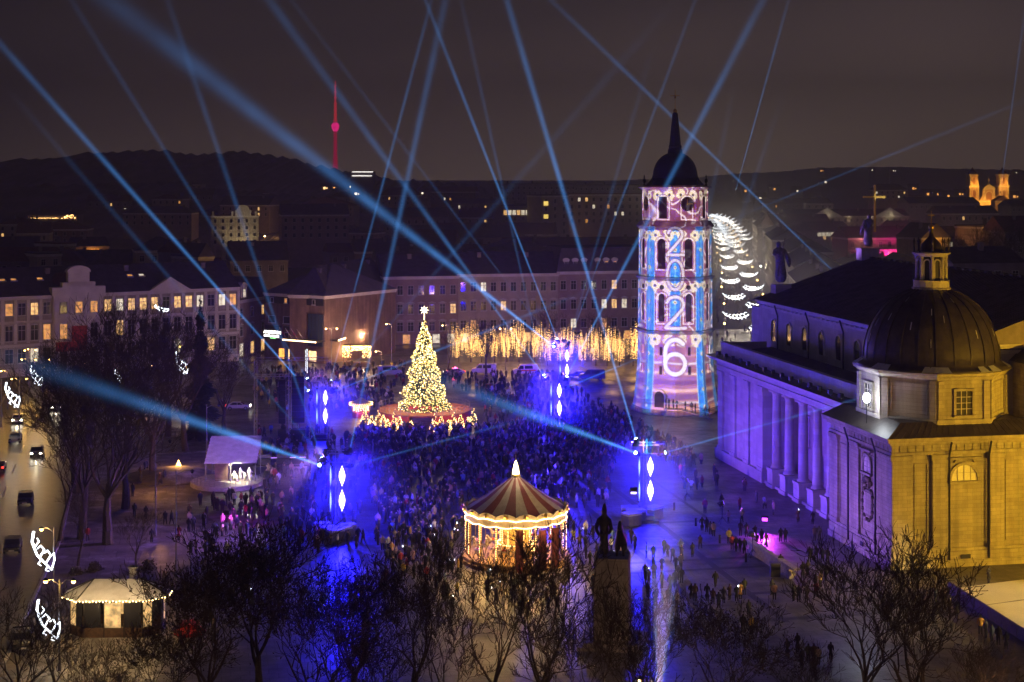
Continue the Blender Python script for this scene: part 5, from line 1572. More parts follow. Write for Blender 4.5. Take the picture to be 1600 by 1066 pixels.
# dark quarter behind
CITY = [  # px0, px1, row of the eaves, depth Y, roof height, wall, roof kind, rows, lit, label
    (58, 96, 398, 470, 0, M_cream, 'flat', 4, .1, 'pale flat-roofed stair block standing above the palace roof'),
    (96, 118, 382, 480, 0, M_cream, 'flat', 4, .0, 'taller pale slab beside the flat-roofed stair block'),
    (118, 170, 386, 500, 3, M_dim, 'gable', 2, .2, 'dim house with a glowing orange roof terrace'),
    (212, 290, 392, 470, 4, M_cream, 'hip', 2, .0, 'low pale house with three dark windows behind the palace roof'),
    (286, 312, 396, 455, 4, M_dim, 'gable', 1, .0, 'small grey house left of the orange gable'),
    (310, 334, 402, 450, 4, M_cream, 'endgable', 1, .0, 'small orange-lit gable house with a chimney'),
    (-40, 60, 394, 520, 5, M_dim, 'gable', 2, .0, 'dark tenement at the far left above the palace'),
    (330, 404, 338, 760, 1, masonry('lit_facade', (.5, .44, .34), 2, .7), 'flat', 4, .0, 'floodlit pale palace front with an ornate gable on the dark hill'),
    (440, 545, 336, 700, 5, M_rose, 'gable', 3, .02, 'dim pink apartment house under the television mast'),
    (360, 450, 408, 480, 6, M_dim, 'gable', 1, .04, 'dark roofed house behind the hotel'),
    (515, 600, 395, 520, 3, M_dim, 'gable', 2, .0, 'dark low house with a pale end wall behind the hotel roof'),
    (590, 700, 408, 500, 4, M_dim, 'gable', 1, .0, 'dark house behind the left terrace roof'),
    (640, 800, 372, 620, 5, M_dim, 'gable', 2, .02, 'broad dark house in the middle of the unlit quarter'),
    (700, 800, 415, 480, 4, M_dim, 'gable', 1, .0, 'dark low house behind the middle terrace roof'),
    (785, 850, 322, 700, 0, M_dim, 'flat', 5, .0, 'dim office block with a band of bright windows'),
    (846, 888, 306, 690, 0, M_cream, 'flat', 6, .0, 'pale tower block with a lit stairwell'),
    (888, 1012, 304, 740, 0, M_cream, 'flat', 4, .16, 'long pale block with scattered lit windows left of the bell tower'),
    (780, 900, 288, 1000, 0, M_dim, 'flat', 3, .0, 'wide dark slab on the skyline'),
    (896, 1010, 290, 1050, 0, M_dim, 'flat', 3, .0, 'second wide dark slab on the skyline'),
    (790, 1010, 385, 560, 3, M_dim, 'gable', 2, .03, 'long low pale-walled house in front of the tower blocks'),
    (600, 700, 340, 800, 5, M_dim, 'gable', 2, .03, 'dark house on the lower hill slope'),
    (1160, 1192, 342, 1150, 0, M_cream, 'flat', 4, .05, 'pale flat-roofed house at the right of the avenue lights'),
    (1210, 1300, 352, 720, 5, M_dim, 'gable', 2, .0, 'dark gabled house beyond the left statue'),
    (1230, 1420, 338, 900, 4, M_cream, 'gable', 2, .0, 'long classical building with two lit pediments'),
    (1270, 1330, 362, 640, 4, M_dim, 'gable', 1, .5, 'low house with a strip of lit skylights left of the cross'),
    (1400, 1450, 360, 660, 4, M_dim, 'gable', 1, .5, 'low house with a strip of lit skylights right of the cross'),
    (1325, 1440, 372, 560, 4, M_rose, 'gable', 2, .1, 'pink-lit long house behind the statue with the cross'),
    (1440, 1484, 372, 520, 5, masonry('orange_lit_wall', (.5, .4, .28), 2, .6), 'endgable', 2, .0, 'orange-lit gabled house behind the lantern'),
    (1478, 1540, 372, 540, 4, M_dim, 'gable', 1, .8, 'dim house with pale blue windows behind bare trees'),
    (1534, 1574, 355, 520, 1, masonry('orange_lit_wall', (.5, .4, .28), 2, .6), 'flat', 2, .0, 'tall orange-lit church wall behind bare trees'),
    (1470, 1560, 334, 800, 4, M_rose, 'gable', 1, .1, 'reddish house below the lit twin-towered church'),
    (1570, 1700, 362, 500, 5, M_dim, 'gable', 2, .02, 'dark house at the right edge below the church'),
    (1420, 1530, 318, 1000, 4, M_dim, 'gable', 1, .1, 'dark roof left of the lit twin-towered church'),
    (1580, 1720, 322, 1000, 4, M_dim, 'gable', 1, .1, 'dark roof right of the lit twin-towered church'),
    (1190, 1300, 318, 1300, 4, M_dim, 'gable', 2, .1, 'far dark house beyond the avenue'),
    (1490, 1600, 412, 300, 3, M_dim, 'gable', 1, .0, 'low dim wall-like house behind the long cathedral roof'),
]
CT = {}
for i, (a, c, py, Y, rh, wm, rk, nr, lt, lab) in enumerate(CITY):
    p = at(a, py, Y); q = at(c, py, Y * 1.01); h = max(4.5, p.z)
    L = (q - p).length; n = max(2, int(L / 3.6))
    rows = []
    for k in range(nr):
        z = h - 3.4 - k * 3.5
        if z > .3:
            rows.append((z, n, 1.3, 1.8, 'plain' if Y > 600 else 'cross', lt))
    t, L = house('town_house', lab, 'building', p.xy, q.xy, min(22, 12 + L * .1), h, wm, rk, rh, (M_roof, M_rroof, M_roof)[i % 3], rows, seed=100 + i, cornice=.25)
    CT[lab] = (t, L, h)
def CTL(w):
    return next(v for k, v in CT.items() if w in k)
t, L, h = CTL('band of bright windows')
b = MB()
for k in range(9):
    b = MB(); b.box(.6 + k * L / 9.5, .6 + k * L / 9.5 + L / 9.5 * .72, -.3, -.05, h - 4.2, h - 2.0); b.build('bright_window', M_cool if k % 3 else M_warm, t)
t, L, h = CTL('lit stairwell')
for k in range(4):
    b = MB(); b.box(1.2, 3.4, -.3, -.05, h - 4.5 - k * 6.0, h - 2.6 - k * 6.0); b.build('stair_window', emis('yellow_window', (1, .7, .15), 1.3), t)
t, L, h = CTL('orange roof terrace')
b = MB(); b.box(L * .25, L * .7, -.4, -.1, h - 4.5, h - .8); b.build('lit_terrace', emis('orange_glow', (1, .32, .03), 1.6, vary=.9), t)
lamp('terrace_light', 'POINT', (L * .5, -2.5, h - 2), 500, (1, .4, .08), t, .4)
t, L, h = CTL('ornate gable')
b = MB(); b.box(L * .5, L * .84, -.6, 1, h, h + 3.0); b.slab([(L * .67 + 3.2 * math.cos(math.pi * k / 10), -.6, h + 3 + 2.6 * math.sin(math.pi * k / 10)) for k in range(11)], (0, 1.4, 0))
b.build('gable', M_white, t)
for x in (.02, .42, .92):
    b = MB(); b.box(L * x, L * x + .9, -.5, .5, h, h + 2.4); b.build('gable_post', M_white, t)
lamp('facade_flood', 'SPOT', (L * .7, -14, -8 + 10), 9000, (1, .78, .42), t, .6, (L * .62, 0, h * .7), 80, .8)
t, L, h = CTL('two lit pediments')
for x in (.32, .84):
    b = MB(); b.slab([(L * x - 9, -1.2, h), (L * x + 9, -1.2, h), (L * x, -1.2, h + 5)], (0, 2, 0)); b.build('pediment', M_white, t)
    lamp('pediment_light', 'POINT', (L * x, -4, h - 1), 350, (1, .8, .5), t, .4)
for k in range(24):
    lamp_x = L * (k + .5) / 24
for x in (.08, .5, .68):
    lamp('pediment_light', 'POINT', (L * x, -3, h - 1), 180, (1, .75, .45), t, .4)
for w in ('skylights left', 'skylights right'):
    t, L, h = CTL(w)
    for k in range(7):
        b = MB(); b.box(L * (.12 + .11 * k), L * (.12 + .11 * k) + L * .085, -.5, -.1, h - 2.0, h - .5); b.build('skylight', M_cool, t)
t, L, h = CTL('pink-lit')
b = MB(); b.box(.5, L - .5, -1.0, -.02, h - 4.8, h - 4.3); b.build('ledge', M_white, t)
for x in (.3, .5, .7):
    lamp('pink_flood', 'POINT', (L * x, -2.2, h - 7), 2600, (1, .03, .32), t, .4)
lamp('red_flood', 'POINT', (L * .2, -3, h - .5), 500, (1, .4, .3), t, .4)
for w, pw_ in (('orange-lit gabled house behind', 2600), ('tall orange-lit church wall', 4200)):
    t, L, h = CTL(w)
    lamp('orange_flood', 'POINT', (L * .5, -4, 4), pw_, (1, .42, .04), t, .4); lamp('orange_flood', 'POINT', (L * .5, -4, h - 3), pw_ * .4, (1, .42, .04), t, .4)
t, L, h = CTL('orange-lit gable house with a chimney')
lamp('orange_flood', 'POINT', (L * .7, -4, h * .5), 900, (1, .5, .08), t, .4)

# twin-towered church on the far right hill
Yc = 1250
p = at(1545, 318, Yc)
ch = thing('church', 'floodlit orange church with twin towers on the right skyline', 'church', (p.x, p.y, 0), .05)
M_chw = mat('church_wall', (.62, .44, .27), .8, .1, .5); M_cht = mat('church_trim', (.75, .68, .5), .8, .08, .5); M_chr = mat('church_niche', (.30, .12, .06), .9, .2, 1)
zb = p.z; k_ = Yc / F
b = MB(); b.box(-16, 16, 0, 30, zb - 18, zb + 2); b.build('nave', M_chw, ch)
b = MB(); b.box(-17, 17, -.6, 30, zb + 1.2, zb + 2.4); b.build('ledge', M_cht, ch)
for sx in (-1, 1):
    x = sx * 12.6
    tw = MB(); tw.box(x - 4.3, x + 4.3, -.8, 8, zb - 18, zb + 14); tw.box(x - 3.8, x + 3.8, -.5, 7.5, zb + 14.6, zb + 23.5); tt_ = tw.build('tower', M_chw, ch)
    tw = MB(); tw.box(x - 4.8, x + 4.8, -1.3, 8.5, zb + 13.6, zb + 14.8); tw.box(x - 4.5, x + 4.5, -1.1, 8.2, zb + 23.2, zb + 24.2)
    for q in (-3.8, 3.1):
        tw.box(x + q, x + q + .8, -1.15, -.78, zb + 2.4, zb + 13.6); tw.box(x + q * .9, x + q * .9 + .7, -.85, -.48, zb + 14.8, zb + 23.2)
    tw.build('trim', M_cht, tt_)
    arch_part('arch', M_chr, tt_, (x, -.8, 0), 0, 2.6, zb + 4, zb + 11, .1, .4, M_cht); arch_part('arch', M_chr, tt_, (x, -.5, 0), 0, 2.2, zb + 16, zb + 21.5, .1, .4, M_cht)
    tw = MB(); tw.lathe([(3.8, zb + 24.2), (3.4, zb + 26), (1.2, zb + 28), (.2, zb + 30)], 8, x, 3.5); tw.build('cupola', M_rroof, tt_)
    lamp('church_flood', 'POINT', (x, -7, zb - 2), 7000, (1, .44, .05), ch, .6); lamp('church_flood', 'POINT', (x, -5, zb + 15.5), 2800, (1, .46, .06), ch, .5)
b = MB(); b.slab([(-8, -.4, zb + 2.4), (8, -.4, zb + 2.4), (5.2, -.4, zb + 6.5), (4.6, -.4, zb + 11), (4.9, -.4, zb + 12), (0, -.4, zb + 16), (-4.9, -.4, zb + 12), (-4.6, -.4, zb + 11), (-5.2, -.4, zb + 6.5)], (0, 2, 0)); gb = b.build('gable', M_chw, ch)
b = MB(); b.slab([(-5.6, -.9, zb + 11.4), (5.6, -.9, zb + 11.4), (5.6, -.9, zb + 12), (0, -.9, zb + 16.4), (-5.6, -.9, zb + 12)], (0, .5, 0)); b.box(-4.6, -3.6, -.8, -.4, zb + 2.4, zb + 11.4); b.box(3.6, 4.6, -.8, -.4, zb + 2.4, zb + 11.4); b.build('trim', M_cht, gb)
arch_part('arch', M_chr, gb, (0, -.4, 0), 0, 5, zb + 3, zb + 9.6, .1, .6, M_cht)
b = MB(); b.box(-.15, .15, 0, .3, zb + 16, zb + 22); b.box(-1.2, 1.2, 0, .3, zb + 19.5, zb + 19.9); b.build('cross', M_cht, gb)
lamp('church_flood', 'POINT', (0, -7, zb), 5200, (1, .46, .06), ch, .6)
q = at(1567, 318, 1180); house('chapel', 'small orange-lit chapel at the foot of the twin-towered church', 'church', at(1555, 310, 1180).xy, at(1580, 310, 1180).xy, 10, q.z + 2, M_chw, 'endgable', 4, M_rroof, [], cornice=.3)
lamp('chapel_flood', 'POINT', at(1568, 316, 1165), 4000, (1, .45, .05))

# television tower on the skyline
Yt = 4900
tv = thing('television_tower', 'slender television tower lit magenta on the dark skyline', 'tower', at(524, 300, Yt) * Vector((1, 1, 0)) if False else (at(524, 300, Yt).x, Yt, 0))
zt = lambda py: CH - (py - HZ) * Yt / F
M_mag = emis('magenta_glow', (1, .02, .12), .9); M_mag2 = emis('magenta_bright', (1, .02, .25), 3.2)  # the tower's illumination is put in as glow of its own surfaces
b = MB(); b.lathe([(11, 0), (8.5, zt(262)), (6.5, zt(240)), (5.5, zt(205))], 12); b.build('shaft', M_mag, tv)
b = MB(); zz = zt(197); b.lathe([(6, zz - 18), (12, zz - 8), (13, zz + 3), (9, zz + 9), (6, zz + 11)], 16); b.build('pod', M_mag2, tv)
b = MB()
for k in range(7):
    z0, z1 = zt(190) + k * (zt(127) - zt(190)) / 7, zt(190) + (k + 1) * (zt(127) - zt(190)) / 7
    b.lathe([(5 - k * .55, z0), (4.6 - k * .55, z1)], 6); b.lathe([(6.4 - k * .55, z0), (6.4 - k * .55, z0 + 5)], 6)
b.build('mast', emis('red_glow_mast', (1, .05, .08), 1.5), tv)
# two white strip lights on a far block
t, L = house('far_block', 'far block on the hill with two long white strip lights', 'building', at(548, 290, 1700).xy, at(584, 290, 1700).xy, 20, CH + 4.5, M_dim, 'flat', 0, None, [])
for dz in (1.2, 5.6):
    b = MB(); b.box(1.5, L - .5 - dz * .3, -.8, -.3, CH + 5.2 - dz, CH + 6.2 - dz); b.build('light_strip', emis('white_strip', (1, .95, .88), 2.2), t)
# houses on the hills with one or two lit windows
hr = random.Random(77); hm = {}
SP = [(64, 275, 'amber'), (95, 280, 'amber'), (130, 275, 'cool'), (208, 265, 'cool'), (295, 285, 'cool'), (330, 296, 'warm'), (165, 306, 'amber'), (350, 300, 'amber'), (405, 266, 'amber'), (418, 301, 'amber'), (490, 298, 'amber'), (507, 294, 'warm'), (522, 294, 'amber'), (548, 292, 'cool'),
      (556, 303, 'cool'), (660, 302, 'cool'), (682, 313, 'amber'), (722, 302, 'cool'), (662, 333, 'cool'), (560, 344, 'cool'), (540, 332, 'amber'), (452, 358, 'warm'), (100, 300, 'amber'), (115, 304, 'amber'), (240, 290, 'amber'), (420, 345, 'amber'),
      (1283, 268, 'amber'), (1363, 267, 'cool'), (1396, 268, 'cool'), (1290, 286, 'cool'), (1246, 300, 'cool'), (1188, 312, 'cool'), (1427, 296, 'amber'), (1450, 305, 'amber'), (1466, 305, 'amber'), (1482, 308, 'amber'), (1500, 305, 'amber'), (1430, 317, 'cool'), (1588, 271, 'cool'), (1585, 309, 'amber'), (1210, 297, 'amber'), (1165, 300, 'amber')]
for i, (px, py, lit) in enumerate(SP):
    far = px > 800; Y = 1900 - 7.0 * (py - 265) if px < 800 else 4050 - 34 * (py - 254)
    p = at(px, py, Y); w = hr.uniform(9, 13)
    t = thing('hill_house', ('small far house on the left hill showing an orange window' if lit != 'cool' else 'small far house on the left hill showing a white window') if px < 800 else ('small far house on the right skyline showing an orange window' if lit != 'cool' else 'small far house on the right skyline showing a white window'), 'house', (p.x, p.y, p.z - 3), hr.uniform(-.3, .3), 'far houses on the left hill' if px < 800 else 'far houses on the right skyline')
    b = MB(); b.box(-w / 2, w / 2, 0, 8, -22, 5); b.build('wall', M_dim, t)
    b = MB(); b.add([(-w / 2 - .4, -.4, 5), (w / 2 + .4, -.4, 5), (w / 2 + .4, 8.4, 5), (-w / 2 - .4, 8.4, 5), (-w / 2 - .4, 4, 8.4), (w / 2 + .4, 4, 8.4)], [(0, 1, 5, 4), (2, 3, 4, 5), (0, 4, 3), (1, 2, 5)]); b.build('roof', M_rroof, t)
    b = MB(); s = hr.uniform(.7, 1.25); b.box(-s, s, -.3, .1, 3 - s, 3 + s)
    if hr.random() < .45:
        b.box(2.2, 3.4, -.3, .1, 2.2, 3.6)
    if far:
        t.scale = (1.5,) * 3
    b.build('lit_window', {'amber': emis('far_amber', (1, .42, .09), 2.2), 'cool': emis('far_white', (1, .85, .62), 2.6), 'warm': emis('far_warm', (1, .6, .25), 4)}[lit], t)
# row of lights and the string along a far roof at the left
t, L = house('far_hall', 'long dark hall with a string of golden lights along its eaves on the left hill', 'building', at(44, 345, 900).xy, at(120, 345, 900).xy, 14, at(44, 336, 900).z, M_dim, 'gable', 3, None, [])
b = MB()
for k in range(40):
    x = L * (.02 + .7 * hr.random()); b.octa((x, -.6, at(0, 341, 900).z + hr.uniform(-.1, .1)), .14)
for k in range(40):
    a = hr.random() * math.pi; b.octa((L * .86 + 3.2 * math.cos(a), -.6, at(0, 341, 900).z + 2.4 * math.sin(a) * hr.random()), .17)
b.build('light_chain', M_bulb, t, kind='stuff')

# more roofs of the unlit quarter, with lamps added between them to lighten the dark walls
cr_ = random.Random(314)
for i in range(64):
    px = cr_.uniform(-60, 1000) if i % 4 else cr_.uniform(1170, 1640)
    Y = 430 + 900 * (i / 64) ** 1.3 + cr_.uniform(-20, 20)
    if px < 420 and Y < 470:
        Y += 60
    if 1440 < px < 1650 and Y > 520 or 300 < px < 430 and Y < 780:
        continue
    L = cr_.uniform(14, 42); hh = cr_.uniform(9, 17) + (Y - 430) * .012; base = max(0, (Y - 800) * .02)
    x = (px - 800) * Y / F
    if abs(x - AVD * Y - 8) < 26 + L * .6:
        continue
    a = cr_.uniform(-.35, .35); dx, dy = math.cos(a) * L / 2, math.sin(a) * L / 2
    k = cr_.randrange(3); far_ = 'in the unlit quarter' if Y < 800 else 'on the far slope'
    lit = cr_.choice((0, .05, .1, .16))
    house('town_house', ('dark gabled town house ' if k == 0 else 'dark end-gabled town house ' if k == 1 else 'dark hip-roofed town house ') + far_ + (' with scattered lit windows' if lit else ' with unlit windows'), 'building', (x - dx, Y - dy), (x + dx, Y + dy), cr_.uniform(9, 16), hh, (M_dim, M_cream, M_rose, M_brickwall)[cr_.randrange(4)],
          ('gable', 'endgable', 'hip')[k], cr_.uniform(3, 6), (M_roof, M_rroof)[cr_.randrange(2)], [(hh - 3.2 - q * 3.4, max(2, int(L / 4.2)), 1.2, 1.8, 'plain', lit) for q in range(2)], seed=500 + i, cornice=.25, base=base, group='dark town houses ' + far_)
for i in range(26):
    px = cr_.uniform(0, 1000) if i % 3 else cr_.uniform(1180, 1600); Y = cr_.uniform(430, 1000); x = (px - 800) * Y / F; z = 6 + max(0, (Y - 800) * .02)
    t = thing('street_lamp', 'added far lamp that lightens the dark roofs around it', 'street lamp', (x, Y, 0), 0, 'added lamps between the far roofs')
    b = MB(); b.tube((0, 0, 0), (0, 0, z), .1); b.build('pole', M_metal, t)
    b = MB(); b.ball((0, -.1, z), .4, 8, 5); b.build('lamp_glass', M_sodium if i % 3 else M_wbulb, t)
    lamp('lamp_light', 'POINT', (0, -.8, z), 2600, (1, .55, .2) if i % 3 else (1, .85, .65), t, .3)
# ------------------------------------------------------------------ avenue garlands and street lamps
gm = MB(); pts = [(-2.3, 0, .55), (-1.7, 0, .12), (-.9, 0, -.12), (0, 0, -.15), (1.0, 0, .0), (1.8, 0, .35), (2.4, 0, 1.0)]
gm.path(pts, .10, 5, 0, .05)
for x, z, s in ((-1.7, .12, 1.0), (-1.0, -.1, .95), (-.3, -.14, .85), (.4, -.1, .75), (1.1, .05, .6), (1.7, .32, .45)):
    gm.path([(x, 0, z), (x + .28 * s, 0, z + .42 * s), (x + .1 * s, 0, z + .8 * s), (x - .32 * s, 0, z + .75 * s)], .085, 4, 0, .04)
    gm.path([(x, 0, z), (x - .1, 0, z - .35 * s)], .06, 4)
GAR = gm.mesh('wing_light', M_wbulb)
SIDES = ((1, [(1192.5, 517), (1184, 480), (1177, 452), (1170, 431), (1164, 411), (1157, 394), (1150, 385), (1146, 378), (1142, 371), (1139, 365), (1136, 360), (1133, 356), (1130, 352), (1127, 348), (1124, 345)]),
         (-1, [(1150, 496), (1147, 466), (1141, 441), (1140, 420), (1136, 402), (1130, 390), (1129, 381), (1126, 374), (1124, 368), (1122, 362), (1120, 357), (1118, 352), (1115, 347), (1112, 343), (1109, 339)]))
SIDES += ((0, [(1166, 374), (1162, 368), (1158, 362), (1153, 357), (1148, 352), (1143, 348), (1137, 345), (1131, 342), (1125, 340), (1119, 338), (1113, 337)]),)
for sd, L_ in SIDES:
    for i, (px, py) in enumerate(L_):
        Y = F * (CH - 9) / (py - HZ); Y = min(Y, 1300)
        p = at(px, py, Y); w_ = 'right' if sd > 0 else 'left'
        if sd == 0:
            Y = min(F * (CH - 13) / (py - HZ), 1100); p = at(px, py, Y)
        lab = ('nearest white wing-shaped garland on the %s side of the avenue' if i == 0 else 'second white wing-shaped garland from the square on the %s side of the avenue' if i == 1 else 'third white wing-shaped garland from the square on the %s side of the avenue' if i == 2 else ORD[i] + ' white wing-shaped garland from the square on the %s side of the avenue') % w_
        if sd == 0:
            lab = ORD[i] + ' bright white garland along the far bend of the avenue'; w_ = 'far bend'
        g_ = thing('street_garland', lab, 'garland', (p.x, p.y, 0), -.12, 'white garlands on the %s side of the avenue' % w_)
        o = link('wing_light', GAR, g_, (0, 0, p.z)); q_ = 1.3 if i < 6 else 1.8; o.scale = ((sd or 1) * q_, q_, q_)
        b = MB(); x = 2.7 if sd > 0 else -2.6; b.tube((x, 0, 0), (x, 0, p.z + 1.2), .09, .06, 6); b.tube((x, 0, p.z - .4), (x * .3, 0, p.z - .2), .04, n=4); b.build('post', M_metal, g_)
        if i < 12:
            b = MB(); b.ball((x * 1.05, -.2, p.z - 1.5), .26, 8, 5); b.build('lamp_globe', M_sodium, g_)
        if i < 9:
            lamp('garland_light', 'POINT', (0, -.6, p.z + .4), 1500 + 600 * i, (1, .84, .62), g_, .5)

LAMPN = 0
def street_lamp(loc, H, label, group, arms=1, power=900, col=(1, .53, .10), rz=0.0, lit=True, reach=1.2):
    t = thing('street_lamp', label, 'street lamp', loc, rz, group)
    b = MB(); b.lathe([(.16, 0), (.14, .6), (.09, .8), (.06, H)], 8); b.build('pole', M_metal, t)
    for k in range(arms):
        s = -1 if k == 0 else 1
        if arms == 3:
            a = k * 2.094; dx, dy = math.cos(a) * reach, math.sin(a) * reach
        else:
            dx, dy = s * reach, 0
        b = MB(); b.path([(0, 0, H - .5), (dx * .5, dy * .5, H - .05), (dx, dy, H - .05)], .04, 5); am = b.build('arm', M_metal, t)
        b = MB(); b.lathe([(.05, H + .1), (.24, H - .05), (.26, H - .1)], 8, dx, dy); b.build('shade', M_black, am)
        b = MB(); b.ball((dx, dy, H - .22), .19 if lit else .15, 8, 5, 0, .8); b.build('lamp_glass', M_sodium if lit else M_glass, am)
        if lit:
            lamp('lamp_light', 'POINT', (dx, dy, H - .6), power, col, t, .2)
    return t


wing = MB()
for (pts, r) in (([(-1.6, 0, 3.2), (-1.75, 0, 2.2), (-1.3, 0, 1.0), (-.5, 0, .2), (.1, 0, -.4)], .13), ([(-1.0, 0, .9), (-.6, 0, 1.5), (-.95, 0, 1.9), (-1.25, 0, 1.6)], .09), ([(-.45, 0, .3), (.0, 0, 1.0), (-.3, 0, 1.45), (-.6, 0, 1.2)], .09), ([(.1, 0, -.2), (.35, 0, .6), (.3, 0, 1.2), (.05, 0, .95)], .08), ([(-1.55, 0, 1.7), (-1.1, 0, 2.3), (-1.3, 0, 2.6)], .07), ([(-.9, 0, .55), (-1.2, 0, .2), (-.9, 0, 0)], .06), ([(-.3, 0, 0), (-.5, 0, -.4), (-.15, 0, -.5)], .06)):
    wing.path(pts, r, 5, 0, r * .5)
WINGM = wing.mesh('wing_ornament', emis('white_ornament', (.85, .92, 1.0), 6))
def lamp_wing(px_post, y_top, y_base, label, group, wy, sc, arms, power):
    p = gnd(px_post, y_base); H = CH - (y_top - HZ) * p.y / F
    t = street_lamp(p, H, label, group, arms, power)
    o = link('wing_ornament', WINGM, t, (-.25, -.1, CH - (wy - HZ) * p.y / F)); o.scale = (sc,) * 3
    lamp('wing_glow', 'POINT', (-1.0, -.6, o.location.z + 1), 90, (.85, .92, 1), t, .4)
    return t


lamp_wing(84, 824, 955, 'tall street lamp with a white wing ornament at the left edge, behind the café', 'lamps with wing ornaments', 884, 1.05, 1, 420)
lamp_wing(93, 905, 1048, 'double street lamp with a white wing ornament standing left of the café', 'lamps with wing ornaments', 992, .95, 2, 600)
lamp_wing(30, 590, 690, 'street lamp with a white wing ornament on the road before the palace', 'lamps with wing ornaments', 632, 1.1, 2, 260)
lamp_wing(66, 560, 655, 'farther street lamp with a small white wing ornament near the palace door', 'lamps with wing ornaments', 600, 1.0, 2, 300)
for i, (px, py, yb) in enumerate(((46, 545, 612), (12, 578, 640), (2, 592, 668), (44, 560, 630), (78, 572, 640), (142, 565, 628), (248, 570, 628), (290, 540, 612), (302, 572, 636))):
    p = gnd(px, yb)
    street_lamp(p, max(5, CH - (py - HZ) * p.y / F), ('three-armed street lamp before the cream palace', 'yellow street lamp at the far left edge of the road', 'yellow street lamp nearest the left edge of the frame', 'yellow street lamp by the palace door', 'yellow street lamp at the road bend', 'yellow street lamp seen through the park trees', 'yellow street lamp behind the tall dark spruce', 'yellow street lamp left of the corner house', 'low yellow street lamp by the corner house shop')[i], 'yellow street lamps before the palace', 3 if i == 0 else 1, 420 if i < 5 else 300)
for i, (px, py, yb) in enumerate(((518, 512, 575), (596, 548, 580), (612, 505, 572), (700, 507, 575), (790, 512, 578), (576, 520, 560))):
    p = gnd(px, yb)
    street_lamp(p, max(4.5, CH - (py - HZ) * p.y / F), ('double street lamp in front of the hotel wing', 'low street lamp beside the gold-lit stall', 'street lamp left of the Christmas tree before the terrace', 'street lamp right of the Christmas tree before the terrace', 'bright double street lamp above the light curtains', 'small street lamp behind the gold-lit stall')[i], 'lamps before the terrace', 2 if i in (0, 4) else 1, 1300, (1, .58, .3))
for i, (px, yt, yb) in enumerate(((275, 735, 910), (323, 632, 745), (243, 688, 838))):
    p = gnd(px, yb)
    street_lamp(p, CH - (yt - HZ) * p.y / F, ('tall unlit lamp post right of the café', 'tall unlit lamp post beside the small stage roof', 'tall unlit lamp post between the park trees and the small stage')[i], 'unlit lamp posts', 1, 0, lit=False, rz=math.pi, reach=1.7)
# the sodium street lamps beside the cathedral, just outside the picture on the right
for k, (x, y, z, pw_) in enumerate(((80, 133, 12, 66000), (92, 150, 14, 42000))):
    t = street_lamp((x, y, 0), z, ('tall sodium lamp lighting the yellow chapel wall', 'second tall sodium lamp beyond the chapel wall')[k], None, 1, 20, (1, .56, .05), reach=2.0)
    lamp('sodium_light', 'SPOT', (-1.8, 0, z - .8), pw_, (1, .54, .018), t, .3, ((W3(9, 0, 7) - t.location) if k == 0 else (W3(14, 4, 12) - t.location)), 80, .7)

for k, (x, y) in enumerate(((-26, 97), (8, 95), (34, 99), (58, 104), (11, 115))):  # the low last lamp is added out of view to brighten the pedestal
    street_lamp((x, y, 0), 7.5 if k < 4 else 4.4, ('street lamp on the path at the foot of the hill, below the leafy trees', 'street lamp on the path below the carousel', 'street lamp on the path below the monument', 'street lamp on the path below the ice rink', 'added unseen lamp that lights the monument pedestal')[k], None, 1, 650 if k < 4 else 1500, (1, .56, .24))

# ------------------------------------------------------------------ golden light curtains (row of lit trees)
def curtain_tree(seed):
    r = random.Random(seed); w = MB(); bl = MB(); H = 8.6
    w.tube((0, 0, 0), (0, 0, 3.2), .16, .11, 6)
    for k in range(9):
        a = r.uniform(0, 6.28); q = Vector((math.cos(a) * r.uniform(.8, 2.2), math.sin(a) * r.uniform(.8, 2.0), H * r.uniform(.65, 1.0)))
        w.tube((0, 0, r.uniform(2.2, 3.2)), q, .07, .02, 4)
        for s in range(5):
            p = Vector((q.x * (s + 1) / 5 + r.uniform(-.5, .5), q.y * (s + 1) / 5 + r.uniform(-.4, .4), q.z * (.55 + .45 * (s + 1) / 5)))
            z = p.z
            while z > p.z - r.uniform(2.0, 6.0) and z > 1.3:
                bl.octa((p.x + r.uniform(-.05, .05), p.y, z), r.uniform(.04, .095)); z -= r.uniform(.3, .75)
    return w.mesh('trunk', M_bark), bl.mesh('light_chain', M_gbulb)
CM = [curtain_tree(s) for s in (1, 2, 3, 4)]
for i in range(30):
    px = 716 + (i % 15) * 19.4 + R.uniform(-4, 4); back = i >= 15
    p = gnd(px, (572 if px > 850 else 566) - (11 if back else 0))
    t = thing('lit_street_tree', '%s tree from the left hung with golden light curtains, %s row' % (ORD[i % 15], 'back' if back else 'front'), 'tree', p, R.uniform(0, 6), 'trees with golden light curtains, %s row' % ('back' if back else 'front'))
    k = i % 4
    link('trunk', CM[k][0], t); link('light_chain', CM[k][1], t)['kind'] = 'stuff'
    t.scale = (1, 1, R.uniform(.8, 1.08))
for px in (735, 790, 845, 900, 955, 990):
    lamp('curtain_glow', 'POINT', gnd(px, 574) + Vector((0, -1, 5)), 500, (1, .52, .15), None, 1.2)
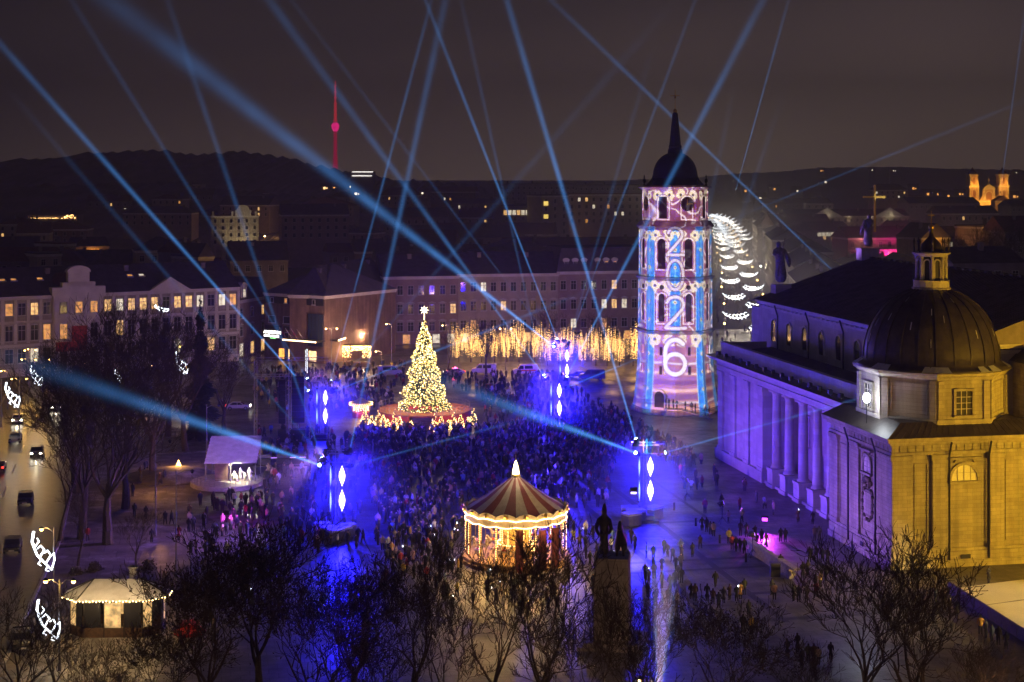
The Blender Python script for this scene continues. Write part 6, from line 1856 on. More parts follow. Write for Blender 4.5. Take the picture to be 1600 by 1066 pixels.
# gold-lit stall and a pillar of white light by the hotel
p = gnd(559, 572)
t = thing('lit_stall', 'square stall roof dripping with golden lights beside the hotel', 'stall', p)
b = MB(); b.box(-3.2, 3.2, -2.2, 2.2, 4.4, 4.7); b.build('roof', M_wood, t)
for x in (-3, 3):
    for y in (-2, 2):
        b = MB(); b.box(x - .12, x + .12, y - .12, y + .12, 0, 4.4); b.build('post', M_wood, t)
b = MB(); b.box(-2.9, 2.9, -2.0, -1.4, 0, 1.1); b.build('counter', M_wood, t)
b = MB(); r = random.Random(2)
for k in range(420):
    x = r.uniform(-3.2, 3.2); b.octa((x, -2.25, 4.7 - r.random() ** 2 * (2.6 if abs(x) > 1.2 else 1.0)), .07)
b.build('light_chain', M_bulb, t, kind='stuff'); lamp('stall_light', 'POINT', (0, -3, 3), 500, (1, .55, .2), t, .4)
t = thing('light_pillar', 'tall thin pillar of white lights before the hotel', 'light decoration', gnd(479, 590))
b = MB(); b.tube((0, 0, 0), (0, 0, 6.2), .05); b.build('pole', M_metal, t)
b = MB()
for k in range(56):
    b.octa((.2 * math.sin(k * 2.1), .2 * math.cos(k * 2.1), 1.0 + k * .09), .07)
b.build('light_chain', M_wbulb, t, kind='stuff')
for i, (px, y0, y1) in enumerate(((291, 545, 580), (190, 575, 596), (260, 478, 486))):
    p = at(px, y1, 280); t = thing('hanging_light', ('tall white light ornament seen through the trees left of the spruce', 'small white light ornament deep in the park trees', 'white spread-wing light ornament in front of the palace roofline')[i], 'light decoration', (p.x, p.y, 0))
    h = (y1 - y0) * 280 / F; b = MB(); b.tube((.4, 0, 0), (.4, 0, p.z + h), .05); b.build('pole', M_metal, t)
    o = link('wing_ornament', WINGM, t, (0, 0, p.z)); o.scale = (h / 3.6, 1, h / 3.6) if i < 2 else (1.2, 1, .35)

# ------------------------------------------------------------------ monument, café, small stage, low wall, ice rink
p = gnd(957, 1004)
mo = thing('monument', 'dark bronze ruler and horse on a tall pale stone pedestal', 'monument', p, -.15)
b = MB(); b.lathe([(2.3, 0), (2.15, 8.0)], 4, a0=math.pi / 4); pdl = b.build('pedestal', M_stone, mo)
b = MB(); b.lathe([(4.2, 0), (4.2, .3)], 4, a0=math.pi / 4); b.lathe([(3.5, .3), (3.5, .6)], 4, a0=math.pi / 4); b.build('steps', M_stone, mo)
M_bronze = mat('dark_bronze', (.03, .026, .022), .45, .4, 3, .2, metal=.5)
fig = [(-.75, -.2, 9.6, .42), (-.75, -.2, 8.7, .5), (-.8, -.2, 8.0, .55), (-.75, -.2, 10.6, .48), (-.72, -.2, 11.25, .4), (-.72, -.2, 11.65, .2), (-.72, -.25, 12.0, .28), (-.72, -.2, 12.4, .22), (-.72, -.2, 12.75, .07),
       (-1.25, -.2, 11.2, .22), (-1.45, -.45, 10.4, .18), (-1.1, -.9, 9.9, .13), (-.25, -.2, 11.2, .22), (-.05, -.5, 10.4, .18), (-.35, -.95, 10.1, .13)]
fe = [(0, 1), (1, 2), (0, 3), (3, 4), (4, 5), (5, 6), (6, 7), (7, 8), (4, 9), (9, 10), (10, 11), (4, 12), (12, 13), (13, 14)]
link('ruler_figure', skin_mesh('ruler_figure', fig, fe, 2, [M_bronze]), mo)
b = MB(); b.tube((-.72, -1.05, 8.0), (-.72, -1.0, 10.3), .05, .07, 6); b.box(-1.0, -.44, -1.08, -.98, 9.95, 10.03); b.build('sword', M_bronze, mo)
hp2 = [(.75, .6, 9.4, .55), (.75, -.3, 9.5, .5), (.75, 1.4, 9.4, .5), (.75, -.75, 10.2, .32), (.75, -1.0, 10.9, .28), (.75, -1.45, 10.7, .17), (.75, -.85, 11.35, .08), (1.05, -.5, 8.9, .2), (1.05, -.5, 8.0, .12), (.45, -.5, 8.9, .2), (.45, -.6, 8.0, .12), (1.05, 1.5, 8.9, .22), (1.05, 1.6, 8.0, .12), (.45, 1.5, 8.9, .22), (.45, 1.6, 8.0, .12), (.75, 1.95, 9.2, .14), (.75, 2.1, 8.4, .1)]
he2 = [(0, 1), (0, 2), (1, 3), (3, 4), (4, 5), (4, 6), (1, 7), (7, 8), (1, 9), (9, 10), (2, 11), (11, 12), (2, 13), (13, 14), (2, 15), (15, 16)]
link('horse_figure', skin_mesh('horse_figure', hp2, he2, 2, [M_bronze]), mo)

p = gnd(184, 985)
kf = thing('cafe_pavilion', 'long eight-sided café pavilion with pale roof and golden bulbs along its eaves', 'pavilion', p, .03)
oct8 = [(-4.9, -1.0), (-3.2, -2.6), (3.2, -2.6), (4.9, -1.0), (4.9, 1.0), (3.2, 2.6), (-3.2, 2.6), (-4.9, 1.0)]
rid = [(-2.2, 0), (-2.2, 0), (2.2, 0), (2.2, 0), (2.2, 0), (2.2, 0), (-2.2, 0), (-2.2, 0)]
for k in range(8):
    a, c = oct8[k], oct8[(k + 1) % 8]; ra, rc = rid[k], rid[(k + 1) % 8]
    P4 = [(a[0], a[1], 3.45), (c[0], c[1], 3.45), (rc[0] * .98, rc[1], 4.75)] + ([(ra[0] * .98, ra[1], 4.75)] if ra != rc else [])
    b = MB(); b.slab(P4, (0, 0, .08)); b.build('roof_panel', M_snowy, kf)
    b = MB(); b.bar((a[0], a[1], 3.55), (ra[0], ra[1], 4.86), .09, .09); b.build('roof_rib', M_black, kf)
    q = .86; w0 = (a[0] * q, a[1] * q); w1 = (c[0] * q, c[1] * q)
    b = MB(); b.slab([(w0[0], w0[1], 0), (w1[0], w1[1], 0), (w1[0], w1[1], .9), (w0[0], w0[1], .9)], (.05, .05, 0)); b.build('wall', M_wood, kf)
    nS = max(2, int(math.dist(w0, w1) / 1.4))
    for s in range(nS):
        u0, u1_ = s / nS + .03, (s + 1) / nS - .03
        A = (w0[0] + (w1[0] - w0[0]) * u0, w0[1] + (w1[1] - w0[1]) * u0); B = (w0[0] + (w1[0] - w0[0]) * u1_, w0[1] + (w1[1] - w0[1]) * u1_)
        b = MB(); b.slab([(A[0], A[1], .9), (B[0], B[1], .9), (B[0], B[1], 3.2), (A[0], A[1], 3.2)], (.03, .03, 0)); b.build('window_pane', emis('cafe_window', (1, .58, .2), .55, vary=.95) if (s + k) % 2 == 0 else M_glass, kf)
        b = MB(); b.tube((A[0], A[1], 0), (A[0], A[1], 3.45), .06, n=4); b.build('post', M_black, kf)
b = MB()
for k in range(8):
    a, c = oct8[k], oct8[(k + 1) % 8]; nS = int(math.dist(a, c) / .3)
    for s in range(nS):
        u = s / nS; b.octa((a[0] + (c[0] - a[0]) * u, a[1] + (c[1] - a[1]) * u, 3.38 + .06 * (s % 2)), .065)
b.build('light_chain', emis('cafe_bulb', (1, .68, .28), 13), kf, kind='stuff')
b = MB(); b.lathe([(.35, 4.6), (.35, 5.6), (.5, 5.6), (.5, 5.75)], 8, 1.2, 1.0); b.build('chimney', M_metal, kf)
for x in (-3.4, -1.2, 1.2, 3.4):
    lamp('cafe_light', 'POINT', (x, -3.6, 5.4), 150, (1, .68, .3), kf, .3)  # unseen point lamps added above the eaves to light the roof
    lamp('cafe_light', 'POINT', (x, -3.2, 3.2), 90, (1, .6, .22), kf, .3); lamp('cafe_light', 'POINT', (x, 2.9, 3.0), 70, (1, .6, .22), kf, .3)
b = MB(); b.lathe([(1.5, 0), (1.5, .25), (.9, .5), (.9, 1.0)], 12, 6.9, -1.0); b.build('planter', M_red, kf)

p = gnd(355, 757)
ns = thing('small_stage', 'small round stage with pale slanted roof panel and white figures', 'stage', p, .05)
b = MB(); b.lathe([(5.0, 0), (5.0, .55), (4.9, .6)], 32); b.build('platform', mat('stage_boards', (.32, .29, .25), .7, .2, 2), ns)
b = MB()
for k in range(22):
    a = math.pi + math.pi * k / 21; p0 = Vector((4.85 * math.cos(a), 4.85 * math.sin(a), .6)); b.tube(p0, p0 + Vector((0, 0, 1.0)), .025, n=4)
    if k < 21:
        a2 = math.pi + math.pi * (k + 1) / 21; b.tube(p0 + Vector((0, 0, 1)), (4.85 * math.cos(a2), 4.85 * math.sin(a2), 1.6), .03, n=4)
b.build('railing', M_metal, ns)
for k in range(8):
    y0, z0 = -1.2 + k * .82, 3.1 + k * .33
    b = MB(); b.slab([(-3.0, y0, z0), (4.2, y0, z0), (4.1, y0 + .79, z0 + .32), (-2.9, y0 + .79, z0 + .32)], (0, 0, .07)); b.build('roof_panel', M_snowy, ns)
for x, y, z in ((-2.8, -1.0, 3.1), (4.0, -1.0, 3.1), (-2.8, 5.0, 5.6), (4.0, 5.0, 5.6), (.6, -1.0, 3.1)):
    b = MB(); b.tube((x, y, .55), (x, y, z), .08); b.build('post', M_metal, ns)
b = MB(); b.box(-1.6, .2, -.6, .6, .6, 2.9); b.build('booth', M_wood, ns)
b = MB(); b.box(-1.6, .6, -.2, .9, 2.6, 3.0); b.build('lit_lintel', emis('stage_lintel', (1, .75, .35), .9), ns)  # lamplight on the lintel is put in as its own glow
gf = [(0, 0, .55, .2), (0, 0, .1, .28), (0, 0, 1.0, .2), (0, 0, 1.25, .09), (0, 0, 1.45, .14), (.25, -.1, .95, .09), (.3, -.35, .75, .06), (-.25, -.1, .95, .09), (-.3, -.35, .75, .06)]
GF = skin_mesh('white_figure', gf, [(0, 1), (0, 2), (2, 3), (3, 4), (2, 5), (5, 6), (2, 7), (7, 8)], 1, [mat('white_figure_paint', (.7, .68, .62), .7, .1, 3)])
for k, (x, y, s) in enumerate(((1.1, -.6, 1.0), (1.8, .2, 1.15), (2.5, -.5, .85), (3.0, .3, 1.2), (1.6, -1.3, .7), (3.4, -1.0, 1.1))):
    tg = thing('white_figure', ('shortest white carved figure in the lit group on the small stage', 'large white carved figure behind the middle of the lit group', 'small white carved figure in the middle of the lit group', 'tallest white carved figure in the lit group', 'tiny white carved figure at the front of the lit group', 'white carved figure at the right end of the lit group')[k], 'figure', ns.location + Vector((x, y, .6)), k, 'white figures on the small stage')
    link('figure_body', GF, tg); tg.scale = (s,) * 3
lamp('stage_light', 'SPOT', (1.2, -2.2, 3.0), 1500, (1, .86, .6), ns, .15, (1.8, .4, .6), 120, .6)
lamp('stage_light', 'SPOT', (2.6, 1.5, 3.4), 2600, (1, .9, .7), ns, .15, (3.0, -10, 0), 60, .6)
t = thing('fire_bowl', 'small burning fire bowl on the snowy mound behind the small stage', 'fire', gnd(279, 735))
b = MB(); b.lathe([(.3, 0), (.6, .5)], 10); b.build('bowl', M_black, t)
b = MB(); b.lathe([(.45, .5), (.35, .8), (.15, 1.2), (.02, 1.5)], 8); b.build('flame', emis('flame', (1, .55, .15), 8), t); lamp('fire_light', 'POINT', (0, 0, 1.8), 900, (1, .45, .1), t, .3)
t = thing('mound', 'low round snowy mound behind the small stage', 'mound', gnd(268, 745)); b = MB(); b.lathe([(6.5, 0), (6, .3), (4, .8), (.2, 1.0)], 24); b.build('earth', M_lawn, t, smooth=True)
t['kind'] = 'structure'
lamp('path_light', 'POINT', gnd(245, 770) + Vector((0, 0, 4)), 800, (1, .42, .12), None, .4)

# low stone wall by the cathedral
A_, B_ = gnd(1167, 862), gnd(1238, 908)
d = B_ - A_; L = d.length
lw = thing('low_wall', 'low pale stone parapet wall on the paving before the cathedral', 'wall', A_, math.atan2(d.y, d.x))
M_blk = mat('parapet_block', (.34, .30, .25), .8, .25, 1.5, .3)
blk = MB(); blk.box(.02, .98, 0, .5, .01, .39); BM = blk.mesh('block', M_blk)
for r_ in range(3):
    for k in range(int(L)):
        link('block', BM, lw, (k + (.5 if r_ % 2 else 0) + R.uniform(-.01, .01), R.uniform(-.015, .015), .4 * r_))
b = MB(); b.box(-.1, L + .6, -.1, .6, 1.2, 1.4); b.build('coping', M_blk, lw)
t = thing('litter_bin', 'dark litter bin at the end of the low parapet wall', 'bin', gnd(1211, 902)); b = MB(); b.box(-.5, .5, -.4, .4, .1, 1.4); b.box(-.42, .42, -.43, -.4, .9, 1.2, 1); b.build('body', [M_black, M_glass], t); b = MB(); b.box(-.55, .55, -.45, .45, 1.4, 1.55); b.build('lid', M_case, t)
for i in range(16):
    p = W3(-14.5 - (i % 2) * .0, 6 + i * 2.2)
    if i % 4 == 0:
        t = thing('bollard', 'short dark bollard on the paving edge before the colonnade', 'bollard', p, 0, 'bollards before the colonnade'); b = MB(); b.lathe([(.14, 0), (.12, .8), (.16, .9), (.05, 1.0)], 8); b.build('post', M_black, t)
# ice rink
IC = [gnd(1482, 926), gnd(1640, 905), gnd(1760, 1010), gnd(1640, 1028)]
b = MB(); b.add([(q.x, q.y, .35) for q in IC], [(0, 1, 2, 3)]); b.add([(q.x, q.y, .0) for q in IC] + [(q.x, q.y, .34) for q in IC], [(0, 1, 5, 4), (1, 2, 6, 5), (2, 3, 7, 6), (3, 0, 4, 7)])
ic = b.build('ice_surface', mat('pale_ice', (.72, .68, .6), .25, .08, .3), None); ic['kind'] = 'structure'
a_, c_2 = IC[0].lerp(IC[3], .30), IC[1].lerp(IC[2], .30)
b = MB(); b.quad(Vector((a_.x, a_.y, .356)), Vector((a_.x, a_.y + .15, .356)), Vector((c_2.x, c_2.y + .15, .356)), Vector((c_2.x, c_2.y, .356))); b.build('ice_line', M_black, kind='structure')
bd = thing('rink_boards', 'dark low boards along the near edge of the pale ice', 'rink boards', (0, 0, 0))
for k in range(14):
    p0 = IC[0].lerp(IC[3], k / 14); p1 = IC[0].lerp(IC[3], (k + .96) / 14)
    b = MB(); b.slab([tuple(p0), tuple(p1), (p1.x, p1.y, 1.2), (p0.x, p0.y, 1.2)], (-.1, -.08, 0)); b.build('board', M_case, bd)
lamp('rink_light', 'SPOT', (80, 132, 11.2), 95000, (1, .72, .3), None, .3, (IC[0] + IC[2]) / 2, 40, .5)

# ------------------------------------------------------------------ vehicles
M_tyre = mat('tyre_rubber', (.02, .02, .02), .8, .2, 4); M_rim = mat('wheel_rim', (.3, .3, .32), .35, .1, 4, metal=.8)
M_head = emis('headlamp', (1, .9, .7), 30); M_tail = emis('tail_lamp', (1, .03, .02), 6)
def vehicle(name, label, cat, loc, rz, kind, col, lights=False, group=None):
    t = thing(name, label, cat, loc, rz, group)
    paint = mat('car_paint_%02d%02d%02d' % tuple(int(c * 99) for c in col), col, .3, .06, 2, spec=.6)
    if kind == 'van':
        L, Wd_, H = 5.4, 2.0, 2.3
        body = [(-2.7, .4), (2.6, .4), (2.7, .9), (2.45, 1.25), (1.7, 1.4), (1.1, 2.2), (.9, 2.3), (-2.6, 2.3), (-2.7, 2.1)]; win = [(.35, 1.4), (1.55, 1.42), (1.05, 2.08), (.35, 2.08)]; win2 = [(-1.6, 1.45), (.1, 1.42), (.1, 2.08), (-1.6, 2.08)]; ws = ((1.66, 1.42), (1.12, 2.16))
    else:
        L, Wd_, H = 4.5, 1.8, 1.45
        body = [(-2.2, .35), (2.2, .35), (2.25, .7), (2.1, .85), (1.1, .95), (.45, 1.4), (-.9, 1.45), (-1.7, 1.0), (-2.2, .92), (-2.28, .6)]; win = [(-.05, .98), (.95, .96), (.38, 1.34), (-.05, 1.36)]; win2 = [(-1.45, 1.0), (-.15, .98), (-.15, 1.36), (-.85, 1.38)]; ws = ((1.08, .97), (.5, 1.36))
    b = MB(); n = len(body); tuck = lambda z: Wd_ / 2 - max(0, z - .95) * .16
    vs = [(x, -tuck(z), z) for x, z in body] + [(x, tuck(z), z) for x, z in body]
    b.add(vs, [tuple(range(n)), tuple(range(2 * n - 1, n - 1, -1))] + [((i + 1) % n, i, n + i, n + (i + 1) % n) for i in range(n)])
    o = b.build('body', paint, t); m = o.modifiers.new('bev', 'BEVEL'); m.width = .07; m.segments = 2
    for w_ in (win, win2):
        for s in (-1, 1):
            b = MB(); b.slab([(x, s * (tuck(z) + .012), z) for x, z in w_], (0, s * .012, 0)); b.build('side_window', M_glass, t)
    for (xa, za), (xb_, zb_) in (ws, ((body[-2][0] - .012, .95), (body[-2][0] - .012, 1.2)) if kind != 'van' else ((-2.72, 1.45), (-2.72, 2.0))):
        e = .03 if xa > 0 else -.012
        b = MB(); b.slab([(xa + e, -tuck(za) + .12, za), (xa + e, tuck(za) - .12, za), (xb_ + e, tuck(zb_) - .16, zb_), (xb_ + e, -tuck(zb_) + .16, zb_)], (.01, 0, .01)); b.build('windscreen', M_glass, t)
    for x in (-L * .31, L * .31):
        for s in (-1, 1):
            b = MB(); b.tube((x, s * (Wd_ / 2 - .2), .34), (x, s * (Wd_ / 2 + .02), .34), .34, n=14); w = b.build('wheel', M_tyre, t)
            b = MB(); b.tube((x, s * (Wd_ / 2 + .02), .34), (x, s * (Wd_ / 2 + .04), .34), .2, n=10); b.build('rim', M_rim, w)
    xf = body[2][0]; xr = body[-1][0]
    for s in (-1, 1):
        b = MB(); b.box(xf - .06, xf + .03, s * .68 - .17, s * .68 + .17, .62, .82); b.build('headlight', M_head if lights else M_glass, t)
        b = MB(); b.box(xr - .04, xr + .06, s * .72 - .12, s * .72 + .12, .68, .9); b.build('tail_light', M_tail if lights else M_red, t)
    b = MB(); b.box(xf - .02, xf + .05, -.3, .3, .42, .54); b.build('number_plate', M_white, t)
    if lights:
        lamp('headlight_beam', 'SPOT', (xf + .2, 0, .7), 130, (1, .85, .55), t, .15, (xf + 12, 0, 0), 60, .6)
    return t
WHITE = (.7, .7, .72); RDA = math.atan2(-55, 14)
vehicle('van', 'white van parked left of the Christmas tree on the back street', 'van', gnd(608, 588), .35, 'van', WHITE, False)
vehicle('van', 'white van parked right of the Christmas tree behind the crowd', 'van', gnd(756, 585), math.pi - .05, 'van', WHITE, False)
t = vehicle('ambulance', 'white ambulance van with orange side stripe before the light curtains', 'ambulance', gnd(820, 586), math.pi + .1, 'van', WHITE, False)
b = MB(); b.box(-2.4, 1.6, -1.03, -1.005, .95, 1.25); b.box(-2.4, 1.6, 1.005, 1.03, .95, 1.25); b.build('stripe', mat('orange_stripe', (.8, .15, .03), .5, .1, 2), t)
t = vehicle('police_car', 'police car with flashing red roof lights beside the Christmas tree', 'car', gnd(709, 586), math.pi + .25, 'car', WHITE, True)
b = MB(); b.box(-.5, -.2, -.6, -.02, 1.46, 1.6); b.build('red_beacon', emis('red_beacon', (1, .03, .06), 25), t); b = MB(); b.box(-.5, -.2, .02, .6, 1.46, 1.6); b.build('blue_beacon', emis('blue_beacon', (.05, .1, 1), 8), t); lamp('beacon_light', 'POINT', (-.35, -.3, 2.0), 420, (1, .05, .15), t, .2)
vehicle('car', 'dark car parked before the light curtains left of the bell tower', 'car', gnd(905, 590), 3.0, 'car', (.03, .03, .05))
vehicle('van', 'dark van parked beside the light towers before the light curtains', 'van', gnd(925, 594), 3.1, 'van', (.03, .03, .05))
vehicle('car', 'white car parked near the hotel before the crowd', 'car', gnd(372, 640), .1, 'car', (.5, .5, .52), True)
for i, (px, py, rz, col, li, lab) in enumerate(((40, 786, RDA, (.04, .04, .045), False, 'dark car parked at the kerb of the left road'), (58, 712, RDA, (.05, .05, .06), True, 'car with dazzling headlights coming down the left road'), (24, 690, RDA, (.3, .3, .3), False, 'grey car on the left road behind the first parked car'), (28, 660, RDA, (.45, .44, .42), True, 'pale car farther up the left road with its lights on'),
                                                (20, 860, RDA, (.03, .03, .035), False, 'dark car nearest the left edge at the kerb'), (-2, 735, RDA + math.pi, (.08, .03, .03), True, 'dark red car driving away at the left edge'), (34, 1010, RDA + .1, (.05, .05, .05), False, 'pale-roofed car parked below the café at the bottom left'), (88, 640, RDA, (.1, .1, .1), True, 'far car with lights at the road bend'))):
    q = gnd(px, py)
    vehicle('car', lab, 'car', q, rz, 'car', col, li, 'cars on the left road')
# ------------------------------------------------------------------ trees
def bare_tree(seed, H, spread, trunk_h, depth, r0, nlimb=4, twig=.012, fol=0.0):
    r = random.Random(seed); tr = MB(); cr = MB()

    def limb(p, d, ln, rad, lv):
        mb = tr if lv == 0 else cr
        n = 4 if lv < depth - 2 else 3; sides = 7 if lv == 0 else (5 if lv < 2 else 3)
        q = p; rr = rad; pts = [(p, rad)]
        for s in range(n):
            d = (d + Vector((r.uniform(-1, 1), r.uniform(-1, 1), r.uniform(-.6, .9))) * (.10 if lv == 0 else .24) + Vector((0, 0, .06))).normalized()
            q = q + d * (ln / n); rr = max(twig, rad * (1 - .55 * (s + 1) / n)); pts.append((q, rr))
        for (a, ra), (c, rc) in zip(pts, pts[1:]):
            mb.tube(a, c, ra, rc, sides, 0, cap=False)
        if lv >= depth or len(cr.f) > 42000:
            return
        kids = nlimb if lv == 0 else r.choice((2, 3, 3))
        for k in range(kids):
            f = 1.0 if k == 0 and lv else (r.uniform(.55, 1) if lv else r.uniform(.75, 1.0))
            i = min(n, max(1, round(f * n))); b0, rb = pts[i]
            az = 2 * math.pi * (k + r.uniform(-.3, .3)) / kids + lv; tilt = r.uniform(.35, .85) * spread * (1.0 if lv else .8)
            a = d.cross(Vector((0, 0, 1)));
            a = a.normalized() if a.length > .1 else Vector((1, 0, 0)); c = d.cross(a)
            nd = (d * math.cos(tilt) + (a * math.cos(az) + c * math.sin(az)) * math.sin(tilt)).normalized()
            limb(b0, nd, ln * r.uniform(.60, .82) * (1.0 if lv else H * .34 / trunk_h), rb * r.uniform(.6, .78), lv + 1)
        if 1 <= lv < depth:                                    # side twigs
            for k in range(2):
                b0, rb = pts[r.randrange(1, n)]; nd = (d + Vector((r.uniform(-1, 1), r.uniform(-1, 1), r.uniform(-.2, .8)))).normalized()
                limb(b0, nd, ln * r.uniform(.35, .5), max(twig, rb * .4), max(lv + 2, depth - 1))
    limb(Vector((0, 0, -.1)), Vector((r.uniform(-.06, .06), r.uniform(-.06, .06), 1)).normalized(), trunk_h, r0, 0)
    zmax = max(v[2] for v in cr.v); k = H / zmax
    for mb in (tr, cr):
        mb.v = [(v[0] * k, v[1] * k, v[2] * k) for v in mb.v]
    if fol:
        lf = MB(); src = cr.v
        for q in range(int(fol)):
            v = src[r.randrange(len(src) // 3, len(src))]; c = Vector(v) + Vector((r.uniform(-.4, .4), r.uniform(-.4, .4), r.uniform(-.4, .3)))
            a = Vector((r.uniform(-1, 1), r.uniform(-1, 1), r.uniform(-1, 1))) * .12; e = Vector((r.uniform(-1, 1), r.uniform(-1, 1), r.uniform(-1, 1))) * .12
            lf.add([tuple(c), tuple(c + a), tuple(c + a + e), tuple(c + e)], [(0, 1, 2, 3)])
        return tr.mesh('trunk', M_bark), cr.mesh('crown', M_bark), lf.mesh('leaves', mat('dry_leaf', (.05, .032, .022), .9, .4, 4))
    return tr.mesh('trunk', M_bark), cr.mesh('crown', M_bark), None


TM = {'a': bare_tree(11, 15, .95, 5.0, 6, .40, 5, .02), 'b': bare_tree(23, 15, 1.0, 4.4, 6, .38, 5, .02), 'c': bare_tree(35, 15, .85, 5.5, 6, .34, 4, .018), 'd': bare_tree(57, 15, 1.05, 4.2, 6, .36, 5, .02, 1800),
      'e': bare_tree(71, 24, .85, 7.0, 6, .62, 6, .024), 'g': bare_tree(83, 24, .95, 6.0, 6, .58, 6, .024)}
def tree(kind, loc, H, label, group=None, rz=None, name='bare_tree'):
    t = thing(name, label, 'tree', loc, R.uniform(0, 6.28) if rz is None else rz, group)
    base = 24 if kind in 'eg' else 15
    t.scale = (H / base * 1.05, H / base * 1.05, H / base)
    a, c, lf = TM[kind]
    link('trunk', a, t); o = link('crown', c, t)
    if lf:
        link('leaves', lf, t)['kind'] = 'stuff'
    return t


FG = [  # pixel x, depth, kind, height, words
    (20, 112, 'a', 11.5, 'bare tree at the bottom left corner in front of the road'), (150, 108, 'b', 8.6, 'bare tree right in front of the lit café'), (90, 118, 'c', 8.2, 'thin bare tree between the café and the left road'),
    (250, 112, 'd', 9.5, 'tree with dry leaves below the café at the right'), (330, 112, 'd', 14.5, 'tree with dry brown leaves left of the bottom middle'), (405, 118, 'd', 15.5, 'dense tree with dry brown leaves before the magenta-lit paving'), (480, 110, 'd', 13.5, 'dense dark tree below the front left light tower'),
    (545, 116, 'd', 13.0, 'dark leafy tree before the blue reflections'), (632, 114, 'c', 15.0, 'slender bare tree left of the carousel foreground'), (690, 108, 'c', 12.5, 'bare tree at the bottom edge left of the carousel'), (765, 112, 'c', 15.0, 'bare tree directly in front of the carousel'), (838, 110, 'a', 16.2, 'tallest bare tree before the right half of the carousel'),
    (905, 106, 'c', 12.5, 'bare tree at the bottom before the monument pedestal'), (1010, 108, 'b', 12.2, 'spreading bare tree right of the monument'), (1120, 112, 'd', 11.2, 'low tree with dry leaves at the bottom right of the monument'), (1345, 112, 'a', 14.6, 'bare tree before the corner of the domed chapel'), (1430, 110, 'b', 15.2, 'tall bare tree before the yellow chapel wall'),
    (1550, 104, 'c', 10.5, 'bare tree at the bottom right before the ice rink'), (1240, 104, 'c', 9.5, 'small bare tree at the bottom edge on the right'), (570, 104, 'a', 11, 'bare tree at the very bottom left of the middle')]
for px, Y, k, H, w in FG:
    tree(k, ((px - 800) * Y / F, Y, 0), H * 1.1, w)
PK = [(168, 850, 'e', 24, 'big bare park tree with a thick trunk nearest the road'), (128, 842, 'g', 24, 'big bare park tree second from the front'), (94, 848, 'c', 17, 'slim bare park tree leaning over the left road'),
      (196, 795, 'g', 23, 'tall bare park tree above the front trunks'), (120, 770, 'e', 21, 'bare park tree by the road bend'), (240, 745, 'g', 24, 'bare park tree left of the snowy mound'), (290, 705, 'e', 21, 'bare park tree left of the dark spruce'),
      (200, 712, 'e', 25, 'bare park tree in the back row before the palace'), (140, 695, 'g', 21, 'bare park tree by the palace doorway'), (350, 672, 'g', 16, 'small bare park tree near the corner house'), (262, 682, 'e', 21, 'bare park tree in front of the palace wing')]
for px, py, k, H, w in PK:
    tree(k, gnd(px, py), H, w)
for px, py, H, w in ((122, 884, 9, 'young bare tree with orange-lit twigs by the left street lamp'), (212, 898, 7.5, 'young bare tree with pale twigs behind the café'), (760, 590, 13, 'tall bare tree before the terrace right of the Christmas tree'), (410, 600, 8, 'small bare tree in front of the corner house'), (930, 560, 11, 'bare tree above the right end of the light curtains'),
                     (850, 560, 12, 'bare tree above the middle of the light curtains'), (700, 580, 9, 'small bare tree behind the Christmas tree')):
    tree('c' if H < 10 else 'a', gnd(px, py), H, w)
for px, Y, k, H, w in ((1520, 420, 'a', 20, 'bare tree lit orange before the pale blue windows'), (1545, 400, 'b', 22, 'bare tree lit orange before the tall church wall'), (1500, 440, 'c', 18, 'smaller orange-lit bare tree behind the lantern'), (1590, 420, 'a', 22, 'orange-tinged bare tree at the right edge')):
    tree(k, ((px - 800) * Y / F, Y, 8), H, w)
# spruce
def spruce(loc, H, rad, label):
    t = thing('spruce', label, 'tree', loc); r = random.Random(int(H * 10)); b = MB()
    for k in range(900):
        z = H * (1 - math.sqrt(r.random())) * .97 + .8; u = z / H; ra = (rad * (1 - u) ** .9 + .1) * (.75 + .25 * math.sin(u * 40)) * r.uniform(.75, 1.05); a = r.uniform(0, 6.283)
        p0 = Vector((0, 0, z + ra * .1)); p1 = Vector((ra * math.cos(a), ra * math.sin(a), z - ra * .28)); s_ = Vector((-math.sin(a), math.cos(a), 0)) * (.2 + .12 * ra); m_ = p0.lerp(p1, .6)
        b.add([tuple(p0), tuple(m_ + s_), tuple(p1), tuple(m_ - s_), tuple(m_ + Vector((0, 0, -.5)))], [(0, 1, 2, 3), (0, 4, 2)])
    b.build('crown', mat('dark_needles', (.022, .034, .028), .9, .4, 2), t)
    b = MB(); b.tube((0, 0, 0), (0, 0, H), .3, .03, 7); b.build('trunk', M_bark, t)
spruce(gnd(313, 684), 23.5, 4.4, 'tall dark spruce standing in front of the palace end')
for i, (px, py, s) in enumerate(((148, 892, 1.0), (230, 890, 1.1), (118, 897, .8), (330, 905, 1.0), (395, 880, 1.2))):
    t = thing('shrub', ('round dark shrub behind the café roof at the left', 'round dark shrub behind the café roof at the right', 'small shrub by the left street lamp', 'dark shrub right of the lamp post', 'dark shrub before the magenta paving')[i], 'shrub', gnd(px, py)); r = random.Random(i); b = MB()
    for k in range(120):
        a, e = r.uniform(0, 6.28), r.uniform(0, 1.5); v = Vector((math.cos(a) * math.cos(e), math.sin(a) * math.cos(e), math.sin(e))) * r.uniform(.5, 1.0) * s; b.tube((0, 0, 0), v, .02, .008, 3, cap=False)
        b.octa(tuple(v), .1)
    b.build('twigs', M_bark, t)

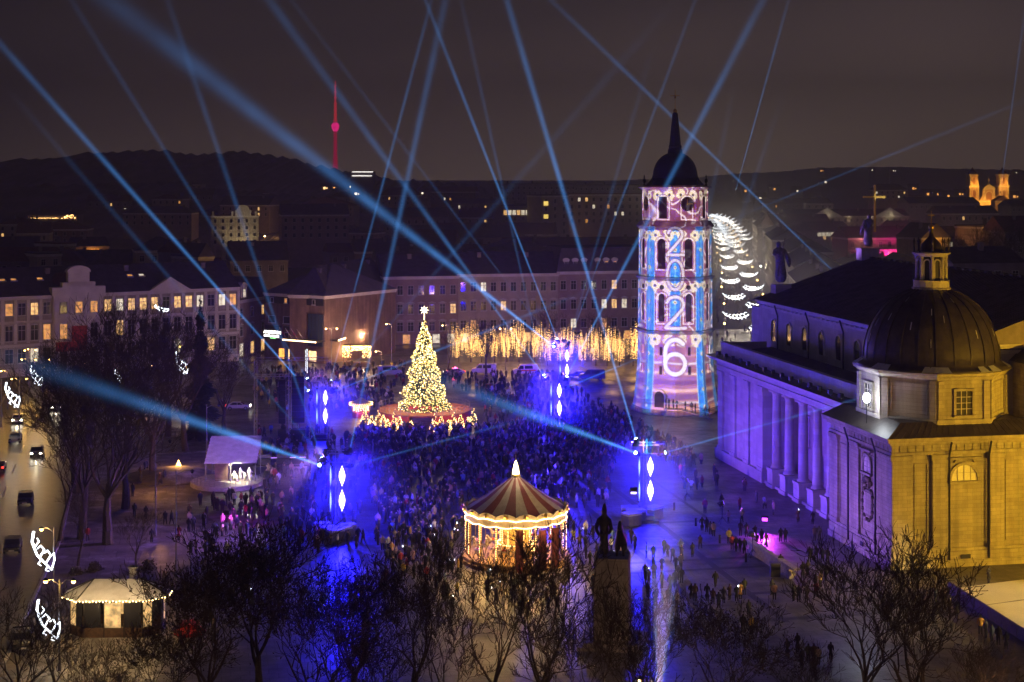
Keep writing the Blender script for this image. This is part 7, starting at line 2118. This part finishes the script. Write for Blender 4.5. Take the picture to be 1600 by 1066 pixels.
# ------------------------------------------------------------------ people
def coat_mat():
    m = bpy.data.materials.new('winter_coat'); m.use_nodes = True; n = m.node_tree.nodes; l = m.node_tree.links
    oi = n.new('ShaderNodeObjectInfo'); b = n['Principled BSDF']; b.inputs['Roughness'].default_value = .85; l.new(oi.outputs['Color'], b.inputs['Base Color']); return m
def vcol_mat():
    m = bpy.data.materials.new('crowd_coats'); m.use_nodes = True; n = m.node_tree.nodes; l = m.node_tree.links
    a = n.new('ShaderNodeAttribute'); a.attribute_name = 'coat'; b = n['Principled BSDF']; b.inputs['Roughness'].default_value = .85; l.new(a.outputs['Color'], b.inputs['Base Color']); return m
M_coat = coat_mat(); M_trou = mat('dark_trousers', (.025, .025, .032), .9, .3, 3); M_skin = mat('skin', (.45, .28, .2), .6, .1, 3); M_hair = mat('dark_hat', (.035, .028, .026), .9, .4, 6); M_vol = vcol_mat()


def person_mesh(name, pose=0, long=False, lowpoly=False):
    s = 1.0
    st_ = {0: .0, 1: .22, 2: .05, 3: .0, 4: -.16}[pose]
    P = [(0, 0, .95, .16), (0, 0, 1.2, .17), (0, .01, 1.42, .155), (0, .01, 1.54, .07), (0, .03, 1.65, .105), (0, .02, 1.75, .085)]
    E = [(0, 1), (1, 2), (2, 3), (3, 4), (4, 5)]
    def chain(root, pts):
        i = root
        for p in pts:
            P.append(p); E.append((i, len(P) - 1)); i = len(P) - 1
    for sd in (-1, 1):
        f = sd * st_
        if long:
            chain(0, [(sd * .1, f * .3, .62, .15), (sd * .1, f * .8, .34, .075), (sd * .1, f, .08, .055), (sd * .1, f + .13, .05, .045)])
        else:
            chain(0, [(sd * .1, f * .2, .8, .12), (sd * .11, f * .6 + .02, .46, .08), (sd * .11, f, .09, .058), (sd * .11, f + .13, .05, .045)])
        if pose == 2 and sd == 1:                              # holding a phone up
            chain(2, [(sd * .21, 0, 1.42, .085), (sd * .26, .16, 1.25, .065), (sd * .16, .34, 1.5, .05)])
        elif pose == 3:                                        # hands in front
            chain(2, [(sd * .21, 0, 1.41, .085), (sd * .28, .08, 1.16, .068), (sd * .08, .24, 1.12, .05)])
        elif pose == 4 and sd == -1:
            chain(2, [(sd * .21, 0, 1.41, .085), (sd * .38, .02, 1.2, .065), (sd * .32, .2, 1.36, .05)])
        else:
            chain(2, [(sd * .21, 0, 1.41, .085), (sd * .27, -f * .4, 1.16, .065), (sd * .25, .08 - f, .93, .048)])
    hem = .55 if long else .82
    if lowpoly:
        return skin_mesh(name, P, E, 0, [M_vol], None, True)
    return skin_mesh(name, P, E, 1, [M_coat, M_trou, M_skin, M_hair], lambda c: 3 if c.z > 1.70 or (c.z > 1.55 and c.y < .03) else 2 if c.z > 1.56 else (0 if c.z > hem else 1))


PM = [person_mesh('person', 0), person_mesh('person', 1), person_mesh('person', 2, True), person_mesh('person', 3, True), person_mesh('person', 4), person_mesh('person', 0, True)]
POSEW = ['standing', 'walking', 'holding a phone', 'hands folded', 'gesturing', 'standing']
LP = [person_mesh('crowd_figure', k, k % 2 == 1, True) for k in (0, 1, 2, 3)]
COATS = [('black', (.018, .018, .02), 30), ('navy', (.025, .03, .06), 16), ('dark grey', (.05, .05, .055), 16), ('brown', (.08, .045, .03), 9), ('olive', (.05, .05, .03), 6), ('red', (.32, .03, .04), 5), ('beige', (.36, .28, .2), 6), ('white', (.6, .58, .56), 5), ('pale pink', (.5, .28, .3), 3), ('yellow', (.5, .38, .05), 2), ('light blue', (.2, .3, .45), 3)]
CB = [c for c in COATS for _ in range(c[2])]
BLOCK = [(TCX, 262, 10.4), (CCX, CCY, 7.0), (TX, TY, 8.2), (mo.location.x, mo.location.y, 4.4), (kf.location.x, kf.location.y, 6.2), (ns.location.x, ns.location.y, 5.2)] + [(p.x, p.y, 2.2) for p in TOWERS.values()]
BLOCK += [(o.location.x, o.location.y, 3.0) for o in COL.objects if o.name.split('.')[0] in ('car', 'van', 'ambulance', 'police_car', 'lit_booth', 'mixing_platform')] + [(o.location.x, o.location.y, 1.2) for o in COL.objects if o.name.split('.')[0] in ('small_fir', 'equipment_case', 'bare_tree', 'street_lamp', 'speaker_tower')]
HAND = [(1170, 966, 0, 'black'), (1174, 992, 0, 'yellow'), (1161, 990, 0, 'black'), (1080, 937, 5, 'black'), (1086, 940, 0, 'brown'), (1105, 940, 5, 'black'), (1118, 918, 1, 'black'), (1114, 945, 0, 'brown'), (1123, 951, 0, 'navy'), (1131, 943, 5, 'dark grey'), (1140, 938, 3, 'brown'), (1151, 940, 2, 'black'), (1157, 937, 5, 'yellow'), (1163, 930, 0, 'olive'),
        (1014, 915, 5, 'black'), (1022, 905, 0, 'brown'), (1034, 920, 0, 'navy'), (1047, 925, 5, 'dark grey'), (1055, 918, 1, 'black'), (1065, 912, 0, 'black'), (1012, 935, 0, 'black'), (1024, 948, 5, 'navy'), (1044, 945, 0, 'black'), (1057, 950, 0, 'beige'), (1082, 871, 5, 'dark grey'), (1094, 858, 1, 'brown'), (1097, 830, 5, 'black'), (1104, 832, 0, 'navy'), (1110, 836, 0, 'dark grey'), (1115, 839, 0, 'beige'),
        (1139, 850, 0, 'yellow'), (1144, 860, 0, 'red'), (1150, 863, 5, 'black'), (1156, 863, 0, 'navy'), (1163, 866, 5, 'black'), (1157, 838, 0, 'black'), (1166, 840, 5, 'black'), (1180, 842, 4, 'black'), (1182, 856, 0, 'black'), (1197, 858, 5, 'brown'), (1190, 850, 0, 'navy'), (1138, 818, 1, 'pale pink'), (1220, 847, 0, 'black'), (1227, 848, 0, 'black'), (1247, 817, 2, 'brown'), (1270, 820, 5, 'black'), (1273, 846, 0, 'brown'), (1280, 846, 0, 'dark grey'),
        (1220, 892, 0, 'black'), (1210, 938, 0, 'beige'), (1206, 930, 5, 'navy'), (1254, 905, 5, 'black'), (1262, 900, 0, 'dark grey'), (1240, 940, 5, 'black'), (1248, 942, 0, 'navy'), (1260, 943, 5, 'dark grey'), (1275, 922, 0, 'black'), (1282, 918, 0, 'beige'), (1290, 908, 4, 'black'), (1275, 935, 1, 'red'), (1265, 880, 1, 'black'), (1275, 878, 1, 'black'), (1285, 879, 1, 'navy'), (1293, 882, 0, 'dark grey'),
        (1230, 1027, 5, 'black'), (1246, 1020, 5, 'black'), (1253, 1042, 0, 'navy'), (1263, 1035, 0, 'dark grey'), (1272, 1035, 0, 'brown'), (1279, 1040, 0, 'beige'), (1298, 1032, 5, 'black'), (1545, 912, 5, 'black'), (1462, 945, 5, 'navy'), (1474, 952, 0, 'black'), (1484, 958, 0, 'dark grey'), (1495, 966, 5, 'black'), (1532, 992, 0, 'yellow'), (1541, 998, 5, 'black'), (1550, 1003, 0, 'navy'), (1560, 1009, 0, 'olive'), (1572, 1016, 5, 'black'),
        (210, 808, 0, 'black'), (228, 812, 5, 'black'), (207, 776, 0, 'navy'), (220, 757, 5, 'dark grey'), (237, 848, 5, 'black'), (219, 746, 0, 'brown'), (137, 846, 1, 'red'), (258, 820, 1, 'black'), (268, 820, 1, 'navy'), (295, 832, 5, 'black'), (302, 830, 0, 'navy'), (298, 868, 0, 'black'), (306, 866, 5, 'beige'), (317, 896, 5, 'olive'), (335, 838, 5, 'black'), (354, 836, 0, 'dark grey'), (384, 810, 0, 'red'), (366, 790, 0, 'white'), (1040, 706, 0, 'black')]
PEOPLE = []
for px, py, k, cn_ in HAND:
    PEOPLE.append((gnd(px, py), k, cn_, R.uniform(-.9, .9), 'h'))
CELL = {}
def free(p, dmin):
    if any((p.x - x) ** 2 + (p.y - y) ** 2 < r * r for x, y, r in BLOCK):
        return False
    u_ = (p - C1); t_ = u_.x * U.x + u_.y * U.y; s_ = u_.x * Wd.x + u_.y * Wd.y
    if t_ > -1.0 and s_ > -1.5:
        return False
    k = (int(p.x / .9), int(p.y / .9))
    for a in (-1, 0, 1):
        for c in (-1, 0, 1):
            for q in CELL.get((k[0] + a, k[1] + c), ()):
                if (q[0] - p.x) ** 2 + (q[1] - p.y) ** 2 < dmin * dmin:
                    return False
    CELL.setdefault(k, []).append((p.x, p.y)); return True
for q in PEOPLE:
    CELL.setdefault((int(q[0].x / .9), int(q[0].y / .9)), []).append((q[0].x, q[0].y))
def inside(x, y, poly):
    c = False
    for (x0, y0), (x1, y1) in zip(poly, poly[1:] + poly[:1]):
        if (y0 > y) != (y1 > y) and x < (x1 - x0) * (y - y0) / (y1 - y0) + x0:
            c = not c
    return c
ZONES = [  # (words, photo polygon on the ground, people per square metre)
    ('before the Christmas tree', [(560, 672), (770, 672), (985, 640), (990, 690), (960, 720), (760, 735), (560, 735), (545, 700)], .85),
    ('between tree and carousel', [(560, 735), (960, 720), (950, 790), (890, 800), (720, 800), (600, 830), (580, 780)], .36),
    ('left of the carousel', [(590, 800), (722, 790), (725, 900), (620, 905), (585, 850)], .5),
    ('before the lit carousel', [(640, 905), (960, 905), (960, 960), (720, 965), (660, 940)], .14),
    ('on the paving left of the carousel', [(560, 900), (700, 905), (720, 1000), (600, 1010), (560, 960)], .04),
    ('between the carousel and the monument', [(890, 830), (990, 850), (1000, 885), (925, 890), (900, 870)], .35),
    ('beside the bright patch of paving', [(1000, 870), (1066, 860), (1070, 905), (1010, 925)], .20),
    ('at the foot of the bell tower', [(960, 660), (1115, 655), (1118, 720), (1060, 740), (1030, 720), (990, 690)], .6),
    ('walking past the colonnade', [(1060, 730), (1120, 720), (1230, 800), (1140, 830), (1060, 780)], .07),
    ('along the cathedral wall', [(1120, 702), (1150, 716), (1170, 740), (1130, 735)], .3),
    ('near the parked vans', [(650, 590), (985, 585), (985, 645), (760, 665), (750, 620)], .22),
    ('left of the Christmas tree', [(420, 580), (640, 570), (620, 640), (440, 650), (390, 620)], .17),
    ('on the blue-lit paving', [(400, 670), (555, 680), (570, 860), (440, 870), (400, 790)], .2),
    ('in front of the small stage', [(300, 785), (420, 775), (430, 840), (330, 880), (290, 840)], .17),
    ('in the park behind the small stage', [(200, 720), (300, 745), (310, 900), (220, 860)], .008),
    ('beside the café', [(275, 920), (330, 900), (420, 960), (380, 1000), (290, 990)], .06),
    ('right of the bell tower', [(1112, 580), (1126, 580), (1126, 700), (1114, 650)], .2),
]
rp_ = random.Random(99); cand = []
for w, poly, den in ZONES:
    G = [gnd(a, c) for a, c in poly]; P2 = [(q.x, q.y) for q in G]
    x0, x1 = min(q[0] for q in P2), max(q[0] for q in P2); y0, y1 = min(q[1] for q in P2), max(q[1] for q in P2)
    for k in range(int((x1 - x0) * (y1 - y0) * den)):
        x, y = rp_.uniform(x0, x1), rp_.uniform(y0, y1)
        if inside(x, y, P2) and free(Vector((x, y, 0)), .55):
            face = math.pi + rp_.uniform(-1.2, 1.2) if rp_.random() < .5 else rp_.uniform(-math.pi, math.pi)
            if 'Christmas' in w:
                face = math.atan2(-(TCX - x), 262 - y) + rp_.uniform(-.7, .7)
            cand.append((Vector((x, y, 0)), rp_.choice((0, 0, 0, 1, 2, 3, 4, 5, 5)), rp_.choice(CB)[0], face, w))
for k in range(260):                                             # people on the avenue
    y = rp_.uniform(330, 900); cand.append((Vector((AVD * y + 10 + rp_.uniform(-9, 9), y, 0)), 0, rp_.choice(CB)[0], rp_.uniform(-3, 3), 'avenue'))
for x, z_ in ((-2.0, 1.5), (-1.4, 1.5), (-.6, 1.5), (.0, 1.5), (1.5, 1.25), (2.6, 1.0), (3.2, .85), (5.0, .4), (5.6, .2)):
    st_ = bpy.data.objects['entrance_stair']; q = st_.matrix_basis @ Vector((x, rp_.uniform(-.5, .5), z_)); PEOPLE.append((q, rp_.choice((0, 5)), rp_.choice(('black', 'navy', 'dark grey')), rp_.uniform(-3, 3), 'on the bell tower stair'))
cand.sort(key=lambda c: c[0].y)
NI = 296 - len(PEOPLE)
DC = {n_: c for n_, c, _ in COATS}
GRP = {}
for i, (p, k, cn_, rz, w) in enumerate(PEOPLE + cand[:NI]):
    o = bpy.data.objects.new('person', PM[k]); COL.objects.link(o); o.location = p; o.rotation_euler = (0, 0, rz); s = R.uniform(.93, 1.06); o.scale = (s, s, s)
    if p.z == 0:
        q = gnd(0, 0) if False else None
    c = DC[cn_]; o.color = (*[min(1, v * R.uniform(.8, 1.2)) for v in c], 1)
    if w == 'h':
        px, py = HAND[i][:2]
        w = ('near the low parapet wall' if 1090 < px < 1202 and py < 870 else 'right of the low parapet wall' if 1200 < px < 1300 and py < 950 else 'at the bottom right among the bare trees' if px > 1200 and py > 1000 and px < 1310 else 'at the edge of the ice rink' if px > 1440 else 'on the paving bands before the cathedral' if 1060 < px < 1180 else 'in the group right of the monument' if 1000 < px < 1070 else 'in the snowy park by the small stage')
    tag(o, 'person in a %s%s coat %s %s' % ('long ' if k in (2, 3, 5) else '', cn_, POSEW[k], w), 'person', 'people ' + w)
PHM = MB(); PHM.box(-.045, .045, -.008, .008, -.09, .09); PHM = PHM.mesh('phone', emis('phone_screen', (.8, .88, 1), 9))
for o in [q for q in COL.objects if q.data is PM[2]]:
    link('phone', PHM, o, (.14, .38, 1.58))
rest = cand[NI:]
MESHD = []
for me in LP:
    v = np.empty(len(me.vertices) * 3); me.vertices.foreach_get('co', v); v = v.reshape(-1, 3)
    MESHD.append((v, [tuple(p.vertices) for p in me.polygons]))
def crowd(lst, label, name='crowd'):
    V = []; Fs = []; Cc = []; off = 0
    for p, k, cn_, rz, w in lst:
        v, f = MESHD[k % 4]; c, s_ = math.cos(rz), math.sin(rz); sc = rp_.uniform(.9, 1.06)
        q = np.stack([v[:, 0] * c - v[:, 1] * s_, v[:, 0] * s_ + v[:, 1] * c, v[:, 2]], 1) * sc + np.array([p.x, p.y, p.z])
        V.append(q); Fs += [tuple(i + off for i in t) for t in f]; off += len(v)
        col = np.array([[*DC[cn_], 1.0]] * len(v)); col[v[:, 2] < .78] = (.03, .03, .036, 1)
        hd = v[:, 2] > 1.56; col[hd] = (.05, .04, .035, 1); col[hd & (v[:, 1] > .06)] = (.42, .27, .2, 1); Cc.append(col)
    V = np.concatenate(V); Cc = np.concatenate(Cc)
    me = bpy.data.meshes.new(name); me.from_pydata(V.tolist(), [], Fs); me.materials.append(M_vol)
    at_ = me.attributes.new('coat', 'FLOAT_COLOR', 'POINT'); at_.data.foreach_set('color', Cc.astype(np.float32).ravel())
    o = link(name, me, kind='stuff'); tag(o, label, 'crowd'); return o
crowd([c for c in rest if c[4] != 'avenue'], 'dense dark crowd of people filling the middle and back of the square')
crowd([c for c in rest if c[4] == 'avenue'], 'distant crowd of people on the lit avenue')
print('PEOPLE', len(PEOPLE), len(cand))
HAZE = True
if HAZE:
    b = MB(); b.box(-2600, 2600, -60, 5400, -1.2, 380)
    m = bpy.data.materials.new('thin_night_haze'); m.use_nodes = True
    n = m.node_tree.nodes; n.remove(n['Principled BSDF'])
    pv = n.new('ShaderNodeVolumePrincipled'); pv.inputs['Density'].default_value = 0.00036; pv.inputs['Color'].default_value = (.9, .88, .9, 1)
    m.node_tree.links.new(pv.outputs[0], n['Material Output'].inputs['Volume'])
    b.build('haze', m, kind='stuff')
def mist(name, loc, rad, dens, sz=.8):
    ms = bpy.data.materials.new('stage_fog'); ms.use_nodes = True
    n = ms.node_tree.nodes; l = ms.node_tree.links; n.remove(n['Principled BSDF'])
    pv = n.new('ShaderNodeVolumePrincipled'); pv.inputs['Color'].default_value = (.92, .92, .95, 1)
    t = n.new('ShaderNodeTexCoord'); g_ = n.new('ShaderNodeTexGradient'); g_.gradient_type = 'QUADRATIC_SPHERE'
    mp = n.new('ShaderNodeMapping'); mp.inputs['Scale'].default_value = (1 / rad, 1 / rad, 1 / rad / sz)
    mp.inputs['Location'].default_value = (0, 0, 0)
    l.new(t.outputs['Object'], mp.inputs['Vector']); l.new(mp.outputs[0], g_.inputs['Vector'])
    mu = n.new('ShaderNodeMath'); mu.operation = 'MULTIPLY'; mu.inputs[1].default_value = dens
    l.new(g_.outputs['Fac'], mu.inputs[0]); l.new(mu.outputs[0], pv.inputs['Density'])
    l.new(pv.outputs[0], n['Material Output'].inputs['Volume'])
    ms.cycles.volume_step_rate = .5
    b = MB(); b.ball((0, 0, 0), rad, 24, 14, 0, sz)
    return b.build(name, ms, None, loc, kind='stuff')
for k, p in TOWERS.items():
    mist('halo_smoke', (p.x + .5, p.y - .6, 5.6), 10, .045)  # smoke added round each tower to give its lamps a halo
p = W3(27, 92)
mist('lit_mist', (p.x, p.y, 20), 30, .018, .7)
lamp('front_flood', 'SPOT', W3(27, 93, 2), 50000, (1, .82, .45), None, .6, W3(28, 77, 18), 110, .8)
mist('avenue_mist', (AVD * 600 + 8, 600, 14), 190, .010, .16)
